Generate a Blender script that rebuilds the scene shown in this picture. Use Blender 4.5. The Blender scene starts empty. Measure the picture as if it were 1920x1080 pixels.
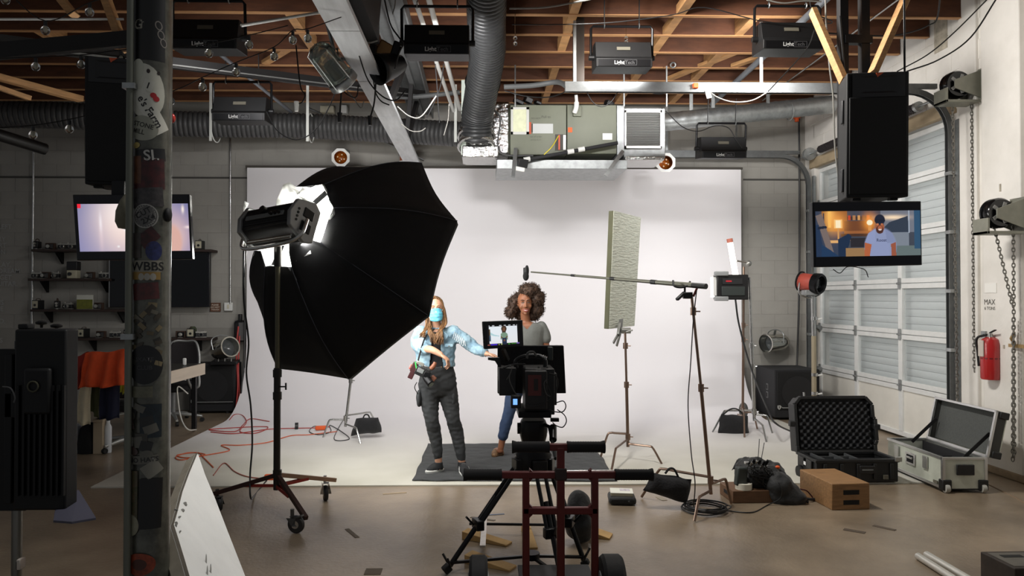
import bpy, math, random
import numpy as np
from mathutils import Vector, Matrix, Euler, noise
R = math.radians
V = Vector
random.seed(7)
SC = bpy.context.scene
COL = SC.collection

# ------------------------------------------------------------------ camera
FPX, PCX, PCY, CAMZ = 1400.0, 930.0, 540.0, 1.65
YAW, PIT = math.atan(30 / FPX), math.atan(18 / FPX)
cd = bpy.data.cameras.new('camera')
cd.sensor_width = 36.0
cd.lens = FPX / 1920 * 36
cd.shift_x = 30 / 1920
cd.clip_end = 100
cam = bpy.data.objects.new('camera', cd)
COL.objects.link(cam)
cam.location = (0, 0, CAMZ)
cam.rotation_euler = (math.pi / 2 + PIT, 0, -YAW)
SC.camera = cam
c_f = V((math.sin(YAW) * math.cos(PIT), math.cos(YAW) * math.cos(PIT), math.sin(PIT)))
c_r = V((math.cos(YAW), -math.sin(YAW), 0))
c_u = c_r.cross(c_f)


def ray(px, py):
    return c_f + c_r * ((px - PCX) / FPX) + c_u * ((PCY - py) / FPX)


def A(px, py, Y):
    """The point of the room at depth Y that the photo shows at this pixel."""
    d = ray(px, py)
    return V((0, 0, CAMZ)) + d * (Y / d.y)


def G(px, py, z=0.0):
    """The point at height z (the floor) that the photo shows at this pixel."""
    d = ray(px, py)
    return V((0, 0, CAMZ)) + d * ((z - CAMZ) / d.z)


def AX(px, py, X):
    """The point on a plane of constant X (the side wall)."""
    d = ray(px, py)
    return V((0, 0, CAMZ)) + d * (X / d.x)


# ------------------------------------------------------------------ light
SC.view_settings.view_transform = 'Standard'
SC.view_settings.look = 'None'
SC.view_settings.gamma = 1.0
SC.view_settings.use_curve_mapping = False
SC.view_settings.exposure = 0.0
W = bpy.data.worlds.new('world')
SC.world = W
W.use_nodes = True
W.node_tree.nodes['Background'].inputs[0].default_value = (0.95, 0.97, 1.0, 1)
W.node_tree.nodes['Background'].inputs[1].default_value = 0.13


def area(name, loc, direction, size, power, color=(1, 1, 1), sy=None, shape=None, spread=None):
    l = bpy.data.lights.new(name, 'AREA')
    l.energy = power
    l.color = color
    l.shape = shape or ('RECTANGLE' if sy else 'DISK')
    l.size = size
    if sy:
        l.size_y = sy
    if spread:
        l.spread = spread
    o = bpy.data.objects.new(name, l)
    COL.objects.link(o)
    o.location = loc
    o.rotation_euler = V(direction).to_track_quat('-Z', 'Y').to_euler()
    return o


# big octagonal softbox: apex by the lamp head, axis into the set
OB_N = V((.5094, .7589, -.4058)).normalized()
OB_R, OB_H = 1.073, 0.87
OB_C = V((-1.088, 6.483, 1.919)) - OB_N * .04
OB_APEX = OB_C - OB_N * OB_H
area('softbox_light', OB_C + OB_N * .03, OB_N, 1.9, 56, (1, .985, .95))
# added unseen fill lamp that brightens the white wall and nearby floor
area('unseen_fill_light', (0.9, 5.9, 4.32), (.86, .0, -.45), 1.2, 165, (1, .97, .92), sy=.4)
area('unseen_fill_light', (.3, 3.2, 4.3), (-1.7, .4, -3.6), .5, 10, (1, .98, .95), sy=.3, spread=R(60))  # second added fill, aimed at the leaning bead board

# ------------------------------------------------------------------ helpers


def lin(c):
    return tuple(((x / 255) / 12.92 if x <= 10 else (((x / 255) + .055) / 1.055) ** 2.4) for x in c)


MATS = {}


def mat(name, rgb, rough=.6, metal=0.0, var=0.0, scale=6.0, bump=0.0, bscale=None, spec=.5, emit=None, estr=0.0,
        alpha=1.0, rgb2=None, stretch=None, trans=0.0, sheen=0.0, coat=0.0, detail=6.0):
    if name in MATS:
        return MATS[name]
    m = bpy.data.materials.new(name)
    m.use_nodes = True
    nt = m.node_tree
    b = nt.nodes['Principled BSDF']
    c = lin(rgb)
    b.inputs['Base Color'].default_value = (*c, 1)
    b.inputs['Roughness'].default_value = rough
    b.inputs['Metallic'].default_value = metal
    b.inputs['Specular IOR Level'].default_value = spec
    b.inputs['Alpha'].default_value = alpha
    b.inputs['Transmission Weight'].default_value = trans
    b.inputs['Coat Weight'].default_value = coat
    if sheen:
        b.inputs['Sheen Weight'].default_value = sheen
    if emit:
        b.inputs['Emission Color'].default_value = (*lin(emit), 1)
        b.inputs['Emission Strength'].default_value = estr
    if var or bump or rgb2:
        tc = nt.nodes.new('ShaderNodeTexCoord')
        mp = nt.nodes.new('ShaderNodeMapping')
        nt.links.new(tc.outputs['Object'], mp.inputs[0])
        if stretch:
            mp.inputs['Scale'].default_value = stretch
        no = nt.nodes.new('ShaderNodeTexNoise')
        no.inputs['Scale'].default_value = scale
        no.inputs['Detail'].default_value = detail
        no.inputs['Roughness'].default_value = .62
        nt.links.new(mp.outputs[0], no.inputs['Vector'])
        if var or rgb2:
            rp = nt.nodes.new('ShaderNodeValToRGB')
            rp.color_ramp.elements[0].position = .32
            rp.color_ramp.elements[1].position = .68
            lo = tuple(x * (1 - var) for x in c)
            hi = tuple(min(1, x * (1 + var)) for x in c) if not rgb2 else lin(rgb2)
            rp.color_ramp.elements[0].color = (*lo, 1)
            rp.color_ramp.elements[1].color = (*hi, 1)
            nt.links.new(no.outputs['Fac'], rp.inputs[0])
            nt.links.new(rp.outputs[0], b.inputs['Base Color'])
        if bump:
            n2 = no
            if bscale:
                n2 = nt.nodes.new('ShaderNodeTexNoise')
                n2.inputs['Scale'].default_value = bscale
                n2.inputs['Detail'].default_value = 4
                nt.links.new(mp.outputs[0], n2.inputs['Vector'])
            bp = nt.nodes.new('ShaderNodeBump')
            bp.inputs['Strength'].default_value = bump
            bp.inputs['Distance'].default_value = .02
            nt.links.new(n2.outputs['Fac'], bp.inputs['Height'])
            nt.links.new(bp.outputs[0], b.inputs['Normal'])
    MATS[name] = m
    return m


ORG = {}


class MB:
    def __init__(s):
        s.v, s.f, s.mi, s.k = [], [], [], 0

    def add(s, vs, fs):
        n = len(s.v)
        s.v += [V(p) for p in vs]
        s.f += [tuple(i + n for i in f) for f in fs]
        s.mi += [s.k] * len(fs)
        return s

    def box(s, c, d, M=None):
        c = V(c)
        h = V(d) / 2
        vs = [V((x * h.x, y * h.y, z * h.z)) for x in (-1, 1) for y in (-1, 1) for z in (-1, 1)]
        if M is not None:
            M = M.to_3x3() if hasattr(M, 'to_3x3') else M.to_matrix()
            vs = [M @ p for p in vs]
        return s.add([c + p for p in vs], [(0, 1, 3, 2), (4, 6, 7, 5), (0, 4, 5, 1), (2, 3, 7, 6), (0, 2, 6, 4), (1, 5, 7, 3)])

    def bx(s, lo, hi):
        lo, hi = V(lo), V(hi)
        return s.box((lo + hi) / 2, hi - lo)

    def bar(s, p0, p1, w, h, up=(0, 0, 1)):
        p0, p1 = V(p0), V(p1)
        y = (p1 - p0).normalized()
        x = y.cross(V(up))
        if x.length < 1e-4:
            x = y.cross(V((0, 1, 0)))
        x.normalize()
        z = x.cross(y)
        return s.box((p0 + p1) / 2, (w, (p1 - p0).length, h), Matrix((x, y, z)).transposed())

    def rings(s, rs, cap=True, closed=False):
        n = len(rs[0])
        vs = [p for r in rs for p in r]
        fs = []
        m = len(rs)
        for i in range(m if closed else m - 1):
            a, b = i * n, ((i + 1) % m) * n
            for j in range(n):
                k = (j + 1) % n
                fs.append((a + j, a + k, b + k, b + j))
        if cap and not closed:
            fs.append(tuple(range(n - 1, -1, -1)))
            fs.append(tuple((m - 1) * n + j for j in range(n)))
        return s.add(vs, fs)

    def tube(s, pts, r, n=6, closed=False, cap=True):
        pts = [V(p) for p in pts]
        m = len(pts)
        rr = r if isinstance(r, (list, tuple)) else [r] * m
        rs = []
        x = None
        for i in range(m):
            if closed:
                t = pts[(i + 1) % m] - pts[i - 1]
            else:
                t = pts[min(i + 1, m - 1)] - pts[max(i - 1, 0)]
            if t.length < 1e-9:
                t = V((0, 0, 1))
            t.normalize()
            if x is None:
                x = t.cross(V((0, 0, 1)) if abs(t.z) < .9 else V((1, 0, 0)))
            else:
                x = x - t * x.dot(t)
                if x.length < 1e-6:
                    x = t.orthogonal()
            x.normalize()
            y = t.cross(x)
            rs.append([pts[i] + (x * math.cos(a) + y * math.sin(a)) * rr[i] for a in [2 * math.pi * j / n for j in range(n)]])
        return s.rings(rs, cap, closed)

    def cyl(s, p0, p1, r0, r1=None, n=12):
        return s.tube([p0, p1], [r0, r0 if r1 is None else r1], n)

    def ell(s, c, r, M=None, nu=16, nv=10):
        c = V(c)
        r = V(r) if hasattr(r, '__len__') else V((r, r, r))
        rs = []
        for i in range(nv + 1):
            t = math.pi * (i / nv) if 0 < i < nv else (0.02 if i == 0 else math.pi - .02)
            ring = []
            for j in range(nu):
                a = 2 * math.pi * j / nu
                p = V((r.x * math.sin(t) * math.cos(a), r.y * math.sin(t) * math.sin(a), -r.z * math.cos(t)))
                ring.append(c + (M @ p if M is not None else p))
            rs.append(ring)
        return s.rings(rs)

    def lathe(s, prof, c, axis=(0, 0, 1), n=20, cap=True):
        c, z = V(c), V(axis).normalized()
        x = z.orthogonal().normalized() if abs(z.z) < .99 else V((1, 0, 0))
        y = z.cross(x)
        return s.rings([[c + z * h + (x * math.cos(a) + y * math.sin(a)) * max(r, 1e-4) for a in [2 * math.pi * j / n for j in range(n)]] for r, h in prof], cap)

    def prism(s, pts, vec):
        pts, vec = [V(p) for p in pts], V(vec)
        return s.rings([pts, [p + vec for p in pts]])

    def loft(s, secs, n=16, e=2.0):
        """elliptic horizontal sections (centre, rx, ry), superellipse power e"""
        rs = []
        for c, rx, ry in secs:
            c = V(c)
            ring = []
            for j in range(n):
                a = 2 * math.pi * j / n
                ca, sa = math.cos(a), math.sin(a)
                ring.append(c + V((rx * math.copysign(abs(ca) ** (2 / e), ca), ry * math.copysign(abs(sa) ** (2 / e), sa), 0)))
            rs.append(ring)
        return s.rings(rs)

    def grid(s, fn, nu, nv):
        vs = [V(fn(i / nu, j / nv)) for j in range(nv + 1) for i in range(nu + 1)]
        w = nu + 1
        return s.add(vs, [(j * w + i, j * w + i + 1, (j + 1) * w + i + 1, (j + 1) * w + i) for j in range(nv) for i in range(nu)])

    def torus(s, c, axis, r, t, n=16, k=6):
        c, z = V(c), V(axis).normalized()
        x = z.orthogonal().normalized()
        y = z.cross(x)
        return s.tube([c + (x * math.cos(a) + y * math.sin(a)) * r for a in [2 * math.pi * j / n for j in range(n)]], t, k, closed=True)

    def xform(s, M):
        s.v = [M @ p for p in s.v]
        return s

    def mesh(s, name, o=V((0, 0, 0))):
        me = bpy.data.meshes.new(name)
        me.from_pydata([p - o for p in s.v], [], s.f)
        return me

    def build(s, name, m, parent=None, bevel=0.0, sharp=38, origin=None, solid=0.0, normals=True):
        o = ORG[parent.name] if parent is not None else (V(origin) if origin is not None else s.base())
        me = s.mesh(name, o)
        return finish(me, name, m, parent, bevel, sharp, o, s.mi, solid, normals)

    def base(s):
        xs = [p.x for p in s.v]
        ys = [p.y for p in s.v]
        return V(((min(xs) + max(xs)) / 2, (min(ys) + max(ys)) / 2, min(p.z for p in s.v)))


def finish(me, name, m, parent, bevel, sharp, o, mi=None, solid=0.0, normals=True):
    if normals:
        import bmesh
        bm = bmesh.new()
        bm.from_mesh(me)
        bmesh.ops.recalc_face_normals(bm, faces=bm.faces)
        bm.to_mesh(me)
        bm.free()
    for mm in (m if isinstance(m, (list, tuple)) else [m]):
        me.materials.append(mm)
    if mi and any(mi):
        me.polygons.foreach_set('material_index', mi)
    me.polygons.foreach_set('use_smooth', [True] * len(me.polygons))
    me.set_sharp_from_angle(angle=R(sharp))
    ob = bpy.data.objects.new(name, me)
    COL.objects.link(ob)
    if parent is not None:
        ob.parent = parent
    else:
        ob.location = o
    ORG[ob.name] = o
    if solid:
        md = ob.modifiers.new('solid', 'SOLIDIFY')
        md.thickness = solid
        md.offset = 0
    if bevel:
        md = ob.modifiers.new('bevel', 'BEVEL')
        md.width = bevel
        md.segments = 2
        md.limit_method = 'ANGLE'
        md.angle_limit = R(40)
    return ob


def tag(o, label, cat, group=None, kind=None):
    o['label'] = label
    if cat:
        o['category'] = cat
    if group:
        o['group'] = group
    if kind:
        o['kind'] = kind
    return o


def thing(name, label, cat, loc=(0, 0, 0), group=None, kind=None):
    o = bpy.data.objects.new(name, None)
    COL.objects.link(o)
    o.location = loc
    o.empty_display_size = .1
    ORG[o.name] = V(loc)
    return tag(o, label, cat, group, kind)


def one(mb, name, m, label, cat, group=None, kind=None, **k):
    return tag(mb.build(name, m, None, **k), label, cat, group, kind)


def kids(o):
    return [c for c in bpy.data.objects if c.parent is o]


def dup(root, loc, rz=None, label=None, rot=None):
    r = root.copy()
    COL.objects.link(r)
    r.location = loc
    if rz is not None:
        r.rotation_euler = (0, 0, rz)
    if rot is not None:
        r.rotation_euler = rot
    if label:
        r['label'] = label
    ORG[r.name] = V(loc)
    for c in kids(root):
        d = c.copy()
        COL.objects.link(d)
        d.parent = r
        ORG[d.name] = V(loc)
        for g in kids(c):
            e = g.copy()
            COL.objects.link(e)
            e.parent = d
            ORG[e.name] = V(loc)
    return r


def spl(pts, n=6):
    """Catmull-Rom through the points"""
    p = [V(q) for q in pts]
    p = [p[0] * 2 - p[1]] + p + [p[-1] * 2 - p[-2]]
    out = []
    for i in range(1, len(p) - 2):
        a, b, c, d = p[i - 1:i + 3]
        for k in range(n):
            t = k / n
            out.append(.5 * ((2 * b) + (c - a) * t + (2 * a - 5 * b + 4 * c - d) * t * t + (3 * b - a - 3 * c + d) * t ** 3))
    out.append(p[-2])
    return out


_txt = {}


def text_geo(t, bold=False):
    if (t, bold) not in _txt:
        cu = bpy.data.curves.new('t', 'FONT')
        cu.body = t
        cu.resolution_u = 3
        if bold:
            cu.offset = .018
        ob = bpy.data.objects.new('t', cu)
        COL.objects.link(ob)
        bpy.context.view_layer.update()
        me = bpy.data.meshes.new_from_object(ob.evaluated_get(bpy.context.evaluated_depsgraph_get()))
        _txt[(t, bold)] = ([v.co.copy() for v in me.vertices], [tuple(p.vertices) for p in me.polygons])
        bpy.data.objects.remove(ob)
        bpy.data.meshes.remove(me)
        bpy.data.curves.remove(cu)
    return _txt[(t, bold)]


def add_text(mb, t, c, right, up, h, bold=False, width=None, align=.5):
    """flat letters of cap height h centred at c"""
    vs, fs = text_geo(t, bold)
    if not vs:
        return mb
    x0, x1 = min(v.x for v in vs), max(v.x for v in vs)
    y1 = .69
    sc = h / y1
    sx = width / (x1 - x0) if width else sc
    right, up = V(right).normalized(), V(up).normalized()
    return mb.add([V(c) + right * ((v.x - x0 - (x1 - x0) * align) * sx) + up * ((v.y - y1 / 2) * sc) for v in vs], fs)


def remesh(mb, voxel, smooth=3, fn=None):
    me = mb.mesh('tmp')
    ob = bpy.data.objects.new('tmp', me)
    COL.objects.link(ob)
    md = ob.modifiers.new('r', 'REMESH')
    md.mode = 'VOXEL'
    md.voxel_size = voxel
    if smooth:
        ms = ob.modifiers.new('s', 'SMOOTH')
        ms.factor = .5
        ms.iterations = smooth
    bpy.context.view_layer.update()
    m2 = bpy.data.meshes.new_from_object(ob.evaluated_get(bpy.context.evaluated_depsgraph_get()))
    bpy.data.objects.remove(ob)
    bpy.data.meshes.remove(me)
    if fn:
        for v in m2.vertices:
            v.co = fn(v.co, v.normal)
    return m2


def screen_mesh(mb_corners, img, name, parent, strength, glass=None):
    """a display: a grid of picture cells over four corners (bl, br, tr, tl); img is H x W x 3 in linear light"""
    bl, br, tr, tl = [V(p) for p in mb_corners]
    H, Wd = img.shape[:2]
    mb = MB()
    mb.grid(lambda u, v: (bl * (1 - u) + br * u) * (1 - v) + (tl * (1 - u) + tr * u) * v, Wd, H)
    o = ORG[parent.name]
    me = mb.mesh(name, o)
    at = me.color_attributes.new('picture', 'FLOAT_COLOR', 'CORNER')
    flat = np.repeat(np.concatenate([img[::-1].reshape(-1, 3), np.ones((H * Wd, 1))], 1), 4, axis=0)
    at.data.foreach_set('color', flat.astype(np.float32).ravel())
    key = 'display_%g' % strength
    if key not in MATS:
        m = bpy.data.materials.new(key)
        m.use_nodes = True
        nt = m.node_tree
        b = nt.nodes['Principled BSDF']
        b.inputs['Base Color'].default_value = (.01, .01, .01, 1)
        b.inputs['Roughness'].default_value = .35
        ca = nt.nodes.new('ShaderNodeVertexColor')
        ca.layer_name = 'picture'
        nt.links.new(ca.outputs[0], b.inputs['Emission Color'])
        b.inputs['Emission Strength'].default_value = strength
        MATS[key] = m
    return finish(me, name, MATS[key], parent, 0, 38, o, None, 0, False)


class Img:
    def __init__(s, w, h, top, bottom):
        s.w, s.h = w, h
        yy, xx = np.mgrid[0:h, 0:w]
        s.x, s.y = (xx + .5) / w, (yy + .5) / h
        t = s.y[..., None]
        s.a = np.array(lin(top)) * (1 - t) + np.array(lin(bottom)) * t

    def _mix(s, m, c):
        s.a = s.a * (1 - m[..., None]) + np.array(lin(c)) * m[..., None]

    def ell(s, cx, cy, rx, ry, c, soft=.15):
        d = np.sqrt(((s.x - cx) / rx) ** 2 + ((s.y - cy) / ry) ** 2)
        s._mix(np.clip((1 - d) / soft + .5, 0, 1), c)
        return s

    def rect(s, x0, y0, x1, y1, c, k=1.0):
        s._mix(((s.x >= x0) & (s.x <= x1) & (s.y >= y0) & (s.y <= y1)) * k, c)
        return s

    def glow(s, cx, cy, rx, ry, c, k=1.0):
        d2 = ((s.x - cx) / rx) ** 2 + ((s.y - cy) / ry) ** 2
        s._mix(np.exp(-d2) * k, c)
        return s

    def poly(s, pts, c):
        ins = np.zeros_like(s.x, bool)
        n = len(pts)
        for i in range(n):
            (x0, y0), (x1, y1) = pts[i], pts[(i + 1) % n]
            if y0 == y1:
                continue
            cnd = ((y0 > s.y) != (y1 > s.y)) & (s.x < (x1 - x0) * (s.y - y0) / (y1 - y0) + x0)
            ins ^= cnd
        s._mix(ins * 1.0, c)
        return s


# ------------------------------------------------------------------ shared materials
BLACK = mat('black_plastic', (22, 22, 23), .45, var=.15, scale=30)
BLACKM = mat('black_metal', (24, 24, 26), .38, .6)
CLOTHB = mat('black_cloth', (17, 17, 20), .9, sheen=.2, var=.25, scale=40, bump=.25, bscale=60)
STEEL = mat('bright_steel', (190, 190, 188), .25, 1.0, var=.08, scale=40)
GALV = mat('galvanised_steel', (165, 168, 168), .42, .85, var=.18, scale=14)
ALU = mat('aluminium', (205, 205, 203), .35, .9)
WHITEP = mat('white_paint_metal', (222, 222, 218), .5)
RUBBER = mat('black_rubber', (20, 20, 20), .7)
WOODT = mat('pine_board', (186, 140, 92), .65, var=.25, scale=6, stretch=(1, 1, 8))
REDC = mat('red_cable', (170, 40, 30), .5)
ORANGEC = mat('orange_cable', (205, 92, 48), .5)
BLACKC = mat('black_cable', (16, 16, 17), .5)
WHITEC = mat('white_cable', (210, 208, 200), .5)
# ------------------------------------------------------------------ the room shell
XW, YB, ZJ = 4.87, 11.06, 4.46          # side wall, back wall, joist undersides
CONC = mat('stained_concrete', (124, 109, 91), .33, var=.24, scale=1.3, bump=.10, bscale=40, rgb2=(152, 135, 114), spec=.5, detail=12)
GREYW = mat('grey_wall_paint', (156, 153, 146), .7, var=.07, scale=2.0, bump=.12, bscale=26)
GREYJ = mat('grey_wall_joint', (146, 143, 136), .8)
WHITEW = mat('dirty_white_wall', (226, 222, 214), .65, var=.10, scale=1.4, bump=.15, bscale=14, rgb2=(236, 232, 226), detail=10)
CYCM = mat('white_cyclorama_paint', (232, 230, 230), .55, var=.02, scale=1.2, spec=.3)
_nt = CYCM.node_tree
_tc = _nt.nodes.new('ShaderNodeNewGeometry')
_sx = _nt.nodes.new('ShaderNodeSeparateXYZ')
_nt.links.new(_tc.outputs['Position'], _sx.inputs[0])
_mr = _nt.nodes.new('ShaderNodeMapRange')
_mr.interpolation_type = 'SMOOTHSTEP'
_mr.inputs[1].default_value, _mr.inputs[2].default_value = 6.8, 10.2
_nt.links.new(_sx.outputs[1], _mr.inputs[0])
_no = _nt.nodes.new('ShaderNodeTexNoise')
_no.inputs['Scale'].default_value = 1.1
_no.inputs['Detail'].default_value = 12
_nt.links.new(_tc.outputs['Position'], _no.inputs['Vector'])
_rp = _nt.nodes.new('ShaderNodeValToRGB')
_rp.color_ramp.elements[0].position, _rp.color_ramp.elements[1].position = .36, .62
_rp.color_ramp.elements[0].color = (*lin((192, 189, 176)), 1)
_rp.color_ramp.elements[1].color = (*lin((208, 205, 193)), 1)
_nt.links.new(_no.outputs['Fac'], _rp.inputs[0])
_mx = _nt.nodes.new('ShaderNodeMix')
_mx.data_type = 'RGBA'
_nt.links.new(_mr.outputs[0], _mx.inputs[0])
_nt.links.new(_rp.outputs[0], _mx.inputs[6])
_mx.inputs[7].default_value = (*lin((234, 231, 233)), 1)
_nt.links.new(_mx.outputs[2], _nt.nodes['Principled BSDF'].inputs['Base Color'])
CYCF = mat('scuffed_white_floor_paint', (202, 200, 188), .42, var=.06, scale=2.2, rgb2=(212, 209, 199), detail=12)
JOIST = mat('rough_joist_lumber', (86, 50, 29), .75, var=.3, scale=3, stretch=(1, 4, 4), bump=.1)
DECKM = mat('dark_roof_deck', (70, 48, 36), .85, var=.3, scale=3)


def struct(name, mb, m, parent=None, label=None, **k):
    o = mb.build(name, m, parent, **k)
    if parent is None:
        o['kind'] = 'structure'
        o['label'] = label or name
    return o


fl = MB().bx((-9, 1.5, -.12), (5.4, 11.3, 0))
floor = struct('floor', fl, CONC, label='brown stained concrete studio floor with scuffs')
ORG_FL = ORG[floor.name]
# tape scraps and stains that lie on the concrete
for (px, py, w, l, a, col) in ((930, 965, .13, .02, .2, (96, 108, 128)), (905, 973, .03, .2, 1.1, (110, 100, 88)), (1602, 996, .05, .14, .9, (78, 66, 54)), (700, 1072, .1, .1, 0, (88, 76, 62)),
                               (1658, 990, .04, .15, .7, (84, 72, 60)), (1240, 935, .05, .12, .2, (150, 140, 124)), (740, 925, .2, .03, .25, (168, 150, 124)), (660, 1000, .03, .22, .5, (92, 80, 66))):
    p = G(px, py)
    mb = MB().box((p.x, p.y, .0015), (w, l, .003), Euler((0, 0, a)))
    mb.build('tape_scrap', mat('scrap_%d%d%d' % col, col, .7), floor)

# cyclorama: floor sweep, cove and upright, one bent sheet with thickness
CX0, CX1, CYF, CYB, CZT, CR = -3.37, 3.83, 6.56, 10.86, 3.53, .95
prof = [(CYF, .012), (7.5, .012), (8.6, .012), (CYB - CR, .012)]
prof += [(CYB - CR + CR * math.sin(a), .012 + CR - CR * math.cos(a)) for a in [math.pi / 2 * i / 12 for i in range(1, 13)]]
prof += [(CYB, 2.0), (CYB, CZT)]
back = [(CYB + .06, CZT), (CYB + .06, 1.2)] + [(CYB + .06 - .0 - (CR + .02) + (CR + .02) * math.sin(a), .0 + CR - (CR) * math.cos(a)) for a in [math.pi / 2 * (12 - i) / 12 for i in range(1, 12)]] + [(CYB - CR, 0.0), (CYF, 0.0)]
mb = MB()
mb.prism([(CX0, y, z) for y, z in prof + back], (CX1 - CX0, 0, 0))
# the painted floor reaches out past both ends of the upright
mb2 = MB().bx((CX1 - .02, CYF, 0), (4.0, CYB - .9, .011))
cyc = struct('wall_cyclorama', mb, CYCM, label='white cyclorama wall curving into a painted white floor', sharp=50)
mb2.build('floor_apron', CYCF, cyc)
trm = MB().bx((CX0 - .02, CYB - .02, CZT), (CX1 + .02, CYB + .08, CZT + .03))
trm.build('top_edge', mat('dark_edge', (70, 66, 60), .8), cyc)

# back wall with its blocks
wb = MB().bx((-9, YB, 0), (XW + .3, YB + .2, 5.0))
wall_back = struct('wall_back', wb, GREYJ, label='grey painted block wall behind the cyclorama')
nb = 0
blk = None
for r in range(22):
    z0 = r * .2 + .004
    for c in range(-20, 14):
        x0 = c * .4 + (.2 if r % 2 else 0)
        x1 = min(x0 + .3965, XW)
        if x0 < -7.35 or x0 > XW - .08 or (x0 > -3.2 and x1 < 3.7 and z0 < 3.42) or (z0 < 1.15 and x0 < -3.4) or (z0 < .5) or nb > 297 or (x0 > -3.4 and x1 < 3.4 and z0 < 3.3) or (z0 > 4.05 and x0 < -3):
            continue
        full = x1 - x0 > .395
        if full and blk is not None:
            o = bpy.data.objects.new('block', blk.data)
            COL.objects.link(o)
            o.parent = wall_back
            o.location = V((x0, 0, z0)) - V(blk['at'])
        else:
            m = MB().bx((x0, YB - .004, z0), (x1, YB + .01, z0 + .1965))
            o = m.build('block', GREYW, wall_back, bevel=.0015)
            if full:
                blk = o
                blk['at'] = (x0, 0, z0)
        nb += 1
del blk['at']
# the painted ledge line at eye-catching height, and the vertical edge strip
ln = MB().bx((-9, YB - .016, 3.40), (CX0, YB, 3.425)).bx((CX1 + .1, YB - .016, 3.40), (XW, YB, 3.425))
struct('trim_1', ln, mat('dark_ledge', (74, 72, 68), .8), label='thin dark ledge line along the grey back wall')

# side wall around the roller door opening
DY0, DY1, DZ = 7.60, 10.76, 3.56
ws = MB()
ws.bx((XW, 2.5, 0), (XW + .3, DY0, 5.0)).bx((XW, DY1, 0), (XW + .3, YB + .2, 5.0)).bx((XW, DY0 - .01, DZ), (XW + .3, DY1 + .01, 5.0))
wall_right = struct('wall_right', ws, WHITEW, label='dirty white painted masonry wall around the roller door')
for r in range(7):
    z0 = DZ + .02 + r * .2
    for c in range(8, 26):
        y0 = c * .44 + (.22 if r % 2 else 0) + 2.3
        if y0 + .43 > YB or y0 < 7.0:
            continue
        MB().bx((XW - .006, y0, z0), (XW + .02, y0 + .434, z0 + .194)).build('block', WHITEW, wall_right, bevel=.003)
# pilaster boards and the rust-brown lintel
MB().bx((XW - .05, 6.55, 0), (XW + .02, 7.06, 4.9)).build('pilaster', WHITEW, wall_right, bevel=.01)
MB().bx((XW - .035, 7.16, 0), (XW + .02, 7.42, 4.9)).build('pilaster', WHITEW, wall_right, bevel=.01)
MB().bx((XW - .03, DY0 - .1, DZ - .02), (XW + .05, DY1 + .1, DZ + .12)).build('lintel', mat('dusty_lintel', (168, 150, 122), .8, var=.15, scale=5), wall_right, bevel=.005)
stm = mat('wall_patch', (176, 168, 152), .85, var=.3, scale=12)
p = AX(1765, 60, XW - .002)
MB().bx((XW - .012, p.y - .11, p.z - .2), (XW, p.y + .11, p.z + .3)).build('wall_patch', stm, wall_right)
for (px, py, w, h) in ((1893, 650, .02, .03), (1826, 240, .012, .05), (1893, 160, .03, .03), (1886, 352, .02, .07), (1868, 540, .16, .09)):
    p = AX(px, py, XW)
    MB().bx((XW - .056 if py > 300 else XW - .002, p.y - w / 2, p.z - h / 2), (XW + .01, p.y + w / 2, p.z + h / 2)).build('wall_patch', mat('paper_patch', (236, 234, 228), .8) if py == 540 else stm, wall_right)
# base of the wall: worn brown foot
MB().bx((XW - .062, 5.6, 0), (XW + .02, 7.43, .07)).build('wall_foot', mat('worn_foot', (150, 130, 104), .85, var=.3, scale=8), wall_right, bevel=.01)
WH = mat('wall_writing', (96, 92, 86), .8)
p = AX(1866, 578, XW)
mb = MB()
add_text(mb, '6 TONS', (XW - .053, p.y, p.z), (0, -1, 0), (0, 0, 1), .03)
add_text(mb, 'MAX', (XW - .053, p.y, p.z + .06), (0, -1, 0), (0, 0, 1), .05)
mb.build('hand_writing', WH, wall_right, normals=False)

# ceiling: deck, joists, blocking
ck = MB().bx((-9, 3.6, 4.76), (5.4, YB + .2, 4.86))
ceiling = struct('ceiling', ck, DECKM, label='dark timber roof deck on exposed joists')
y = 7.37 - .56 * 6
JY = []
jm = None
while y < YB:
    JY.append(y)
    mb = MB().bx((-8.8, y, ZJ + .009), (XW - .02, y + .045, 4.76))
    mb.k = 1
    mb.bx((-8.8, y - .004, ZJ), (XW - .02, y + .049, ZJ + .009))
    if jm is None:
        jm = mb.build('joist', [JOIST, mat('pale_timber_edge', (176, 130, 86), .6, var=.15, scale=2, stretch=(.4, 2, 2))], ceiling)  # second material: thin paler strip along the joist underside
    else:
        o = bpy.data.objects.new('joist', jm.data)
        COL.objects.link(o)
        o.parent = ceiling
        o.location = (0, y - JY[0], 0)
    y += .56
for X in (2.0, .93, 2.78, -3.05, -1.9, -4.7, .1):
    for i in range(5, len(JY) - 1):
        if random.random() < (.95 if X in (2.0, .93) else .45):
            MB().bx((X - .045, JY[i] + .047, ZJ + .01), (X + .045, JY[i + 1] - .002, ZJ + .26 * random.uniform(.3, 1))).build('blocking', WOODT, ceiling)
# diagonal braces between joists
for (x0, i0, x1, i1) in ((2.95, 8, 2.45, 10), (-2.2, 8, -2.6, 9), (3.4, 8, 3.1, 9)):
    MB().bar((x0, JY[i0] + .05, ZJ + .03), (x1, JY[i1], ZJ + .03), .09, .04).build('brace', WOODT, ceiling)

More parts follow.
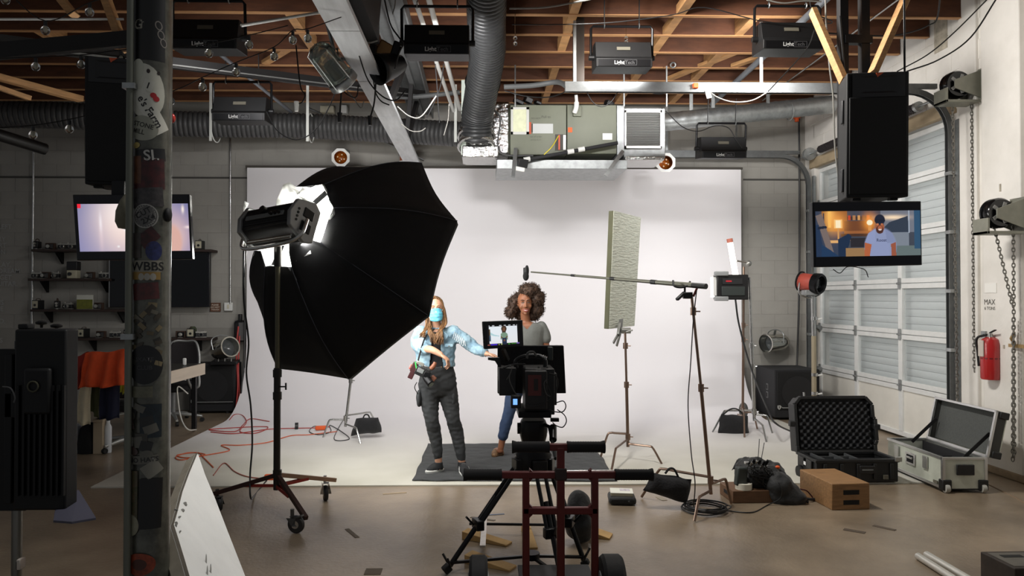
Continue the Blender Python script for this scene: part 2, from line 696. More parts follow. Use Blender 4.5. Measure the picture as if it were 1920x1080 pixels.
# ------------------------------------------------------------------ the roller door with panes
XD = XW + .06
DOORM = mat('white_door_frame', (225, 226, 224), .45, var=.05, scale=10)
PANE = mat('frosted_pane', (214, 222, 222), .25, alpha=.26, var=.04, scale=3)
PANEL = mat('cream_door_panel', (228, 225, 216), .55, var=.05, scale=3)
door = thing('door_1', 'white sectional overhead door with frosted panes and a solid bottom row', None, (XD, (DY0 + DY1) / 2, 0), kind='structure')
zs = [.03, .625, 1.22, 1.815, 2.41, 3.0, 3.52]
ys = [DY0 + .03 + (DY1 - DY0 - .06) * i / 3 for i in range(4)]
for i in range(6):
    z0, z1 = zs[i] + .004, zs[i + 1] - .004
    mb = MB()
    mb.bx((XD, ys[0], z0), (XD + .05, ys[3], z0 + .055)).bx((XD, ys[0], z1 - .055), (XD + .05, ys[3], z1))
    for yy in ys:
        mb.bx((XD - .004, max(ys[0], yy - .04), z0 + .05), (XD + .048, min(ys[3], yy + .04), z1 - .05))
    sec = mb.build('section', DOORM, door, bevel=.004)
    for j in range(3):
        q = MB().bx((XD + .018, ys[j] + .035, z0 + .05), (XD + .03, ys[j + 1] - .035, z1 - .05))
        if i == 0:
            q.build('panel', PANEL, sec)
        else:
            q.build('pane', PANE, sec)
    if i < 5:
        for yy in ys:
            h = MB().box((XD - .008, yy, zs[i + 1]), (.016, .05, .13))
            h.cyl((XD - .02, yy - .03, zs[i + 1]), (XD - .02, yy + .03, zs[i + 1]), .012)
            if yy in (ys[0], ys[3]):
                h.cyl((XD - .03, yy - .07, zs[i + 1]), (XD - .03, yy + .02, zs[i + 1]), .03)
            h.build('hinge', GALV, door)
# rolling shutter outside the panes
sh = thing('door_2', 'white slatted rolling shutter outside the frosted panes', None, (XD + .16, (DY0 + DY1) / 2, 0), kind='structure')
SHM = mat('white_shutter_slat', (226, 230, 232), .5)
s0 = None
for k in range(40):
    z = .02 + k * .088
    if s0 is None:
        mb = MB()
        pf = [(0, .002), (-.012, .02), (-.014, .044), (-.012, .068), (0, .084), (.006, .084), (.006, .002)]
        mb.prism([(XD + .16 + a, DY0 - .05, z + b) for a, b in pf], (0, DY1 - DY0 + .1, 0))
        s0 = mb.build('slat', SHM, sh)
    else:
        o = bpy.data.objects.new('slat', s0.data)
        COL.objects.link(o)
        o.parent = sh
        o.location = (0, 0, z - .02)
MB().bx((XD + .18, DY0 - .1, 0), (XD + .19, DY1 + .1, 3.6)).build('shutter_back', mat('grey_gap', (120, 124, 126), .7), sh)
# daylight left over in the gap between door and shutter comes from the room only

# galvanised door tracks: near one and far one


TRK = mat('dull_track_steel', (112, 114, 114), .5, .7, var=.15, scale=10)


def track(name, Y, zc, x_end, label):
    t = thing(name, label, 'track', (XW - .06, Y, 0))
    pts = [V((XW - .07, Y, .02)), V((XW - .07, Y, zc - .42))]
    pts += [V((XW - .07 - .42 + .42 * math.cos(a), Y, zc - .42 + .42 * math.sin(a))) for a in [math.pi / 2 * i / 8 for i in range(1, 9)]]
    pts += [V((x_end, Y, zc))]
    mb = MB()
    for o, w, d in ((0, .012, .065),):
        rs = []
        for i, q in enumerate(pts):
            tt = (pts[min(i + 1, len(pts) - 1)] - pts[max(i - 1, 0)]).normalized()
            nx = V((tt.z, 0, -tt.x))
            yy = V((0, 1, 0))
            c = [(-.028, -.03), (.028, -.03), (.028, .03), (-.028, .03), (-.028, .022), (.020, .022), (.020, -.022), (-.028, -.022)]
            rs.append([q + nx * a + yy * b for a, b in c])
        mb.rings(rs)
    mb.build('rail', TRK, t, sharp=30)
    a = MB().bx((XW - .03, Y - .09, .0), (XW - .002, Y - .03, zc - .3))
    a.build('jamb_angle', GALV, t)
    for z in (.5, 1.1, 1.7, 2.3, 2.9):
        MB().bx((XW - .10, Y - .05, z), (XW - .01, Y + .035, z + .035)).build('bracket', GALV, t)
    MB().bx((x_end, Y - .02, zc + .025), (XW - .2, Y + .02, zc + .075)).build('stiffener', TRK, t)
    for x in (x_end + .1, (x_end + XW) / 2):
        MB().bar((x, Y, zc + .07), (x, Y, ZJ), .03, .005).build('hanger', GALV, t)
    return t


track('door_track', 7.52, 3.76, .86, 'galvanised overhead door track that curves in from beside the chain hoist')
track('door_track', 10.80, 3.72, 2.62, 'galvanised overhead door track along the grey back wall')
# torsion shaft with dark springs above the door
sp = thing('door_spring_shaft', 'steel shaft with dark torsion springs above the roller door', 'shaft', (XW - .12, 9.2, 3.66))
MB().cyl((XW - .12, 7.3, 3.72), (XW - .12, 10.9, 3.72), .014).build('shaft', GALV, sp)
for y0, y1 in ((8.0, 8.95), (9.55, 10.3)):
    MB().tube([(XW - .12 + .045 * math.cos(a), y0 + (y1 - y0) * i / 320, 3.72 + .045 * math.sin(a)) for i, a in [(i, i * .75) for i in range(321)]], .011, 5).build('spring', mat('dark_spring', (60, 56, 58), .45, .7), sp)
    MB().cyl((XW - .12, y0 - .05, 3.72), (XW - .12, y0, 3.72), .055).build('cone_fitting', GALV, sp)
MB().cyl((XW - .12, 10.62, 3.72), (XW - .12, 10.68, 3.72), .09, n=20).build('cable_drum', GALV, sp)
MB().bx((XW - .2, 9.22, 3.6), (XW, 9.26, 3.84)).build('bracket', GALV, sp)


# chain hoists
def hoist(p, chains, label):
    t = thing('chain_hoist', label, 'hoist', p)
    x, y, z = p
    w = MB()
    w.lathe([(.0, -.055), (.12, -.055), (.135, -.03), (.135, .0), (.11, .012), (.11, .02), (.135, .032), (.135, .05), (.12, .06), (0, .06)], (x - .2, y, z), (0, 1, 0), 28)
    wh = w.build('chain_wheel', mat('gloss_black', (14, 14, 15), .15), t)
    for k in range(5):
        a = k * 2 * math.pi / 5
        MB().box((x - .2 + .07 * math.cos(a), y - .056, z + .07 * math.sin(a)), (.05, .012, .03), Euler((0, -a, 0))).build('spoke_web', mat('grey_web', (150, 150, 146), .4), wh)
    br = MB()
    for yy in (y - .085, y + .085):
        br.prism([(x, yy - .006, z + .13), (x, yy - .006, z - .15), (x - .27, yy - .006, z - .05), (x - .27, yy - .006, z + .03)], (0, .012, 0))
    br.bx((x - .012, y - .11, z - .16), (x, y + .11, z + .14))
    br.bx((x - .36, y - .1, z - .19), (x - .02, y + .1, z - .165)).bx((x - .36, y - .1, z - .19), (x - .34, y + .1, z - .05))
    br.build('bracket', mat('grey_green_bracket', (134, 134, 122), .5, .3, var=.1, scale=10), t, bevel=.003)
    for (p0, p1) in chains:
        p0, p1 = V(p0), V(p1)
        d = p1 - p0
        n = int(d.length / .034)
        c = MB()
        z_ = d.normalized()
        a0 = z_.orthogonal().normalized()
        b0 = z_.cross(a0)
        for i in range(n):
            q = p0 + d * (i / n)
            s_ = a0 if i % 2 else b0
            c.tube([q + z_ * .024 * math.cos(u) + s_ * .012 * math.sin(u) for u in [2 * math.pi * j / 8 for j in range(8)]], .0048, 4, closed=True)
        o = c.build('chain', mat('dull_chain', (128, 126, 120), .4, .8), t)
        o['kind'] = 'stuff'
    return t


h1 = AX(1830, 160, XW)
hoist(h1, [(A(1786, 205, h1.y), A(1796, 790, h1.y)), (A(1822, 200, h1.y), A(1827, 700, h1.y))], 'black chain wheel in a grey wall bracket above the door jamb, upper of two')
h2 = AX(1912, 400, XW - .055)
hoist(h2, [(A(1864, 425, h2.y), A(1900, 580, h2.y)), (A(1900, 425, h2.y), A(1902, 862, h2.y)), (A(1900, 600, h2.y + .03), A(1899, 868, h2.y + .03))], 'black chain wheel in a grey wall bracket over the extinguisher, lower of two')
p = AX(1905, 645, XW - .055)
ck_ = MB().bx((p.x - .035, p.y - .14, p.z - .03), (p.x + .005, p.y + .05, p.z)).tube([(p.x - .03, p.y - .02, p.z), (p.x - .06, p.y - .02, p.z + .05), (p.x - .03, p.y - .02, p.z + .11)], .012)
one(ck_, 'chain_keeper', mat('brass_bracket', (168, 140, 96), .4, .5), 'small brass bracket that holds the hoist chain to the wall', 'bracket')
# ------------------------------------------------------------------ under the roof
DUCTB = mat('black_corrugated_duct', (52, 53, 54), .38, .1, var=.15, scale=20)
DUCTG = mat('grey_corrugated_duct', (66, 66, 66), .5, .1, var=.15, scale=20)


def corrugated(path, r, pitch, depth, n=22, sub=5):
    """tube with rounded ribs along a dense path"""
    P = [V(p) for p in path]
    L = [0]
    for a, b in zip(P, P[1:]):
        L.append(L[-1] + (b - a).length)
    tot = L[-1]
    cnt = int(tot / pitch) * sub
    pts, rr = [], []
    j = 0
    for i in range(cnt + 1):
        s = tot * i / cnt
        while j < len(L) - 2 and L[j + 1] < s:
            j += 1
        t = (s - L[j]) / max(1e-9, L[j + 1] - L[j])
        pts.append(P[j].lerp(P[j + 1], t))
        base = r(s / tot) if callable(r) else r
        rr.append(base - depth * (1 - abs(math.sin(math.pi * i / sub))) ** 2)
    return MB().tube(pts, rr, n)


d = thing('flexible_duct', 'thick black corrugated duct that drops from the joists to the foil box', 'duct', A(905, 262, 9.0))
path = spl([A(918, -260, 5.2), A(914, -90, 6.3), A(912, 40, 7.2), A(914, 100, 7.8), A(902, 175, 8.5), A(895, 215, 8.85), A(893, 262, 9.0)], 10)
corrugated(path, lambda t: .19, .052, .016).build('hose', DUCTB, d, sharp=80)
MB().torus(A(905, 155, 8.35), (A(895, 215, 8.85) - A(912, 100, 7.8)), .195, .008, 24).build('clamp_band', BLACKM, d)
d = thing('flexible_duct', 'long grey corrugated duct running along the back wall into the foil box', 'duct', A(450, 240, 10.0))
path = spl([A(-200, 218, 9.4), A(100, 216, 9.5), A(330, 232, 9.9), A(560, 236, 10.2), A(720, 244, 10.2), A(868, 252, 10.0)], 14)
corrugated(path, .17, .06, .018, 20, 4).build('hose', DUCTG, d, sharp=80)
for px in (405, 583, 855):
    p = A(px, 240, 10.02)
    MB().bar((p.x, p.y - .2, 3.7), (p.x, p.y - .2, ZJ), .035, .004, (0, 1, 0)).build('strap', mat('white_strap', (212, 214, 208), .6), d)
    MB().torus((p.x, p.y, p.z), (1, 0, 0), .19, .008, 24).build('strap', mat('white_strap', (212, 214, 208), .6), d)

# air handler
HV = mat('sage_green_metal', (104, 107, 91), .5, var=.06, scale=4)
FOIL = mat('crinkled_foil', (205, 205, 203), .22, 1.0, bump=1.0, scale=16, bscale=22)
hv = thing('air_handler', 'sage green air handler hung under the joists with a louvred return grille', 'air handler', A(1058, 292, 9.0))
y0, y1 = 9.0, 9.75


def quad(px0, py0, px1, py1, Y, Y2):
    a, b = A(px0, py1, Y), A(px1, py0, Y)
    return MB().bx((a.x, Y, a.z), (b.x, Y2, b.z))


quad(957, 197, 1062, 290, y0, y1).build('cabinet', HV, hv, bevel=.006)
quad(1063.5, 197, 1156, 288, y0, y1).build('cabinet', HV, hv, bevel=.006)
quad(1157, 198, 1170, 290, y0 + .02, y1).build('end_flange', GALV, hv)
quad(960, 203, 990, 250, y0 - .004, y0).build('label_sheet', mat('yellowed_sheet', (208, 210, 178), .6, var=.08, scale=20), hv)
for e in ((958, 201, 992, 205), (958, 247, 992, 252), (958, 201, 962, 252), (987, 201, 992, 252)):
    quad(*e, y0 - .01, y0 - .004).build('sheet_frame', mat('grey_tape', (196, 196, 190), .5), hv)
quad(999, 232, 1037, 250, y0 - .003, y0).build('data_plate', mat('grey_plate', (176, 178, 176), .5), hv)
quad(992, 229, 996, 251, y0 - .006, y0).build('decal', mat('red_decal', (170, 70, 40), .5), hv)
quad(997, 232, 999, 248, y0 - .004, y0).build('decal', BLACK, hv)
quad(1065, 239, 1073, 248, y0 - .004, y0).build('decal', mat('orange_decal', (226, 92, 34), .6), hv)
quad(1130, 250, 1148, 262, y0 - .004, y0).build('decal', mat('white_decal', (222, 220, 216), .6), hv)
quad(1041, 252, 1062, 282, y0 - .006, y0).build('wiring_bay', mat('dark_bay', (60, 56, 50), .6), hv)
quad(1047, 253, 1050, 281, y0 - .014, y0 - .006).build('red_lead', mat('red_lead', (190, 74, 40), .5), hv)
quad(1056, 253, 1061, 281, y0 - .018, y0 - .006).build('bay_cover', WHITEP, hv)
quad(1075, 198, 1090, 218, y0 - .03, y0).build('switch_box', HV, hv, bevel=.004)
tx = MB()
for (t, px, py, h) in (('DO NOT', 1005, 222, .02), ('Pull to', 1024, 219, .03), ('out of order', 1005, 256, .02), ('service 5-11', 1004, 262, .018)):
    add_text(tx, t, A(px, py, y0) + V((0, -.002, 0)), (1, 0, 0), (0, 0, 1), h)
tx.build('pen_writing', mat('pen', (74, 74, 66), .8), hv, normals=False)
MB().tube(spl([A(1080, 178, 8.9), A(1081, 192, 8.93), A(1080, 203, 8.95), A(1077, 212, 8.97)], 6), [.02] * 6 + [.03] * 12 + [.026], 10).build('white_nozzle', WHITEP, hv)
# foil plenum box beside it, return box with louvres
fo = quad(868, 190, 957, 290, 9.05, 9.8)
fo.build('foil_plenum', FOIL, hv, bevel=.03)
fb = MB()
for k in range(5):
    fb.torus(A(893, 250 + 6 * k, 9.0) + V((0, .02, 0)), (0, .4, 1), .2 + .015 * math.sin(k * 2), .022, 22)
fb.build('foil_collar', FOIL, hv)
quad(866, 272, 936, 295, 9.0, 9.5).build('foil_skirt', FOIL, hv, bevel=.02)
quad(865, 150, 874, 290, 9.02, 9.06).build('hanger_strap', mat('pale_strap', (206, 216, 206), .5), hv)
MB().add([], [])
quad(1170, 203, 1247, 296, 9.1, 9.8).build('return_box', GALV, hv, bevel=.005)
quad(1172, 293, 1246, 300, 9.06, 9.6).build('foil_skirt', FOIL, hv, bevel=.01)
gr = MB()
for e in ((1171, 207, 1241, 211), (1171, 274, 1241, 278), (1171, 207, 1174, 278), (1238, 207, 1241, 278)):
    a, b = A(e[0], e[3], 9.07), A(e[2], e[1], 9.07)
    gr.bx((a.x, 9.06, a.z), (b.x, 9.1, b.z))
grl = gr.build('return_grille', ALU, hv)
for k in range(20):
    a, b = A(1174, 213 + k * 3.2, 9.08), A(1238, 211 + k * 3.2, 9.08)
    MB().box(((a.x + b.x) / 2, 9.085, a.z), (b.x - a.x, .022, .004), Euler((R(-38), 0, 0))).build('louvre', ALU, grl)
for (px, py, dx, dz) in ((972, 191, .12, .05), (990, 188, .10, .07), (1008, 193, .08, .04), (1142, 194, .10, .06)):
    MB().box(A(px, py, 9.2), (dx, .1, dz), Euler((.2, .3, .4))).build('loose_fitting', BLACK, hv, bevel=.01)
# drip pan, struts, condensate pump and pipe
pan = quad(932, 300, 1176, 316, 8.95, 9.85)
pan.build('drip_pan', GALV, hv, bevel=.004)
for a, b in (((967, 278), (962, 332)), ((1168, 283), (1135, 330))):
    MB().bar(A(*a, 8.95), A(*b, 8.75), .045, .02, (0, 1, 0)).build('strut', GALV, hv)
MB().cyl(A(985, 300, 8.9), A(1158, 268, 8.92), .022, n=10).build('condensate_pipe', mat('black_foam_pipe', (34, 34, 36), .8), hv)
for px, py in ((1070, 284), (1090, 280), (988, 299)):
    MB().cyl(A(px - 6, py + 1, 8.9), A(px + 6, py - 1, 8.9), .03).build('pipe_clip', WHITEP, hv)
pm = MB().box(A(979, 306, 8.85), (.12, .12, .1), Euler((.2, .15, .2))).build('condensate_pump', BLACK, hv, bevel=.008)
MB().box(A(974, 317, 8.85), (.11, .11, .05), Euler((.2, .15, .2))).build('pump_tank', WHITEP, hv, bevel=.008)
MB().tube(spl([A(1047, 255, 8.98), A(1035, 275, 8.9), A(1020, 290, 8.88)], 6), .006).build('yellow_lead', mat('yellow_lead', (206, 190, 40), .5), hv)
for px in (966, 1170, 1250):
    q = A(px, 200, 8.98)
    MB().bar(q, (q.x, 8.98, ZJ), .016, .016).build('threaded_rod', GALV, hv)
MB().tube(spl([A(880, 190, 8.9), A(935, 215, 8.93), A(933, 270, 8.93), A(947, 290, 8.93), A(1000, 292, 8.93)], 8), .012).build('control_cable', mat('grey_cable', (70, 70, 70), .6), hv)
# spiral duct to the side wall
d = thing('spiral_duct', 'silver spiral duct reaching from the return grille to the white wall', 'duct', A(1400, 220, 9.6))
pts = [A(1236, 230, 9.7), A(1560, 196, 9.9)]
dr = []
ps = [pts[0].lerp(pts[1], i / 60) for i in range(61)]
MB().tube(ps, [.118 if i % 4 else .122 for i in range(61)], 24).build('pipe', GALV, d, sharp=70)
for px, py in ((1296, 216), (1337, 208), (1440, 200)):
    q = A(px, py, 9.75)
    MB().bar(q, (q.x, q.y, ZJ), .045, .004, (0, 1, 0)).build('strap', GALV, d)
q = A(1480, 208, 9.84)
MB().torus(q, pts[1] - pts[0], .122, .006, 24).build('joint_band', GALV, d)

# ------------------------------------------------------------------ roof truss: white bottom chord, channel top chord, dark webs
XT = -.97
BEAMM = mat('grey_painted_timber', (200, 202, 204), .65, var=.14, scale=5, stretch=(3, .4, 3), bump=.08)
tr = thing('roof_truss', 'grey painted roof truss running from above the softbox to the back wall', 'truss', (XT, 7.5, 3.5))
YT = [4.1, 5.35, 6.6, 7.85, 9.1, 10.35, 11.04]
for i in range(6):
    MB().bx((XT - .11, YT[i] + .004, 3.56), (XT + .11, YT[i + 1] - .004, 3.60)).build('bottom_board', BEAMM, tr, bevel=.003)
MB().bx((XT - .05, 4.1, 3.60), (XT + .05, 11.04, 3.72)).build('bottom_chord', BEAMM, tr)
XU = XT + .12
tc = MB().bx((XU - .16, 4.1, 4.36), (XU + .16, 11.04, 4.375)).bx((XU - .16, 4.1, 4.30), (XU - .145, 11.04, 4.45)).bx((XU + .145, 4.1, 4.30), (XU + .16, 11.04, 4.45)).bx((XU - .03, 4.1, 4.30), (XU + .03, 11.04, 4.36))
tc.build('top_chord', mat('grey_channel', (112, 114, 114), .6, .2, var=.12, scale=8), tr)
DKW = mat('dark_steel_web', (38, 36, 36), .6, .3)
for (ya, yb) in ((4.9, 5.2), (6.3, 6.3), (7.6, 8.5), (9.3, 9.3), (9.35, 10.2)):
    MB().bar((XT + .06, ya, 3.66), (XU, yb, 4.36), .09, .05, (1, 0, 0)).build('web', DKW, tr)
MB().bx((XT - .02, 5.2, 3.74), (XT + .14, 6.15, 4.28)).build('dark_plate', mat('dark_plate', (30, 30, 32), .6), tr)
# dark post under the roof near the duct
q = A(1085, 20, 7.6)
one(MB().bx((q.x - .055, 7.58, 3.76), (q.x + .055, 7.66, 4.76)), 'hanger_post', mat('brown_steel', (58, 48, 40), .6, .2), 'brown steel hanger post that carries the door track', 'post')
# slim steel girder on the shadowed side
g = thing('steel_girder', 'dark steel girder passing behind the stickered column under the roof', 'girder', A(300, 110, 6.5))
MB().bar(A(-60, 70, 5.6), A(795, 178, 9.6), .05, .10).build('flange', mat('dark_girder', (34, 33, 33), .6, .3), g)
MB().bar(A(-60, 77, 5.6), A(795, 181, 9.6), .09, .012).build('lip', mat('dusty_lip', (110, 110, 108), .6), g)
MB().bar(A(-40, 100, 4.9), A(250, 72, 5.2), .06, .1).build('strut', mat('dark_girder', (34, 33, 33), .6, .3), g)
# loose pine braces
for (n_, a, b, w, h, lab) in (
        ('pine_brace', A(1700, -8, 5.3), A(1636, 138, 5.15), .04, .09, 'raw pine board slanting down behind the tall speaker by the white wall'),
        ('pine_brace', A(1524, 20, 5.6), A(1582, 152, 5.25), .04, .07, 'raw pine board slanting from the conduit to the black speaker frame'),
        ('pine_brace', A(196, -10, 5.3), A(234, 95, 5.3), .05, .09, 'raw pine board hanging steeply beside the stickered column'),
        ('pine_brace', A(108, -10, 5.4), A(140, 30, 5.4), .05, .09, 'short raw pine board end among the bulbs'),
        ('pine_brace', A(-20, 140, 6.0), A(152, 186, 6.6), .05, .09, 'long raw pine board pointing at the hung speaker in the shadow'),
        ('pine_brace', A(-20, 158, 6.0), A(55, 184, 6.3), .04, .06, 'thin raw pine board below the longer one in the shadow')):
    one(MB().bar(a, b, w, h, (0, 1, 0)), n_, WOODT, lab, 'board', bevel=.003)
# conduits and rods
for (nm, pts, r, m, lab) in (
        ('sprinkler_pipe', [A(1560, -12, 6.65), A(1335, 195, 10.3)], .035, mat('grey_pipe', (118, 122, 128), .45, .3), 'grey sprinkler pipe slanting down behind the speaker frame'),
        ('thin_conduit', [A(1690, -6, 6.85), A(1430, 188, 10.5)], .011, STEEL, 'thin bright conduit slanting across the joists by the speaker'),
        ('thin_conduit', [A(452, 48, 6.2), A(590, 25, 6.6), A(700, 8, 7.0)], .013, WHITEP, 'white conduit end beside the grey truss'),
        ('thin_conduit', [A(775, -8, 6.2), A(850, 208, 9.8)], .022, WHITEP, 'white pipe that runs down behind the big black duct, first of the pair'),
        ('thin_conduit', [A(802, -8, 6.3), A(862, 205, 9.9)], .026, WHITEP, 'white pipe next to the big black duct, second of the pair'),
        ('thin_conduit', [A(410, 100, 7.6), A(546, 210, 10.2)], .022, mat('grey_pipe', (118, 122, 128), .45, .3), 'grey pipe slanting above the wall duct behind the bulbs'),
        ('thin_conduit', [A(-10, 36, 5.1), A(232, 36, 5.3)], .008, WHITEP, 'thin pale rod under the joists in the shadow'),
        ('wall_conduit', [A(432, 250, 11.0), A(432, 570, 11.0)], .014, STEEL, 'thin steel conduit down the grey wall to the socket'),
        ('wall_conduit', [A(63, 255, 11.0), A(63, 330, 11.0), A(60, 612, 11.0)], .016, STEEL, 'thin steel conduit down the wall past the camera shelves'),
        ('wall_conduit', [A(572, 200, 11.0), A(795, 300, 11.0)], .01, GALV, 'thin conduit slanting on the grey wall behind the duct'),
        ('black_pipe', [A(-12, 250, 6.8), A(85, 280, 7.2)], .055, BLACK, 'black pipe end poking in below the wall duct'),
        ('roof_cable_tube', [A(700, 172, 9.4), A(760, 182, 9.4), A(862, 173, 9.4)], .03, mat('grey_hose', (96, 98, 98), .5), 'grey insulated pipe crossing behind the hanging cables'),
        ('roof_cable_tube', [A(945, 163, 8.2), A(1000, 160, 8.2), A(1045, 154, 8.1), A(1066, 164, 7.8)], .028, mat('grey_hose', (96, 98, 98), .5), 'grey flexible conduit feeding the door track end')):
    one(MB().tube(spl(pts, 5) if len(pts) > 2 else pts, r, 10), nm, m, lab, 'pipe')
# junction box on the far joists
bx_ = thing('exit_light', 'white emergency light box on the wall above the duct', 'lamp', A(625, 208, 11.0))
MB().box(A(614, 206, 11.0), (.2, .11, .1)).build('body', mat('ivory_box', (206, 200, 178), .5), bx_, bevel=.01)
MB().box(A(645, 206, 11.0), (.1, .12, .12)).build('lamp_head', WHITEP, bx_, bevel=.01)
# gooseneck glass work light and clamp light in the truss
gl = thing('glass_jar_lamp', 'big clear glass jar lamp with wire guard hung beside the truss', 'lamp', A(640, 160, 6.0))
a, b = A(598, 95, 5.9), A(645, 155, 6.1)
ax = (b - a).normalized()
MB().lathe([(.001, -.05), (.06, -.04), (.095, .0), (.1, .06), (.105, .24), (.115, .33), (.11, .335), (.1, .24), (.095, .06), (.09, .01), (.001, -.03)], a, ax, 24).build('glass', mat('thick_glass', (215, 225, 220), .05, trans=.95), gl)
MB().lathe([(.11, .0), (.125, .02), (.125, .06), (.11, .07)], a + ax * .27, ax, 24, False).build('guard_ring', GALV, gl, solid=.004)
for k in range(5):
    an = k * 2 * math.pi / 5
    u, w = ax.orthogonal().normalized(), ax.cross(ax.orthogonal().normalized())
    o_ = (u * math.cos(an) + w * math.sin(an))
    MB().tube([a + o_ * .04 - ax * .05, a + o_ * .112, a + ax * .3 + o_ * .125], .004, 5).build('guard_wire', GALV, gl)
MB().cyl(a + ax * .12, a + ax * .26, .05, .06).build('lamp_base', BLACK, gl)
MB().tube(spl([A(612, 40, 6.0), A(620, 70, 6.0), A(632, 108, 6.05), A(660, 108, 6.1)], 6), .016).build('arm', GALV, gl)
cl = thing('clamp_lamp', 'black clamp lamp with a copper colour reflector clipped to the truss', 'lamp', A(730, 120, 6.3))
a = A(728, 125, 6.35)
MB().lathe([(.001, -.14), (.07, -.14), (.1, -.05), (.12, .06), (.13, .12)], a, V((-.35, -.3, -.2)), 24, False).build('reflector', [mat('black_reflector', (20, 20, 22), .4)], cl, solid=.006)
MB().box(A(722, 95, 6.4), (.14, .1, .14), Euler((.3, .5, .2))).build('copper_flap', mat('copper_flap', (150, 112, 70), .35, .7), cl, bevel=.01)
MB().box(A(740, 100, 6.4), (.07, .1, .2), Euler((.3, .3, .2))).build('clamp', BLACKM, cl, bevel=.01)

# ------------------------------------------------------------------ flood lights facing the cyclorama


def flood(p, tilt, label, first=None, yaw=0.0):
    rot = (tilt, 0, yaw)
    if first is not None:
        r = dup(first, p, label=label, rot=rot)
    else:
        r = thing('flood_light', label, 'light', (0, 0, 0), 'flood lights hung from the joists')
        w = .27
        sec = [(-.13, -.10), (-.13, -.02), (-.10, .0), (-.055, .155), (.10, .155), (.16, .06), (.16, -.10)]
        body = MB().prism([(-w, y, z) for y, z in sec], (2 * w, 0, 0)).build('housing', mat('black_powder_coat', (25, 25, 26), .5, .3, var=.1, scale=30), r, bevel=.004)
        MB().bx((-w + .02, -.134, -.095), (w - .02, -.13, -.03)).build('front_lip', BLACKM, body)
        tx_ = MB()
        add_text(tx_, 'Light', (-.0, -.1355, -.06), (1, 0, 0), (0, 0, 1), .034, True, align=1.0)
        tx_.build('lettering', mat('silver_print', (190, 190, 188), .5), body, normals=False)
        tx_ = MB()
        add_text(tx_, 'Tech', (.005, -.1355, -.06), (1, 0, 0), (0, 0, 1), .032, False, align=0.0)
        for z in (-.085, -.036):
            tx_.box((.06, -.1352, z), (.115, .0006, .0025))
        for x in (.0025, .117):
            tx_.box((x, -.1352, -.06), (.0025, .0006, .05))
        tx_.build('lettering', mat('dim_print', (84, 84, 86), .5), body, normals=False)
        tn = V((0, -.155, .045)).normalized()
        MB().box((.0, -.082, .085), (.13, .004, .034), Euler((math.atan2(.045, .155) * -1, 0, 0))).build('sticker', mat('dull_sticker', (96, 92, 80), .7), body)
        MB().bx((-w + .015, .161, -.09), (w - .015, .168, .05)).build('lens', mat('lamp_lens', (230, 230, 226), .3, emit=(255, 250, 240), estr=1.2), body)  # weak lens glow added to go with the fill light
        y = [(-w - .03, 0, -.0), (-w - .03, 0, .28), (-w - .01, 0, .305), (w + .01, 0, .305), (w + .03, 0, .28), (w + .03, 0, 0)]
        yk = MB()
        yk.tube([V(q) + V((0, .02, .02)) for q in y], .013, 8)
        yk.build('yoke', BLACKM, r)
        for s in (-1, 1):
            MB().cyl((s * (w + .0), .02, .02), (s * (w + .05), .02, .02), .026).build('knob', BLACK, r)
            MB().tube([(s * .17, .02, .315), (s * .17, .02, .62)], .006, 5).build('hanger_wire', BLACKC, r)
            MB().torus((s * .17, .02, .33), (1, 0, 0), .022, .005, 10, 5).build('hook', GALV, r)
        r.location = p
        r.rotation_euler = rot
    return r


FL = ((A(1352, 282, 9.0), .12, 'black flood light in front of the grey wall, beside the spiral duct'),
      (A(1166, 112, 7.2), .05, 'black flood light hung among the joists between duct and speaker'),
      (A(1477, 78, 6.7), .05, 'black flood light hung by the slanting grey pipe'),
      (A(820, 85, 6.3), .10, 'black flood light partly hidden by the big black duct'),
      (A(454, 212, 7.8), .05, 'black flood light in front of the long wall duct'),
      (A(392, 75, 6.3), .10, 'black flood light in deep shadow next to the stickered column'))
f0 = None
for (p, t, lab) in FL:
    f = flood(p, t, lab, f0)
    f0 = f0 or f
    area('flood_fill_light', p + V((0, .19, -.03)), (0, 1, -.22), .5, 5 if p.y > 8.5 else 34 if p.x > 2 else 10 if p.x > .6 else 32 if p.x > -1.2 else 10, (1, .985, .98), sy=.14, spread=R(140))  # fill light added at the fixtures, which look switched off
# ------------------------------------------------------------------ the big octagonal softbox
OBU = (V((0, 0, 1)) - OB_N * OB_N.z).normalized()
OBS = OB_N.cross(OBU).normalized()          # sideways; on the picture's other hand from OB_N
def obp(h, r, ang):
    return OB_APEX + OB_N * h + (OBS * math.cos(ang) + OBU * math.sin(ang)) * r
# find the phase that puts a rim corner where the photo shows one
def _proj(p):
    d = p - V((0, 0, CAMZ))
    z = d.dot(c_f)
    return PCX + FPX * d.dot(c_r) / z, PCY - FPX * d.dot(c_u) / z
PH = .3447
sb = thing('octagonal_softbox', 'huge black octagonal softbox with pale seams on the roller stand', 'softbox', OB_C - OB_N * OB_H * .5)
SBM = mat('black_softbox_cloth', (11, 11, 13), .85, var=.2, scale=20, bump=.15, bscale=9)
LINE = mat('white_lining', (235, 235, 232), .7)
SEAM = mat('pale_seam', (64, 66, 74), .7)
NS = 10


SAG = [.03]


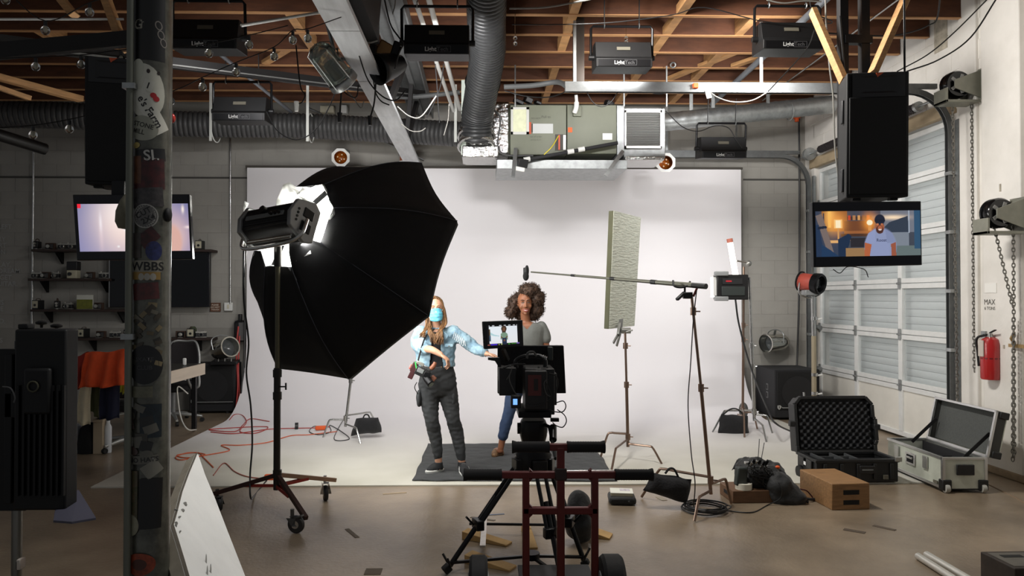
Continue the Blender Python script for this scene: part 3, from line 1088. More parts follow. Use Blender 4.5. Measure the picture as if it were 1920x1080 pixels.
def shell(t, ang0, ang1, s, off=0.0):
    r = .39 + (OB_R - .39) * (t + .12 * math.sin(math.pi * t))
    h = .17 + (OB_H - .17) * (t - .02 * math.sin(math.pi * t))
    p = obp(h, r + off, ang0).lerp(obp(h, r + off, ang1), s)
    c = OB_APEX + OB_N * h
    sag = math.sin(math.pi * s) * (.03 * math.sin(math.pi * t) + SAG[0] * t ** 2)
    return p + (c - p).normalized() * sag
for k in range(8):
    a0, a1 = PH + k * math.pi / 4, PH + (k + 1) * math.pi / 4
    SAG[0] = .034 if _proj((obp(OB_H, OB_R, a0) + obp(OB_H, OB_R, a1)) / 2)[0] > 760 else .006
    def fn(u, v, a0=a0, a1=a1):
        p = shell(v, a0, a1, u)
        return p + OB_N * .010 * noise.noise(p * 7)
    mid = _proj(shell(0, a0, a1, .5))
    if min((mid[0] - x) ** 2 + (mid[1] - y) ** 2 for x, y in ((566, 462),)) < 34 ** 2:
        def fn(u, v, a0=a0, a1=a1):
            t = -.17 * math.sin(math.pi * u) ** .8
            p = shell(t + (1 - t) * v, a0, a1, u)
            return p + OB_N * .010 * noise.noise(p * 7) + OB_N * .03 * noise.noise(p * 16) * (1 - v) ** 6
    MB().grid(fn, 8, 12).build('panel', SBM, sb, solid=.006, sharp=80, normals=False)
    MB().tube([shell(i / 12, a0, a1, 0, .006) for i in range(13)], .0035, 5).build('seam', SEAM, sb)
    MB().grid(lambda u, v, a0=a0, a1=a1: shell(1, a0, a1, u) + OB_N * .05 * v + (OB_C - shell(1, a0, a1, u)).normalized() * .02 * v, 8, 2).build('lip', SBM, sb, solid=.005, sharp=80, normals=False)
mb = MB().prism([obp(OB_H - .05, OB_R - .12, PH + k * math.pi / 4) for k in range(8)], OB_N * .004)
mb.build('diffuser', mat('diffusion_cloth', (240, 240, 238), .8, emit=(255, 252, 245), estr=2.0), sb)
# white inner lining bunched around the lamp opening
for k in range(8):
    a0, a1 = PH + k * math.pi / 4, PH + (k + 1) * math.pi / 4
    def fl_(u, v, a0=a0, a1=a1):
        q = shell(v * .8, a0, a1, u)
        q = q + (OB_C - q).normalized() * (.035 if v > .02 else .0)
        return q + V((noise.noise(q * 9), noise.noise(q * 9 + V((5, 0, 0))), noise.noise(q * 9 + V((0, 7, 0))))) * (.014 if v > .02 else .03)
    MB().grid(fl_, 8, 12).build('lining', LINE, sb, solid=.003, sharp=80, normals=False)
TLM = bpy.data.materials.new('glowing_lining_cloth')
TLM.use_nodes = True
_nt = TLM.node_tree
_b = _nt.nodes['Principled BSDF']
_b.inputs['Base Color'].default_value = (.85, .86, .86, 1)
_t = _nt.nodes.new('ShaderNodeBsdfTranslucent')
_t.inputs[0].default_value = (.9, .9, .88, 1)
_m = _nt.nodes.new('ShaderNodeMixShader')
_m.inputs[0].default_value = .55
_nt.links.new(_b.outputs[0], _m.inputs[1])
_nt.links.new(_t.outputs[0], _m.inputs[2])
_nt.links.new(_m.outputs[0], _nt.nodes['Material Output'].inputs[0])


def flap(pts, depth, seedv):
    """a crumpled corner of thin white lining"""
    c = V((0, 0, 0))
    P3 = [A(x, y, depth) for x, y in pts]
    for p in P3:
        c += p / len(P3)
    mb = MB()
    n = len(P3)
    vs, fs = [c + V((0, .04, 0))], []
    L = 3
    for l in range(1, L + 1):
        for i in range(n * 3):
            a, b = P3[i // 3], P3[(i // 3 + 1) % n]
            q = c.lerp(a.lerp(b, (i % 3) / 3), l / L)
            vs.append(q + V((.010 * noise.noise(q * 20), .06 * noise.noise(q * 14 + V((seedv, 0, 0))), .010 * noise.noise(q * 22))))
    m = n * 3
    for i in range(m):
        fs.append((0, 1 + i, 1 + (i + 1) % m))
        for l in range(L - 1):
            a = 1 + l * m
            fs.append((a + i, a + m + i, a + m + (i + 1) % m, a + (i + 1) % m))
    mb.add(vs, fs)
    mb.build('lining_flap', TLM, sb, solid=.002, sharp=80, normals=False)


D1 = OB_APEX.y
flap([(518, 384), (524, 366), (529, 348), (545, 342), (556, 350), (561, 362), (568, 350), (574, 356), (574, 378), (590, 381), (560, 390)], D1 - .02, 1)
flap([(455, 376), (466, 380), (462, 390), (457, 398)], D1 + .06, 2)
0 and flap([(576, 384), (592, 388), (590, 402), (583, 398)], D1 - .17, 3)
flap([(586, 420), (600, 407), (604, 410), (618, 411), (607, 428), (596, 440), (600, 460), (582, 452)], D1 - .02, 4)
flap([(454, 426), (460, 434), (474, 438), (476, 452), (484, 464), (466, 465), (455, 450), (449, 434)], D1 + .08, 5)
flap([(478, 450), (518, 452), (518, 458), (500, 462), (478, 462)], D1 + .02, 6)
0 and flap([(527, 462), (534, 460), (538, 480), (530, 478)], D1 - .05, 7)
0 and flap([(482, 466), (500, 464), (510, 463), (505, 472), (494, 482), (486, 480)], D1 - .06, 8)
0 and flap([(478, 374), (488, 372), (508, 380), (494, 388), (482, 386)], D1 - .02, 9)


def point(name, loc, power, r=.05, color=(1, .99, .96)):
    l = bpy.data.lights.new(name, 'POINT')
    l.energy = power
    l.shadow_soft_size = r
    l.color = color
    o = bpy.data.objects.new(name, l)
    COL.objects.link(o)
    o.location = loc


# lamp head: LED panel in the softbox opening, its own light spilling forward
head = thing('led_lamp_head', 'boxy black and silver LED lamp head plugged into the softbox', 'lamp', A(526, 450, 5.7))
hw, hn = V((.88, -.45, .03)).normalized(), OB_N
hw = (hw - hn * hw.dot(hn)).normalized()
hu = hw.cross(hn).normalized()
if hu.z < 0:
    hu = -hu
hc = A(524, 420, 5.66)
HM = Matrix((hw, hn, hu)).transposed()
HB = mat('charcoal_casting', (48, 48, 48), .42, .4, var=.1, scale=20)
HS = mat('grey_casting', (150, 152, 152), .45, .3)


def hp(x, y, z):
    return hc + hw * x + hn * y + hu * z


MB().prism([hp(-.27, -.10, -.08), hp(-.27, -.13, .0), hp(-.27, -.10, .10), hp(-.27, .06, .155), hp(-.27, .10, .12), hp(-.27, .10, -.12), hp(-.27, .04, -.14)], hw * .50).build('body', HB, head, bevel=.006)
for i in range(9):
    MB().bar(hp(-.26, -.108 - .002 * i * (i < 4) + .0, -.07 + .018 * i), hp(.22, -.108 - .002 * i * (i < 4), -.07 + .018 * i), .006, .012, hn).build('fin', HB, head)
MB().prism([hp(.23, -.12, -.10), hp(.23, -.15, .0), hp(.23, -.11, .12), hp(.23, .06, .175), hp(.23, .13, .13), hp(.23, .13, -.13), hp(.23, .05, -.165)], hw * .035).build('end_plate', HS, head, bevel=.006)
MB().prism([hp(-.30, -.12, -.10), hp(-.30, -.15, .0), hp(-.30, -.11, .12), hp(-.30, .06, .175), hp(-.30, .13, .13), hp(-.30, .13, -.13), hp(-.30, .05, -.165)], hw * .035).build('end_plate', HS, head, bevel=.006)
for x, z in ((.268, .055), (.268, -.055)):
    MB().box(hp(x, .02, z), (.012, .10, .075), HM).build('vent_cut', mat('dark_cut', (20, 20, 21), .6), head, bevel=.01)
for z in (.05, .02, -.01, -.04):
    MB().cyl(hp(.264, -.08, z), hp(.27, -.08, z), .010).build('bolt', mat('dark_cut', (20, 20, 21), .6), head)
MB().box(hp(-.02, -.135, .0), (.40, .012, .035), HM).build('control_strip', mat('grey_strip', (120, 124, 124), .5), head, bevel=.003)
for x in (.06, .10, .14):
    MB().cyl(hp(x, -.14, .0), hp(x, -.165, .0), .012).build('dial', BLACK, head)
MB().cyl(hp(-.06, -.12, .055), hp(-.06, -.15, .055), .03).build('dial', BLACK, head)
MB().tube(spl([hp(-.33, .0, .0), hp(-.34, -.02, -.12), hp(-.25, -.03, -.20), hp(.15, -.03, -.20), hp(.29, -.02, -.14), hp(.29, .0, 0)], 6), .014, 8).build('yoke', ALU, head)
for z in (-.155, -.175):
    MB().tube([hp(-.22, -.06, z), hp(.24, -.06, z)], .008, 8).build('yoke_bar', STEEL, head)
area('lamp_head_light', hp(0, .16, 0), hn, .34, 25, (1, .99, .96), sy=.2)
point('softbox_spill_lamp', hp(.24, .36, .07), 22, .05)
point('softbox_spill_lamp', hp(-.24, .36, -.08), 22, .05)
point('softbox_spill_lamp', hp(.0, .36, .16), 16, .05)
MB().box(hp(0, .104, 0), (.48, .006, .22), HM).build('led_face', mat('led_face', (240, 240, 238), .4, emit=(255, 252, 244), estr=2.0), head)

# roller stand
st = thing('roller_stand', 'black rolling light stand with red braces and three casters under the softbox', 'stand', G(521, 950))
MAST = mat('dark_mast', (52, 50, 47), .35, .7)
dm = 5.72
MB().cyl(A(521, 470, dm), A(520, 700, dm), .019).build('mast', mat('olive_mast', (96, 92, 74), .35, .7), st)
MB().cyl(A(521, 455, dm), A(521, 500, dm), .030).build('receiver', MAST, st)
MB().cyl(A(520, 690, dm), A(519, 918, dm), .026, n=14).build('mast', MAST, st)
for py in (700, 742, 888):
    MB().cyl(A(520, py - 7, dm), A(520, py + 7, dm), .034).build('collar', MAST, st)
MB().tube([A(524, 725, dm), A(535, 725, dm - .04)], .006, 6).build('tee_handle', BLACKM, st)
MB().tube([A(536, 718, dm - .04), A(536, 731, dm - .04)], .007, 6).build('tee_handle', BLACKM, st)
mb0 = A(520, 908, dm)
hub = A(520, 890, dm)
legs = [A(574, 972, 5.32), A(400, 926, 5.85), A(629, 900, 6.12)]
for i, e in enumerate(legs):
    MB().bar(hub, e, .032, .032).build('leg', mat('dark_red_brown', (58, 34, 28), .5, .3) if i < 2 else mat('tan_leg', (150, 120, 96), .5, .3), st, bevel=.003)
    k = hub.lerp(e, .48)
    for o in (-.018, .018):
        MB().bar(mb0 + V((o, 0, -.01)), k + V((o, 0, -.012)), .008, .022).build('brace', mat('red_brace', (150, 44, 32), .5, .2), st)


def caster(parent, e, r, yaw, M1, M2):
    x, y = e.x, e.y
    ca, sa = math.cos(yaw), math.sin(yaw)
    ax = V((sa, -ca, 0))
    cc = V((x - ca * .03, y - sa * .03, r))
    w = MB().lathe([(0.0, -.017), (r * .55, -.017), (r * .9, -.017), (r, -.008), (r, .008), (r * .9, .017), (r * .55, .017), (0, .017)], cc, ax, 22).build('wheel', M1, parent)
    MB().lathe([(0, -.02), (r * .45, -.02), (r * .45, .02), (0, .02)], cc, ax, 16).build('wheel_hub', STEEL, w)
    top = V((x, y, max(e.z, r * 2.2)))
    for s in (-1, 1):
        MB().prism([cc + ax * s * .024 + V((-.02, -.0, -.01)), cc + ax * s * .024 + V((.02, 0, -.01)), top + ax * s * .024 + V((.035 * ca, .035 * sa, -.03)), top + ax * s * .024 + V((-.035 * ca, -.035 * sa, -.03))], ax * .004).build('fork', M2, parent)
    MB().cyl(top + V((0, 0, -.035)), top + V((0, 0, .03)), .014).build('stem', M2, parent)
    MB().box(top + V((-.05 * ca, -.05 * sa, -.02)), (.06, .04, .01), Euler((0, .3, yaw))).build('brake_pedal', M2, parent)


caster(st, legs[0] + V((-.09, -.03, 0)), .062, 2.9, mat('dark_wheel', (36, 36, 36), .45), mat('grey_fork', (84, 84, 82), .4, .7))
caster(st, legs[1] + V((.03, .0, 0)), .062, 2.2, mat('dark_wheel', (36, 36, 36), .45), mat('grey_fork', (84, 84, 82), .4, .7))
caster(st, legs[2] + V((-.09, .03, 0)), .062, 1.9, mat('dark_wheel', (36, 36, 36), .45), STEEL)


# ------------------------------------------------------------------ century stands
def cstand(name, label, top, base, legdirs, m, r0=.016, r1=.012, hub_z=.22, leg_len=.5, collars=()):
    """base: floor point below the mast; legdirs: floor end points"""
    t = thing(name, label, 'stand', base)
    hz = V((base.x, base.y, hub_z))
    mid = hz.lerp(top, .5)
    MB().cyl(hz - V((0, 0, .08)), mid, r0).build('mast', m, t)
    MB().cyl(mid, top, r1).build('riser', m, t)
    for f in (.02, .5) + tuple(collars):
        q = hz.lerp(top, f)
        MB().cyl(q - V((0, 0, .03)), q + V((0, 0, .03)), r0 * 1.6).build('collar', m, t)
        MB().tube([q, q + V((.05, -.02, 0))], .006, 6).build('tee_handle', m, t)
    for i, e in enumerate(legdirs):
        e = V((e[0], e[1], .011))
        z = hub_z - .05 + .05 * i
        s = V((base.x, base.y, z))
        k = s.lerp(V((e.x, e.y, z)), .72)
        MB().tube(spl([s, s.lerp(k, .6), k - (k - s).normalized() * .03, k + (e - k) * .12, e], 5), .011, 8).build('leg', m, t)
    return t


def gp(px, py):
    return G(px, py)


BROWNST = mat('bronze_steel', (140, 118, 104), .3, .85)
cb = G(1176, 862)
cstand('century_stand', 'bronze coloured stand that holds the silver reflector board', A(1172, 620, 7.55), V((cb.x, 7.55, 0)), [gp(1241, 872), gp(1145, 893), gp(1126, 860)], BROWNST, collars=(.86,))
cb2 = G(1300, 930)
cstand('century_stand', 'bronze coloured stand under the microphone boom with a black sandbag on its leg', A(1296, 548, 5.72), V((cb2.x, 5.72, 0)), [gp(1302, 980), gp(1371, 946), gp(1203, 934)], BROWNST, .014, .011, collars=(.9,))
cb3 = G(1403, 805)
cstand('century_stand', 'chrome stand at the back carrying the LED panel light', A(1405, 520, 9.1), V((cb3.x, 9.1, 0)), [gp(1437, 831), gp(1448, 814), gp(1336, 812)], STEEL, .02, .016, collars=(.35,))
cstand('century_stand', 'bronze stand at the back carrying the glowing tube light', A(1398, 500, 9.2) + V((-.02, 0, 0)), V((cb3.x - .09, 9.25, 0)), [gp(1380, 800), gp(1420, 806), gp(1396, 822)], BROWNST, .016, .013, collars=(.6,))
cb4 = G(663, 806)
cstand('century_stand', 'chrome stand half hidden behind the softbox with a black sandbag', A(668, 640, 8.8), V((cb4.x, 8.8, 0)), [gp(676, 834), gp(606, 822), gp(712, 812)], STEEL, .016, .013)
# reflector board with its grip
SILV = mat('scratched_foil_face', (236, 240, 226), .32, .30, var=.12, scale=30, bump=.9, bscale=12, stretch=(1, 1, 5))
rb = thing('reflector_board', 'upright silver foil reflector board on a bronze stand', 'reflector', A(1168, 616, 7.6))
q = [A(1150, 395, 7.5), A(1201, 408, 7.95), A(1189, 611, 7.95), A(1141, 617, 7.5)]
nrm = (q[1] - q[0]).cross(q[3] - q[0]).normalized()
if nrm.y > 0:
    nrm = -nrm
MB().prism([p + nrm * .002 for p in q], nrm * .004).build('foil_face', SILV, rb, bevel=.002)
MB().prism([p - nrm * .055 for p in q], nrm * .055).build('foam_core', mat('cream_foam', (92, 92, 70), .8, var=.1, scale=8), rb, bevel=.006)
MB().prism([q[3].lerp(q[2], .30) + nrm * .007, q[3].lerp(q[2], .50) + nrm * .007, q[3].lerp(q[2], .55) + nrm * .007 + V((0, 0, .14)), q[3].lerp(q[2], .42) + nrm * .007 + V((0, 0, .14))], nrm * .002).build('tape', mat('grey_tape2', (150, 152, 150), .5), rb)
gm = mat('clamp_steel', (150, 150, 146), .4, .8)
a = A(1166, 614, 7.62)
gp_ = thing('board_clamp', 'steel gator clamp gripping the bottom edge of the silver board', 'clamp', a)
MB().bar(A(1163, 606, 7.62), A(1160, 628, 7.58), .03, .05).build('jaw', gm, gp_, bevel=.004)
MB().bar(A(1160, 625, 7.6), A(1150, 643, 7.5), .014, .03).build('handle', gm, gp_, bevel=.004)
MB().bar(A(1163, 625, 7.6), A(1156, 649, 7.55), .014, .03).build('handle', gm, gp_, bevel=.004)
MB().cyl(A(1165, 620, 7.56), A(1182, 620, 7.56), .03).build('grip_head', gm, gp_)
MB().cyl(A(1168, 624, 7.56), A(1186, 619, 7.5), .008).build('tee_handle', gm, gp_)

# boom with microphone
bm_ = thing('microphone_boom', 'long tapering microphone boom resting on the tall stand', 'boom', A(1296, 545, 5.72))
e0, e1 = A(1324, 537, 5.55), A(996, 510, 7.35)
L_ = [(0, .022), (.06, .021), (.24, .018), (.25, .015), (.46, .0145), (.47, .0115), (.70, .011), (.71, .0085), (1, .008)]
for (t0, r0), (t1, r1) in zip(L_, L_[1:]):
    if t1 - t0 > .02:
        MB().cyl(e0.lerp(e1, t0), e0.lerp(e1, t1), r0, r1, 10).build('tube', mat('grey_green_tube', (112, 112, 100), .4, .5) if t0 > .05 else BLACK, bm_)
    else:
        MB().cyl(e0.lerp(e1, t0 - .008), e0.lerp(e1, t1 + .008), r0 * 1.12, r0 * 1.12, 10).build('lock_ring', BLACK, bm_)
mc = thing('microphone', 'small black microphone hanging from the boom tip above the curly haired woman', 'microphone', A(987, 515, 7.38))
MB().torus(A(988, 508, 7.38), (1, .2, 0), .05, .008, 14, 6).build('shock_mount', BLACKM, mc)
MB().cyl(A(986, 503, 7.38), A(986, 514, 7.36), .026).build('body', BLACK, mc)
MB().ell(A(986, 518, 7.35), (.03, .03, .045)).build('foam_tip', mat('black_foam', (26, 26, 27), .95), mc)
bh = thing('boom_holder', 'black boom holder clamp on top of the tall stand', 'clamp', A(1288, 556, 5.7))
MB().tube(spl([A(1262, 526, 5.75), A(1264, 536, 5.72), A(1276, 539, 5.7), A(1288, 536, 5.68), A(1294, 528, 5.7)], 6), .008, 7).build('cradle', BLACKM, bh)
MB().cyl(A(1284, 539, 5.7), A(1284, 550, 5.7), .008).build('post', BLACKM, bh)
MB().box(A(1289, 554, 5.7), (.07, .05, .05)).build('grip_head', BLACK, bh, bevel=.008)
MB().bar(A(1284, 548, 5.7), A(1269, 562, 5.66), .03, .022).build('handle', BLACK, bh, bevel=.006)
MB().bar(A(1300, 556, 5.68), A(1307, 540, 5.68), .014, .014).build('arm', mat('red_arm', (110, 36, 34), .5), bh)
one(MB().tube(spl([A(1306, 545, 5.6), A(1300, 600, 5.66), A(1295, 680, 5.68), A(1290, 760, 5.68), A(1296, 850, 5.68), A(1303, 905, 5.66), G(1300, 955)], 8), .0045, 5), 'audio_cable', BLACKC, 'thin black cable falling along the boom stand', 'cable')

# tube light and LED panel
tb = thing('tube_light', 'glowing white tube light tilted above the LED panel', 'light', A(1377, 515, 9.2))
a, b = A(1379, 516, 9.2), A(1369, 455, 9.2)
MB().cyl(a, b, .034, n=14).build('tube', mat('tube_glow', (255, 250, 240), .4, emit=(255, 248, 236), estr=5.0), tb)
MB().cyl(b, b + (b - a).normalized() * .05, .037, n=14).build('end_cap', mat('red_cap', (190, 110, 90), .5), tb)
MB().tube([A(1381, 489, 9.2), A(1400, 492, 9.22)], .012).build('arm', STEEL, tb)
MB().ell(A(1404, 494, 9.22), .035).build('knuckle', gm, tb)
lp = thing('led_light', 'black LED panel light with grey corner brackets on the chrome stand', 'light', A(1375, 567, 9.1))
a, b = A(1345, 562, 9.0), A(1401, 515, 9.05)
MB().bx((a.x, 9.0, a.z), (b.x, 9.16, b.z)).build('housing', BLACK, lp, bevel=.01)
MB().bx((a.x + .05, 8.985, a.z + .05), (b.x - .05, 9.0, a.z + .16)).build('heat_sink', mat('dark_green_grey', (48, 54, 52), .5), lp, bevel=.006)
MB().bx((a.x + .06, 8.985, a.z + .19), (b.x - .08, 9.0, a.z + .26)).build('control_plate', mat('dark_plate', (30, 30, 32), .6), lp)
MB().bx((a.x + .1, 8.98, a.z + .215), (a.x + .17, 8.986, a.z + .235)).build('badge', mat('red_badge', (180, 40, 50), .5), lp)
for zz in (513, 560):
    q = A(1344, zz, 9.0)
    MB().box(q + V((.06, .02, 0)), (.16, .1, .055), Euler((0, 0, -.15))).build('corner_bracket', mat('grey_casting', (150, 152, 152), .45, .3), lp, bevel=.01)
MB().bx((a.x - .018, 9.03, a.z + .05), (a.x + .004, 9.1, b.z - .03)).build('side_rail', WHITEP, lp, bevel=.004)
MB().bx((a.x - .028, 9.11, a.z + .03), (b.x, 9.175, b.z - .03)).build('lit_face', mat('led_face', (240, 240, 238), .4, emit=(255, 252, 244), estr=6.0), lp)
area('led_panel_light', (a.x + .15, 9.2, (a.z + b.z) / 2), (-.5, .85, -.05), .3, 8, sy=.25)
one(MB().tube(spl([A(1379, 562, 9.0), A(1386, 610, 9.0), A(1408, 690, 8.9), A(1440, 770, 8.6), A(1456, 795, 8.3), G(1490, 812)], 8), .011, 6), 'power_cable', BLACKC, 'dark cable swinging from the LED panel down towards the case', 'cable')
# fresnel
fr = thing('fresnel_light', 'small red film light with a black lens barrel in the corner', 'light', A(1522, 556, 9.7))
c_, ax_ = A(1519, 530, 9.7), V((.45, -.62, -.12)).normalized()
MB().lathe([(0, -.14), (.10, -.14), (.115, -.10), (.115, .06), (.10, .09)], c_, ax_, 20).build('housing', mat('faded_red_paint', (176, 76, 62), .5), fr)
MB().lathe([(.10, .05), (.135, .06), (.14, .14), (.125, .16), (.105, .15), (.1, .1), (0, .1)], c_, ax_, 24).build('lens_barrel', BLACKM, fr)
MB().lathe([(0, .118), (.06, .114), (.10, .10)], c_, ax_, 20, False).build('lens', mat('dark_lens', (20, 24, 28), .1), fr)
MB().torus(c_ - ax_ * .13, ax_, .125, .012, 20).build('rim', BLACKM, fr)
MB().tube(spl([c_ + V((-.14, 0, 0)), c_ + V((-.14, 0, -.14)), c_ + V((0, 0, -.2)), c_ + V((.14, 0, -.14)), c_ + V((.14, 0, 0))], 6), .011, 7).build('yoke', STEEL, fr)
MB().box(c_ + V((-.02, -.02, -.13)), (.16, .14, .07)).build('base_box', mat('grey_casting', (150, 152, 152), .45, .3), fr, bevel=.008)
fs_ = thing('light_stand', 'tall chrome roller stand in the corner under the small red light', 'stand', V((A(1525, 700, 9.7).x, 9.7, 0)))
MB().cyl(A(1524, 556, 9.7), A(1526, 640, 9.7), .026).build('mast', STEEL, fs_)
MB().cyl(A(1526, 630, 9.7), V((A(1526, 700, 9.7).x, 9.7, .2)), .032).build('mast', mat('tan_mast', (168, 156, 132), .45, .4), fs_)
for py in (600, 705, 740):
    q = A(1527, py, 9.7)
    MB().cyl(q, q + V((0, 0, .04)), .045).build('collar', STEEL, fs_)
    MB().tube([q, q + V((.09, -.03, .02))], .012, 6).build('tee_handle', WHITEP, fs_)
q0 = V((A(1526, 700, 9.7).x, 9.7, .25))
for e in (G(1480, 785), V((q0.x + .25, 9.5, .1)), V((q0.x + .1, 10.1, .1))):
    MB().bar(q0, V((e.x, e.y, .12)), .03, .03).build('leg', mat('tan_mast', (168, 156, 132), .45, .4), fs_)
    caster(fs_, V((e.x, e.y, .12)), .06, 2.4, mat('tan_wheel', (150, 138, 118), .6), STEEL)
one(MB().tube(spl([A(1498, 215, 10.98), A(1499, 400, 11.0), A(1498, 560, 10.95), A(1494, 690, 10.9), A(1492, 735, 10.6), A(1500, 745, 10.3)], 8), .014, 6), 'power_cable', BLACKC, 'dark cable hanging down the grey wall in the corner', 'cable')
one(MB().cyl(A(1494, 209, 10.98), A(1494, 222, 10.98), .05).cyl(A(1494, 222, 10.98), A(1494, 228, 10.98), .03), 'pull_switch', mat('orange_decal', (226, 92, 34), .6), 'small orange pull switch at the top of the corner cable', 'switch')


# ------------------------------------------------------------------ par cans
def parcan(name, c, ax, r, L, label, m, gel=None, yoke=True):
    t = thing(name, label, 'lamp', c)
    ax = V(ax).normalized()
    MB().lathe([(.001, -.62 * L), (r * .45, -.6 * L), (r * .8, -.45 * L), (r * .95, -.3 * L), (r, -.1 * L), (r, .5 * L), (r * 1.08, .5 * L), (r * 1.08, .56 * L), (r * .95, .56 * L), (r * .93, .1 * L), (r * .5, -.2 * L), (.001, -.25 * L)], c, ax, 24).build('can', m, t)
    if gel:
        MB().lathe([(.001, .30 * L), (r * .6, .28 * L), (r * .93, .18 * L)], c, ax, 22, False).build('lens', gel, t)
        x = ax.orthogonal().normalized()
        y = ax.cross(x)
        o = MB()
        ro, ri = r * 1.42, r * .97
        outer = [c + ax * .57 * L + (x * math.cos(a) + y * math.sin(a)) * ro for a in [math.pi / 8 + math.pi / 4 * k for k in range(8) for _ in range(2)]]
        inner = [c + ax * .57 * L + (x * math.cos(a) + y * math.sin(a)) * ri for a in [math.pi / 8 + math.pi / 8 * k for k in range(16)]]
        o.rings([outer, inner, [p + ax * .012 for p in inner], [p + ax * .012 for p in outer]], False, True)
        o.build('gel_frame', WHITEP, t)
        for k in range(4):
            a = k * 1.6 + .4
            q = c + ax * .35 * L + (x * math.cos(a) + y * math.sin(a)) * r * .5
            MB().ell(q, .012, None, 8, 5).build('glint', mat('gel_glint', (250, 224, 180), .2), t)  # pale beads stand in for glints on the gel
    else:
        MB().lathe([(.001, .15 * L), (r * .5, .17 * L), (r * .93, .22 * L)], c, ax, 22, False).build('lens', mat('smoky_lens', (70, 74, 76), .12), t)
    if yoke:
        s = ax.cross(V((0, 0, 1))).normalized()
        u = s.cross(ax)
        MB().tube(spl([c + s * r * 1.12, c + s * r * 1.12 + u * r * 1.1, c + u * r * 1.5, c - s * r * 1.12 + u * r * 1.1, c - s * r * 1.12], 5), .008, 6).build('yoke', GALV, t)
        if yoke == 'wall':
            MB().bar(c + u * r * 1.5, V((c.x, YB, c.z + .0)) - ax * .05, .03, .02).build('wall_arm', GALV, t)
    return t


POL = mat('polished_can', (200, 198, 190), .16, 1.0)
AMB = mat('amber_gel', (176, 92, 20), .12, rgb2=(90, 44, 10), var=.2, scale=20)
parcan('par_can', A(1455, 642, 10.85), (-.93, -.42, -.05), .125, .36, 'polished silver par can lamp on the grey wall above the subwoofer', POL, yoke='wall')
parcan('par_can', A(418, 655, 10.6), (.72, -.62, .22), .135, .36, 'polished silver par can lamp resting on the black subwoofer beside the desk', POL)
parcan('par_can', A(640, 297, 10.7), (.12, -1, -.1), .095, .26, 'white framed amber lamp clipped over the cyclorama above the softbox', mat('copper_can', (176, 110, 70), .3, .8), AMB)
parcan('par_can', A(1245, 307, 10.0), (-.1, -1, -.08), .095, .26, 'white framed amber lamp beside the air handler', mat('copper_can', (176, 110, 70), .3, .8), AMB)
parcan('par_can', A(759, 292, 10.7), (.0, -.25, -1), .07, .2, 'small copper lamp pointing down at the end of the truss', mat('copper_can2', (206, 120, 84), .4, .5), mat('amber_glow', (220, 150, 110), .3))


# ------------------------------------------------------------------ subwoofers
def sub(c, w, d, h, yaw, label):
    t = thing('subwoofer', label, 'speaker', (0, 0, 0), 'pair of subwoofers')
    b = MB().bx((-w / 2, -d / 2, .03), (w / 2, d / 2, h)).build('cabinet', mat('black_carpet', (30, 30, 32), .8, var=.2, scale=60), t, bevel=.012)
    MB().bx((-w / 2 + .03, -d / 2 - .012, .14), (w / 2 - .03, -d / 2, h - .03)).build('grille', mat('fine_grille', (10, 10, 11), .75, var=.3, scale=200), t, bevel=.006)
    MB().lathe([(.001, 0), (.10, .002), (.22, .006)], (0, -d / 2 - .013, h * .55), (0, -1, 0), 28, False).build('cone_disc', mat('cone_grey', (24, 24, 26), .6), t)  # shallow grey disc marking the cone on the grille
    lm = mat('silver_trim', (206, 208, 206), .35, .6)
    l = MB().bx((-w / 2 + .10, -d / 2 - .018, .165), (w / 2 - .03, -d / 2 - .012, .172))
    l.bar((-w / 2 + .10, -d / 2 - .015, .168), (-w / 2 + .06, -d / 2 - .015, .20), .006, .006)
    l.prism([(-w / 2 + .03, -d / 2 - .019, .20), (-w / 2 + .075, -d / 2 - .019, .20), (-w / 2 + .075, -d / 2 - .019, .165), (-w / 2 + .053, -d / 2 - .019, .14), (-w / 2 + .03, -d / 2 - .019, .165)], (0, .006, 0))
    l.build('trim_line', lm, t)
    MB().prism([(-w / 2 + .045, -d / 2 - .021, .188), (-w / 2 + .061, -d / 2 - .021, .188), (-w / 2 + .053, -d / 2 - .021, .155)], (0, .003, 0)).build('emblem', BLACK, t)
    for x in (-1, 1):
        for k in (0, 1):
            MB().box((x * w / 2, -d * .12, h * .62 - k * .11), (.012, .06, .09)).build('handle_cup', mat('grey_cup', (86, 86, 86), .5), t, bevel=.01)
            MB().box((x * (w / 2 + .003), -d * .12, h * .62 - k * .11), (.012, .036, .06)).build('handle_hole', mat('hole', (6, 6, 6), .8), t, bevel=.008)
    for x in (-.2, .2):
        for y in (-.15, .15):
            MB().cyl((x, y, 0), (x, y, .032), .025).build('foot', RUBBER, t)
    t.location = c
    t.rotation_euler = (0, 0, yaw)
    return t


q = G(1470, 772)
sub(V((4.27, 10.32, 0)), .62, .66, .68, .02, 'black subwoofer cabinet under the silver can by the roller door')
q = G(392, 776)
sub(V((q.x + .03, q.y + .20, 0)), .64, .38, .71, .06, 'black subwoofer cabinet beside the desk, next to the cyclorama')


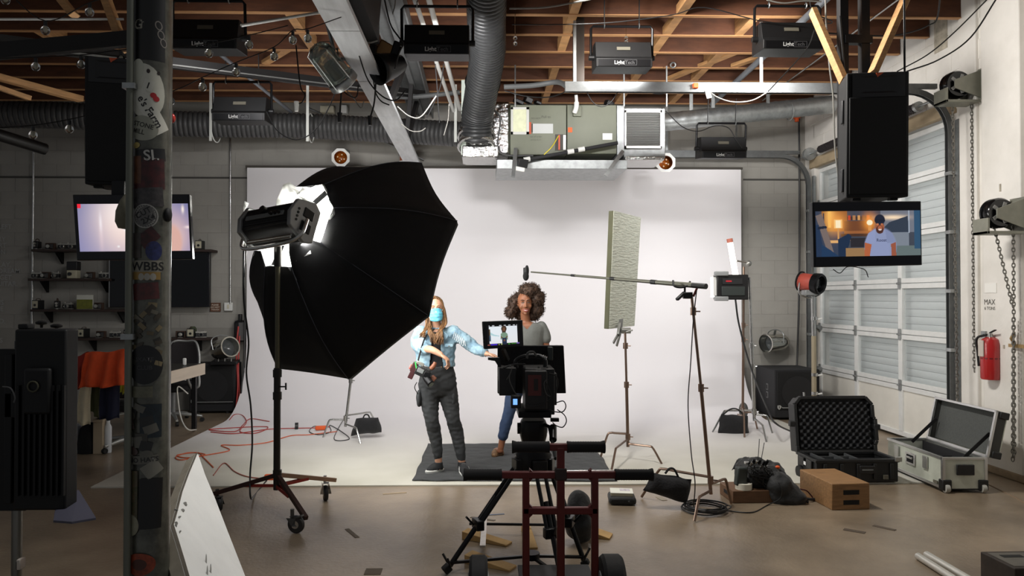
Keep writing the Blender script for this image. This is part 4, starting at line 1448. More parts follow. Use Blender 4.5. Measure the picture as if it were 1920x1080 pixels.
# ------------------------------------------------------------------ hung loudspeakers and televisions
def pa(px0, px1, py0, py1, Y, yaw, label, lean=0.0):
    c = A((px0 + px1) / 2, py1, Y)
    top = A((px0 + px1) / 2, py0, Y)
    w = A(px1, py1, Y).x - A(px0, py1, Y).x
    h = top.z - c.z
    t = thing('hung_loudspeaker', label, 'speaker', (0, 0, 0), 'pair of hung loudspeakers')
    d = .34
    MB().prism([(-w / 2, 0, 0), (w / 2, 0, 0), (w / 2 * .72, d, 0), (-w / 2 * .72, d, 0)], (0, 0, h)).build('cabinet', mat('textured_black', (15, 15, 16), .7, var=.15, scale=80), t, bevel=.008)
    MB().bx((-w / 2 + .015, -.012, .02), (w / 2 - .015, 0, h * .80)).build('grille', mat('fine_grille', (10, 10, 11), .75, var=.3, scale=200), t, bevel=.006)
    hz = h * .9
    mb = MB()
    o = [(-w * .42, 0, hz - .085), (w * .42, 0, hz - .085), (w * .42, 0, hz + .075), (-w * .42, 0, hz + .075)]
    i = [(-w * .1, .09, hz - .03), (w * .1, .09, hz - .03), (w * .1, .09, hz + .03), (-w * .1, .09, hz + .03)]
    fr_ = MB().rings([[V(p) + V((0, -.014, 0)) for p in o], [V(p) + V((0, -.020, 0)) for p in [(-w * .3, 0, hz - .06), (w * .3, 0, hz - .06), (w * .3, 0, hz + .055), (-w * .3, 0, hz + .055)]], [V(p) + V((0, -.10, 0)) * 0 + V((0, -.09 - .004, 0)) for p in i]])
    fr_.build('horn', mat('horn_black', (26, 26, 28), .45), t, sharp=20)
    MB().prism([(-.02, -.021, hz + .075), (.03, -.021, hz + .075), (-.01, -.021, hz + .045)], (0, .004, 0)).build('badge', mat('orange_badge', (196, 84, 44), .5), t)
    for z in (.05, h * .62):
        for s in (-1, 1):
            MB().box((s * w * .47, d * .35, z + .08), (.02, .05, .16)).build('side_pocket', mat('pocket', (40, 40, 42), .5), t, bevel=.006)
    for s in (-1, 1):
        MB().box((s * w * .3, .06, -.008), (.05, .05, .018)).build('foot', RUBBER, t)
    t.location = c
    t.rotation_euler = (lean, 0, yaw)
    return t


pa(1590, 1700, 137, 370, 5.0, -.14, 'tall black loudspeaker hung over the television that shows a man', .03)
pa(163, 262, 110, 347, 4.9, .22, 'tall black loudspeaker hung in the shadow behind the stickered column', .03)
FRM = mat('black_frame_steel', (20, 20, 22), .45, .3)
ff = thing('ceiling_frame', 'black steel ceiling frame holding the loudspeaker and screen by the white wall', 'frame', A(1606, 0, 5.45))
for px in (1582, 1622):
    q = A(px, 200, 5.42)
    MB().bx((q.x - .03, 5.40, A(px, 420, 5.42).z), (q.x + .03, 5.46, 4.46)).build('post', FRM, ff)
a, b = A(1582, 75, 5.42), A(1625, 75, 5.42)
MB().bx((a.x, 5.39, a.z - .03), (b.x + .03, 5.45, a.z + .03)).build('crossbar', FRM, ff)
q = A(1620, 400, 5.2)
MB().bx((q.x - .045, 5.1, q.z - .25), (q.x + .045, 5.45, q.z + .05)).build('screen_arm', FRM, ff)
q = A(1696, 100, 5.15)
MB().cyl((q.x, q.y, A(1696, 138, 5.15).z), (q.x, q.y, 4.46), .007).build('hanger_rod', BLACKM, ff)
ff2 = thing('ceiling_frame', 'black steel ceiling frame over the screen behind the stickered column', 'frame', A(230, 0, 4.9))
for px in (215, 238):
    q = A(px, 200, 5.05)
    MB().bx((q.x - .03, 5.28, A(px, 400, 5.05).z), (q.x + .03, 5.34, 4.46)).build('post', FRM, ff2)
q = A(232, 360, 4.9)
MB().bx((q.x - .04, 4.82, q.z - .2), (q.x + .04, 5.3, q.z + .06)).build('screen_arm', FRM, ff2)


def tv(corners, img, Y, label, bez, strength, inner):
    """corners: bl br tr tl pixel with depth; inner: picture area in fractions (x0, y0 from bottom, x1, y1)"""
    bl, br, tr, tl = [A(x, y, Y + dy) for x, y, dy in corners]
    t = thing('television', label, 'television', (bl + br) / 2)
    n = (br - bl).cross(tl - bl).normalized()
    MB().prism([bl, br, tr, tl], -n * .05).build('casing', mat('tv_black', (12, 12, 18), .3), t, bevel=.004)
    def q(u, v):
        return (bl * (1 - u) + br * u) * (1 - v) + (tl * (1 - u) + tr * u) * v + n * .002
    m = .012
    MB().prism([q(m, m * 1.5), q(1 - m, m * 1.5), q(1 - m, 1 - m * 1.5), q(m, 1 - m * 1.5)], n * .001).build('panel_glass', mat('tv_glass', (10, 10, 22), .12), t)
    x0, y0, x1, y1 = inner
    screen_mesh([p + n * .003 for p in (q(x0, y0), q(x1, y0), q(x1, y1), q(x0, y1))], img.a, 'display', t, strength)
    return t, q, n


im = Img(252, 114, (70, 72, 84), (58, 66, 78))
im.rect(.0, .0, .28, 1, (52, 62, 82)).rect(.06, .0, .30, .45, (150, 92, 48)).glow(.14, .12, .05, .3, (255, 190, 100), .9).rect(.12, .0, .145, .36, (250, 190, 96)).rect(.07, .04, .085, .3, (60, 60, 70))
im.rect(.27, .22, .55, .50, (112, 66, 40)).rect(.27, .44, .55, .50, (150, 92, 52)).rect(.24, .50, .56, .56, (70, 46, 36)).rect(.30, .12, .54, .20, (58, 46, 44))
for k, c in enumerate(((190, 60, 44), (170, 120, 80), (206, 150, 90), (120, 80, 60), (210, 90, 60))):
    im.rect(.31 + k * .045, .10, .335 + k * .045, .2, c)
im.glow(.21, .27, .07, .22, (255, 170, 80), .8).rect(.175, .18, .255, .38, (250, 196, 120)).rect(.19, .2, .24, .37, (255, 236, 196)).rect(.205, .38, .222, .62, (206, 150, 90))
im.glow(.515, .25, .06, .18, (255, 160, 60), .9).ell(.515, .26, .028, .06, (255, 240, 200)).rect(.50, .32, .53, .44, (220, 150, 80))
im.rect(.13, .64, .27, .70, (222, 170, 110)).rect(.30, .62, .40, .66, (150, 112, 84)).poly([(.0, .1), (.06, .05), (.18, 1), (.12, 1)], (118, 104, 100)).poly([(.0, .3), (.03, .3), (.08, 1), (.0, 1)], (34, 52, 80)).poly([(.02, .34), (.1, .32), (.11, .37), (.02, .4)], (28, 36, 54))
im.poly([(.21, .62), (.31, .50), (.34, .55), (.28, 1), (.21, 1)], (26, 44, 70)).poly([(.05, .72), (.14, .86), (.22, 1), (.05, 1)], (30, 56, 88)).rect(.28, .82, .5, 1, (150, 116, 78)).rect(.33, .60, .48, .80, (40, 38, 44))
im.rect(.62, .0, .95, .48, (112, 116, 128)).glow(.74, .15, .13, .05, (255, 226, 190), .95).poly([(.64, .40), (.70, .26), (.88, .12), (.89, .48), (.64, .48)], (48, 58, 74)).rect(.62, .48, .89, .82, (122, 130, 142)).rect(.70, .78, 1, 1, (98, 112, 112)).rect(.94, .0, 1, .85, (44, 80, 110)).rect(.885, .0, .895, .5, (160, 170, 186))
im.ell(.615, .80, .15, .42, (138, 148, 182)).rect(.525, .62, .70, 1, (140, 150, 186)).poly([(.465, .70), (.50, .50), (.57, .40), (.56, .72)], (142, 152, 190)).poly([(.76, .70), (.73, .50), (.66, .40), (.68, .72)], (128, 138, 172)).poly([(.465, .70), (.53, .74), (.51, 1), (.46, 1)], (176, 96, 60)).poly([(.715, .74), (.76, .70), (.765, 1), (.72, 1)], (150, 84, 62))
im.ell(.612, .36, .042, .13, (158, 88, 58)).rect(.59, .40, .64, .49, (126, 68, 44)).ell(.610, .42, .036, .09, (74, 42, 34)).ell(.613, .385, .022, .05, (170, 96, 66)).ell(.613, .42, .016, .018, (226, 206, 196)).ell(.612, .20, .05, .12, (26, 32, 50)).poly([(.563, .19), (.66, .18), (.662, .235), (.565, .245)], (22, 28, 44)).rect(.58, .29, .604, .315, (40, 22, 20)).rect(.62, .29, .645, .315, (40, 22, 20)).ell(.59, .30, .012, .02, (196, 120, 80)).ell(.632, .30, .012, .02, (186, 112, 76))
t_, q_, n_ = tv([(1526, 501, 0), (1729, 497, .02), (1727, 377, .02), (1523, 379, 0)], im, 4.95, 'wide television showing a seated man in a cap and grey shirt', .01, .95, (.022, .155, .985, .855))
tx = MB()
add_text(tx, 'Roost', q_(.625, .40) + n_ * .004, (q_(1, .4) - q_(0, .4)), (q_(.5, 1) - q_(.5, 0)), .02, True)
tx.build('shirt_lettering', mat('shirt_print', (60, 66, 96), .6, emit=(70, 76, 110), estr=.6), t_, normals=False)

im = Img(160, 80, (112, 118, 168), (128, 130, 178))
im.glow(.42, .42, .30, .8, (252, 226, 216), 1).glow(.45, .15, .22, .4, (255, 244, 240), .9).glow(.86, .7, .16, .5, (232, 196, 190), .9).rect(.0, .0, .03, .09, (250, 40, 60)).ell(.5, .26, .12, .40, (250, 252, 255), .3)
im.glow(.20, .42, .012, .2, (255, 250, 255), .8).glow(.20, .7, .02, .3, (236, 210, 214), .5).ell(.84, .8, .09, .35, (222, 176, 164), .3).glow(.95, .12, .012, .08, (255, 240, 230), 1).glow(.99, .5, .03, .03, (250, 230, 230), .9).glow(.35, .9, .01, .02, (255, 255, 255), .9).glow(.445, .96, .01, .015, (255, 255, 255), .9)
tv([(144, 488, 0), (361, 486, .06), (355, 364, .06), (136, 365, 0)], im, 4.75, 'wide television showing a glowing white blur behind the stickered column', .01, .95, (.035, .13, .985, .855))

# dark television on the back wall
wt = thing('wall_television', 'dark switched off television on the grey wall above the desk', 'television', A(300, 577, 10.9))
a, b = A(206, 576, 10.9), A(394, 470, 10.9)
MB().bx((a.x, 10.88, a.z), (b.x, 10.95, b.z)).build('casing', mat('tv_black', (12, 12, 18), .3), wt, bevel=.006)
MB().bx((a.x + .03, 10.876, a.z + .04), (b.x - .03, 10.88, b.z - .03)).build('screen', mat('dark_glass', (8, 10, 14), .08), wt)
MB().bx((a.x - .004, 10.874, a.z), (a.x + .006, 10.89, b.z)).build('edge_trim', STEEL, wt)
MB().bx(((a.x + b.x) / 2 - .3, 10.95, a.z + .2), ((a.x + b.x) / 2 + .3, YB - .005, b.z - .2)).build('wall_bracket', BLACKM, wt)
# ------------------------------------------------------------------ cases and boxes on the floor
CASE = mat('black_case_resin', (26, 27, 28), .5, .05, var=.15, scale=40)
FOAM = mat('charcoal_foam', (40, 41, 43), .9, var=.1, scale=60)


def basis(p0, p1):
    x = (p1 - p0)
    x.z = 0
    L = x.length
    x.normalize()
    return x, V((-x.y, x.x, 0)), L


def fr_box(mb, o, x, y, lo, hi):
    """box in a floor frame o, x, y"""
    c = [o + x * a + y * b + V((0, 0, z)) for a, b, z in [((lo[0] + hi[0]) / 2, (lo[1] + hi[1]) / 2, (lo[2] + hi[2]) / 2)]][0]
    return mb.box(c, (hi[0] - lo[0], hi[1] - lo[1], hi[2] - lo[2]), Matrix((x, y, V((0, 0, 1)))).transposed())


# big black rolling case, lid open, egg crate foam in the lid
o = G(1531, 910)
x, y, L = basis(o, G(1688, 908))
L = .74
y = V((-x.y, x.x, 0))
D, H = .37, .225
bc = thing('rolling_case', 'big black open rolling case with egg crate foam in its lid', 'case', o + x * L / 2 + y * D / 2)
sh_ = MB()
for lo, hi in (((0, 0, .03), (L, .02, H)), ((0, D - .02, .03), (L, D, H)), ((0, .02, .03), (.02, D - .02, H)), ((L - .02, .02, .03), (L, D - .02, H)), ((0, 0, .02), (L, D, .05))):
    fr_box(sh_, o, x, y, lo, hi)
sh_.build('shell', CASE, bc, bevel=.008)
rim = MB()
for lo, hi in (((-.012, -.012, H - .03), (L + .012, .03, H)), ((-.012, D - .03, H - .03), (L + .012, D + .012, H)), ((-.012, .03, H - .03), (.03, D - .03, H)), ((L - .03, .03, H - .03), (L + .012, D - .03, H))):
    fr_box(rim, o, x, y, lo, hi)
rim.build('rim', CASE, bc, bevel=.006)
for k in range(5):
    fr_box(MB(), o, x, y, (.06 + k * .15, -.016, .05), (.09 + k * .15, .0, H - .04)).build('rib', CASE, bc, bevel=.004)
fr_box(MB(), o, x, y, (.38, -.024, .10), (.52, -.006, .17)).build('front_handle', BLACK, bc, bevel=.006)
fr_box(MB(), o, x, y, (.40, -.026, .13), (.50, -.022, .14)).build('handle_slot', mat('grey_strip', (120, 124, 124), .5), bc)
fr_box(MB(), o, x, y, (.60, -.02, .05), (.64, -.002, .085)).build('name_plate', mat('dull_sticker', (96, 92, 80), .7), bc)
fr_box(MB(), o, x, y, (.70, -.03, H - .02), (.76, .0, H + .02)).build('latch', mat('chrome_latch', (180, 180, 176), .3, .8), bc, bevel=.004)
for yy in (.06, .21):
    fr_box(MB(), o, x, y, (-.02, yy, .12), (.0, yy + .10, .2)).build('latch', BLACK, bc, bevel=.006)
fr_box(MB(), o, x, y, (-.022, .16, .14), (-.018, .20, .17)).build('latch_pin', mat('white_pin', (226, 228, 228), .4), bc)
for yy in (.30,):
    MB().lathe([(0, -.02), (.05, -.02), (.055, 0), (.05, .02), (0, .02)], o + x * -.01 + y * yy + V((0, 0, .055)), x, 18).build('wheel', RUBBER, bc)
    MB().lathe([(0, -.02), (.05, -.02), (.055, 0), (.05, .02), (0, .02)], o + x * (L - .04) + y * yy + V((0, 0, .055)), x, 18).build('wheel', RUBBER, bc)
ins = fr_box(MB(), o, x, y, (.03, .03, .06), (L - .03, D - .03, .16)).build('padded_insert', FOAM, bc)
for lo, hi in (((.10, .05, .16), (.115, D - .04, .215)), ((.28, .05, .16), (.295, D - .04, .215)), ((.42, .05, .16), (.435, D - .04, .21)), ((.11, .24, .16), (.42, .255, .20))):
    fr_box(MB(), o, x, y, lo, hi).build('divider', mat('grey_divider', (62, 64, 66), .9), bc)
# lid
lt = R(8)
ly = (y * math.sin(lt) + V((0, 0, math.cos(lt))))
ln_ = x.cross(ly)        # towards the front
lo_ = o + y * (D + .0) + V((0, 0, H - .01))
LH = .50


def lidp(a, b, c):
    return lo_ + x * a + ly * b + ln_ * c


cr = [(.0, .06), (.0, LH - .06), (.05, LH), (L - .06, LH), (L, LH - .07), (L, LH * .62), (L + .02, LH * .6), (L + .02, .1), (L, .06), (L, 0), (0, 0)]
if ln_.dot(V((0, -1, 0))) < 0:
    ln_ = -ln_
MB().prism([lidp(a, b, -.02) for a, b in cr], ln_ * -.12).build('lid', CASE, bc, bevel=.01)
rm = MB()
for (a0, b0), (a1, b1) in zip(cr, cr[1:] + cr[:1]):
    rm.bar(lidp(a0, b0, 0), lidp(a1, b1, 0), .03, .05, ln_)
rm.build('lid_rim', CASE, bc, bevel=.005)


def eg(u, v):
    a, b = .035 + u * (L - .07), .03 + v * (LH - .06)
    k = 1.0
    return lidp(a, b, .0 + .020 * math.sin(a * 2 * math.pi / .066) * math.sin(b * 2 * math.pi / .066))


MB().grid(eg, 110, 84).build('egg_crate_foam', FOAM, bc, sharp=180)
for a, b in ((-.03, LH * .52), (L + .03, LH * .45)):
    MB().box(lidp(a, b, .0), (.06, .05, .05)).build('lid_latch', CASE, bc, bevel=.006)
MB().cyl(lidp(.1, LH + .0, 0), lidp(.1, LH + .05, 0), .008).build('lid_pin', STEEL, bc)

# silver flight case
o = G(1768, 924)
fx = (G(1690, 890) - o)
fx.z = 0
ux = V((fx.x, fx.y, 0)).normalized()          # along the long lit side, away from the end panel
uy = V((-ux.y, ux.x, 0))
if uy.x < 0:
    uy = -uy
LL, WW, HH = .88, .37, .30
FLT = mat('grey_green_laminate', (196, 200, 186), .42, .15, var=.12, scale=6, bump=.06)
FLD = mat('dark_fleece', (80, 82, 80), .95, var=.12, scale=70)
sc_ = thing('flight_case', 'open silver grey flight case with black corners in front of the roller door', 'case', o + ux * LL / 2 + uy * WW / 2)


def fb_(lo, hi, nm, m, bev=.004):
    return MB().box(o + ux * (lo[0] + hi[0]) / 2 + uy * (lo[1] + hi[1]) / 2 + V((0, 0, (lo[2] + hi[2]) / 2)), (hi[0] - lo[0], hi[1] - lo[1], hi[2] - lo[2]), Matrix((ux, uy, V((0, 0, 1)))).transposed()).build(nm, m, sc_, bevel=bev)


fb_((0, 0, .03), (LL, .012, HH), 'long_side', FLT)
fb_((0, WW - .012, .03), (LL, WW, HH), 'long_side', FLT)
fb_((0, .012, .03), (.012, WW - .012, HH), 'end_panel', FLT)
fb_((LL - .012, .012, .03), (LL, WW - .012, HH), 'end_panel', FLT)
fb_((0, 0, .025), (LL, WW, .04), 'bottom', mat('black_liner', (34, 34, 36), .95))
for lo, hi in (((-.006, -.008, HH - .022), (LL + .006, .016, HH)), ((-.006, WW - .016, HH - .022), (LL + .006, WW + .008, HH)), ((-.006, -.008, .03), (LL + .006, .0, .055)), ((-.006, .016, HH - .02), (.016, WW - .016, HH)), ((LL - .016, .016, HH - .02), (LL + .006, WW - .016, HH)), ((-.008, -.008, .03), (.018, .0, HH)), ((-.008, -.008, .03), (.0, .018, HH)), ((-.008, WW - .018, .03), (.0, WW + .006, HH))):
    fb_(lo, hi, 'edge_trim', ALU, .002)
for lo, hi in (((.02, .03, .04), (LL - .02, .05, HH - .02)), ((.02, WW - .05, .04), (LL - .02, WW - .03, HH - .02)), ((.02, .05, .04), (.04, WW - .05, HH - .03)), ((LL * .45, .05, .04), (LL * .47, WW - .05, HH - .07))):
    fb_(lo, hi, 'liner', mat('black_liner', (34, 34, 36), .95))
for (a) in (.24, .70):
    fb_((a - .035, -.018, .15), (a + .035, -.004, .26), 'butterfly_latch', mat('chrome_latch', (180, 180, 176), .3, .8))
fb_((.40, -.012, .13), (.56, -.004, .24), 'handle_dish', ALU)
fb_((.425, -.014, .15), (.535, -.010, .22), 'handle_recess', mat('hole', (6, 6, 6), .8))
fb_((.43, -.024, .185), (.53, -.012, .205), 'handle', STEEL)
fb_((-.02, .11, .15), (-.004, .26, .24), 'end_handle', BLACK, .006)
fb_((.06, -.013, .06), (.12, -.006, .085), 'case_label', mat('dull_sticker', (96, 92, 80), .7), 0)
for b in (.03, WW - .03):
    fb_((-.016, b - .04, .02), (.05, b + .04, .11), 'corner_guard', mat('black_corner', (22, 22, 22), .5), .008)
    MB().lathe([(0, -.018), (.035, -.018), (.038, 0), (.035, .018), (0, .018)], o + ux * .0 + uy * b + V((0, 0, .038)), uy, 16).build('wheel', mat('pale_wheel', (170, 168, 160), .5), sc_)
for b in (.05, WW - .05):
    fb_((LL - .08, b - .02, .0), (LL - .04, b + .02, .03), 'foot', RUBBER)
# lid hinged on the far long side
th = R(12)
lu = uy * math.sin(th) + V((0, 0, math.cos(th)))
lnn = ux.cross(lu)
if lnn.dot(uy) > 0:
    lnn = -lnn
ho = o + uy * (WW + .01) + V((0, 0, HH))
ML = Matrix((ux, lu, lnn)).transposed()


def lidbox(a0, a1, b0, b1, c0, c1, nm, m, bev=.003):
    return MB().box(ho + ux * (a0 + a1) / 2 + lu * (b0 + b1) / 2 + lnn * (c0 + c1) / 2, (a1 - a0, b1 - b0, c1 - c0), ML).build(nm, m, sc_, bevel=bev)


LW = .40
lidbox(0, LL, 0, LW, -.10, -.09, 'lid_back', FLT)
lidbox(.01, LL - .01, .02, LW - .02, -.088, -.06, 'lid_liner', FLD)
for e in ((0, LL, 0, .014), (0, LL, LW - .014, LW), (0, .014, 0, LW), (LL - .014, LL, 0, LW)):
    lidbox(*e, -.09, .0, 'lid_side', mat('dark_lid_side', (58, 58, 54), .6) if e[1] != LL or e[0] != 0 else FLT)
    lidbox(e[0] - .004, e[1] + .004, e[2] - .004, e[3] + .004, -.012, .008, 'lid_trim', ALU, .002)
for b in (0, LW - .06):
    lidbox(-.012, .03, b, b + .06, -.11, -.03, 'corner_guard', mat('black_corner', (22, 22, 22), .5), .008)
for a in (.06, LL - .05):
    MB().bar(o + ux * a + uy * (WW * .55) + V((0, 0, HH - .03)), ho + ux * a + lu * .20 - lnn * .02, .03, .006, ux).build('lid_strap', mat('black_webbing', (24, 24, 25), .8), sc_)

APW = mat('worn_plywood', (142, 106, 68), .6, var=.25, scale=9, stretch=(1, 6, 6), bump=.06)
APD = mat('dark_stained_ply', (100, 70, 46), .6, var=.2, scale=9, stretch=(1, 6, 6), bump=.06)


def apple(o, ux, uy, L, Wd, H, label, m, holes=True, name='apple_box'):
    t = thing(name, label, 'box', o + ux * L / 2 + uy * Wd / 2)
    M3 = Matrix((ux, uy, V((0, 0, 1)))).transposed()

    def b(lo, hi, nm, mm, bev):
        return MB().box(o + ux * (lo[0] + hi[0]) / 2 + uy * (lo[1] + hi[1]) / 2 + V((0, 0, (lo[2] + hi[2]) / 2)), (hi[0] - lo[0], hi[1] - lo[1], hi[2] - lo[2]), M3).build(nm, mm, t, bevel=bev)
    b((0.0, 0, 0), (L, Wd, H), 'box_body', m, .006)
    if holes:
        for z in ((H * .66, H * .28) if holes == 2 else (H * .55,)):
            b((L * .30, -.0015, z - .018), (L * .72, .02, z + .018), 'hand_hole', mat('hole', (6, 6, 6), .8), .0)
    return t, b


o = G(1560, 957)
ux = (G(1631, 955) - o)
ux.z = 0
WL = ux.length
ux.normalize()
uy = V((-ux.y, ux.x, 0))
uy = (uy + ux * -.20).normalized()
uyp = V((-ux.y, ux.x, 0))
ang = R(14)
ux2 = V((math.cos(ang), math.sin(ang) * -.0, 0)).normalized()
t_, b_ = apple(o, ux, V((-ux.y, ux.x, 0)), WL, .50, .205, 'worn wooden apple box with two dark hand holes in front of the black case', APW, 2)
t_.rotation_euler = (0, 0, 0)
o = G(1374, 944) + V((0, 0, 0))
ux = V((1, .03, 0)).normalized()
t2, b2 = apple(o, ux, V((-ux.y, ux.x, 0)), .36, .30, .10, 'flat dark wooden half apple box under the black sound bag', APD, False)
b2((-.001, .1, .04), (.01, .2, .07), 'hand_hole', mat('hole', (6, 6, 6), .8), 0)
ap3 = G(1838, 1092)
ux = V((1, .10, 0)).normalized()
o3 = G(1903, 1066, .2)
ux = V((1, .02, 0)).normalized()
t3, b3 = apple(V((o3.x, o3.y, 0)), ux, V((-ux.y, ux.x, 0)), .52, .27, o3.z - .0, 'dark chipped wooden box cut off at the corner of the view', mat('chipped_dark_wood', (48, 38, 30), .7, var=.35, scale=10, bump=.1), False)
b3((.06, .16, o3.z - .004), (.18, .20, o3.z + .0035), 'hand_hole', mat('hole', (6, 6, 6), .8), 0)
b3((.02, .03, o3.z), (.5, .24, o3.z + .002), 'worn_top', mat('worn_grey_top', (92, 88, 80), .7, var=.25, scale=8), 0)

# tape roll, sound bag and jacket on the half apple box
tr_ = A(1387, 912, 6.12)
one(MB().lathe([(.035, 0), (.066, 0), (.066, .048), (.035, .048), (.035, 0)], (tr_.x, 6.03, .1), (0, 0, 1), 24, False), 'tape_roll', mat('cream_tape', (216, 212, 196), .6), 'cream roll of tape on the corner of the half apple box', 'tape')
bagm = mat('black_nylon', (20, 21, 22), .7, sheen=.15, var=.2, scale=30, bump=.3, bscale=30)
sbg = thing('sound_bag', 'lumpy black sound bag with aerials on the half apple box', 'bag', A(1420, 925, 6.15))


def blob(parts, vox, amp, fq, sm=3):
    mb = MB()
    for c, r in parts:
        mb.ell(c, r, None, 18, 12)
    return remesh(mb, vox, sm, lambda co, n: co + n * amp * noise.noise(co * fq))


def mesh_child(me, name, m, parent, sharp=60):
    me.transform(Matrix.Translation(-ORG[parent.name]))
    return finish(me, name, m, parent, 0, sharp, ORG[parent.name], None, 0, False)


c = A(1418, 895, 6.15)
mesh_child(blob([(A(1400, 896, 6.18), (.09, .12, .12)), (c, (.16, .13, .13)), (A(1445, 898, 6.15), (.13, .12, .12)), (A(1412, 880, 6.2), (.15, .12, .10)), (A(1448, 885, 6.2), (.10, .10, .09))], .014, .022, 18), 'bag_body', bagm, sbg)
MB().grid(lambda u, v: A(1372 + 22 * u + 10 * v, 882 - 20 * v - 6 * u, 6.2 + .1 * v) + V((0, .02 * math.sin(u * 6), 0)), 5, 5).build('bag_flap', bagm, sbg, solid=.006, normals=False)
MB().box(A(1389, 893, 6.03), (.09, .06, .15), Euler((0, .1, .2))).build('side_pouch', mat('dark_green_grey', (48, 54, 52), .5), sbg, bevel=.012)
for a_, b_2 in (((1421, 868), (1424, 823)), ((1426, 870), (1433, 830))):
    MB().tube([A(*a_, 6.1), A(*b_2, 6.1)], .003, 5).build('aerial', BLACKC, sbg)
for k in range(9):
    p = A(1404 + 4.2 * k + random.uniform(-2, 2), 872 + random.uniform(-4, 9), 6.02 + .02 * random.random())
    MB().cyl(p, p + V((.01, -.02, .035)), .011).build('connector', STEEL if k % 2 else BLACKM, sbg)
MB().box(A(1402, 868, 6.05), (.05, .04, .02)).build('receiver', ALU, sbg, bevel=.004)
MB().ell(A(1458, 876, 6.09), (.02, .015, .014)).build('orange_cap', mat('orange_decal', (226, 92, 34), .6), sbg)
for k in range(14):
    p = [A(1400 + random.uniform(0, 55), 872 + random.uniform(0, 45), 5.98 + .04 * random.random()) for _ in range(4)]
    MB().tube(spl(p, 5), .0035, 5).build('patch_cable', BLACKC, sbg)
jk = thing('black_jacket', 'black backpack slumped off the half apple box with a trailing strap', 'backpack', A(1475, 945, 6.05))
mesh_child(blob([(A(1460, 914, 6.02) , (.12, .12, .13)), (A(1476, 928, 6.0), (.12, .11, .10)), (A(1490, 935, 5.98), (.09, .09, .07)), (G(1478, 944) + V((0, .03, .035)), (.15, .09, .05))], .014, .018, 16), 'fabric', bagm, jk)
MB().tube(spl([A(1496, 918, 6.0), A(1508, 933, 6.0), G(1520, 941) + V((0, 0, .02)), G(1533, 938) + V((0, 0, .012))], 6), .012, 6).build('strap', mat('black_webbing', (24, 24, 25), .8), jk)
MB().tube(spl([A(1490, 915, 6.0), A(1502, 935, 5.95), G(1516, 945) + V((0, 0, .015))], 6), .010, 6).build('strap', mat('black_webbing', (24, 24, 25), .8), jk)
MB().tube(spl([A(1500, 917, 6.05), A(1512, 920, 6.05), A(1520, 928, 6.05), G(1524, 938) + V((0, 0, .02))], 6), .006, 6).build('strap_cord', mat('dark_red_cord', (70, 26, 26), .7), jk)

# cable coil by the stand
cc_ = thing('cable_coil', 'loose coil of black audio cable on the concrete at the stand leg', 'cable', G(1322, 960))
c = G(1322, 958)
pts = []
for i in range(260):
    a = i * .19
    rr = .17 + .035 * noise.noise(V((i * .05, 0, 0))) - .02 * (i // 33 % 3)
    pts.append(c + V((rr * math.cos(a) + .02 * noise.noise(V((i * .02, 3, 0))), rr * .95 * math.sin(a), .008 + .045 * i / 260 + .008 * noise.noise(V((0, i * .1, 0))))))
MB().tube(pts, .005, 5).build('coil', BLACKC, cc_)
MB().tube(spl([pts[-1], G(1365, 960) + V((0, 0, .01)), G(1410, 962) + V((0, 0, .006)), G(1440, 948) + V((0, 0, .006)), A(1462, 935, 5.9), A(1466, 918, 5.88), A(1460, 905, 5.9)], 8), .005, 5).build('tail', BLACKC, cc_)


# sandbags
def sandbag(parts, strap, label, name='sandbag', vox=.014, amp=.012):
    t = thing(name, label, 'sandbag', sum((V(p) for p, r in parts), V((0, 0, 0))) / len(parts))
    mesh_child(blob(parts, vox, amp, 14, 4), 'bag', CLOTHB, t)
    MB().tube(spl(strap, 6), .010, 6).build('handle', mat('black_webbing', (24, 24, 25), .8), t)
    return t


d = 5.9


def qbag(tl, tr, br, bl, dep, th, label, strap, fold=None):
    """a saddle bag from its four corners: a puffy lofted pillow"""
    t = thing('sandbag', label, 'sandbag', A(*bl, dep))
    a, b, c, e = [A(*p, dep) for p in (tl, tr, br, bl)]

    def fn(s):
        def g(u, v):
            p = (e * (1 - u) + c * u) * (1 - v) + (a * (1 - u) + b * u) * v
            w = (max(0, math.sin(math.pi * u)) * max(0, math.sin(math.pi * v))) ** .45
            return p + V((0, s * th * w, 0)) + V((noise.noise(p * 9), s * noise.noise(p * 11 + V((3, 0, 0))) * .8, noise.noise(p * 10 + V((0, 5, 0))))) * .014
        return g
    mb = MB()
    mb.grid(fn(-1), 14, 10)
    n0 = len(mb.v)
    mb.grid(fn(1), 14, 10)
    mb.build('bag', CLOTHB, t, sharp=70)
    MB().tube(spl(strap, 6), .009, 6).build('handle', mat('black_webbing', (24, 24, 25), .8), t)
    return t


qbag((1222, 886), (1298, 899), (1288, 944), (1206, 920), 5.86, .07, 'black sandbag slung over a leg of the boom stand', [A(1247, 888, 5.86), A(1255, 879, 5.86), A(1264, 880, 5.86), A(1272, 895, 5.86)])
qbag((1352, 777), (1402, 780), (1405, 817), (1346, 813), 9.0, .10, 'black sandbag on the chrome stand near the subwoofer', [A(1355, 778, 9.0), A(1370, 767, 9.0), A(1384, 768, 9.0), A(1396, 781, 9.0)])
qbag((668, 785), (711, 782), (715, 810), (657, 818), 8.75, .10, 'black sandbag lying behind the softbox on the white floor', [A(680, 786, 8.75), A(684, 778, 8.75), A(690, 778, 8.75), A(693, 784, 8.75)])
one(MB().ell(A(1394, 769, 9.5), (.06, .05, .10)), 'cable_reel', mat('grey_rubber', (84, 84, 82), .7), 'grey rounded reel standing behind the sandbag by the chrome stand', 'reel')

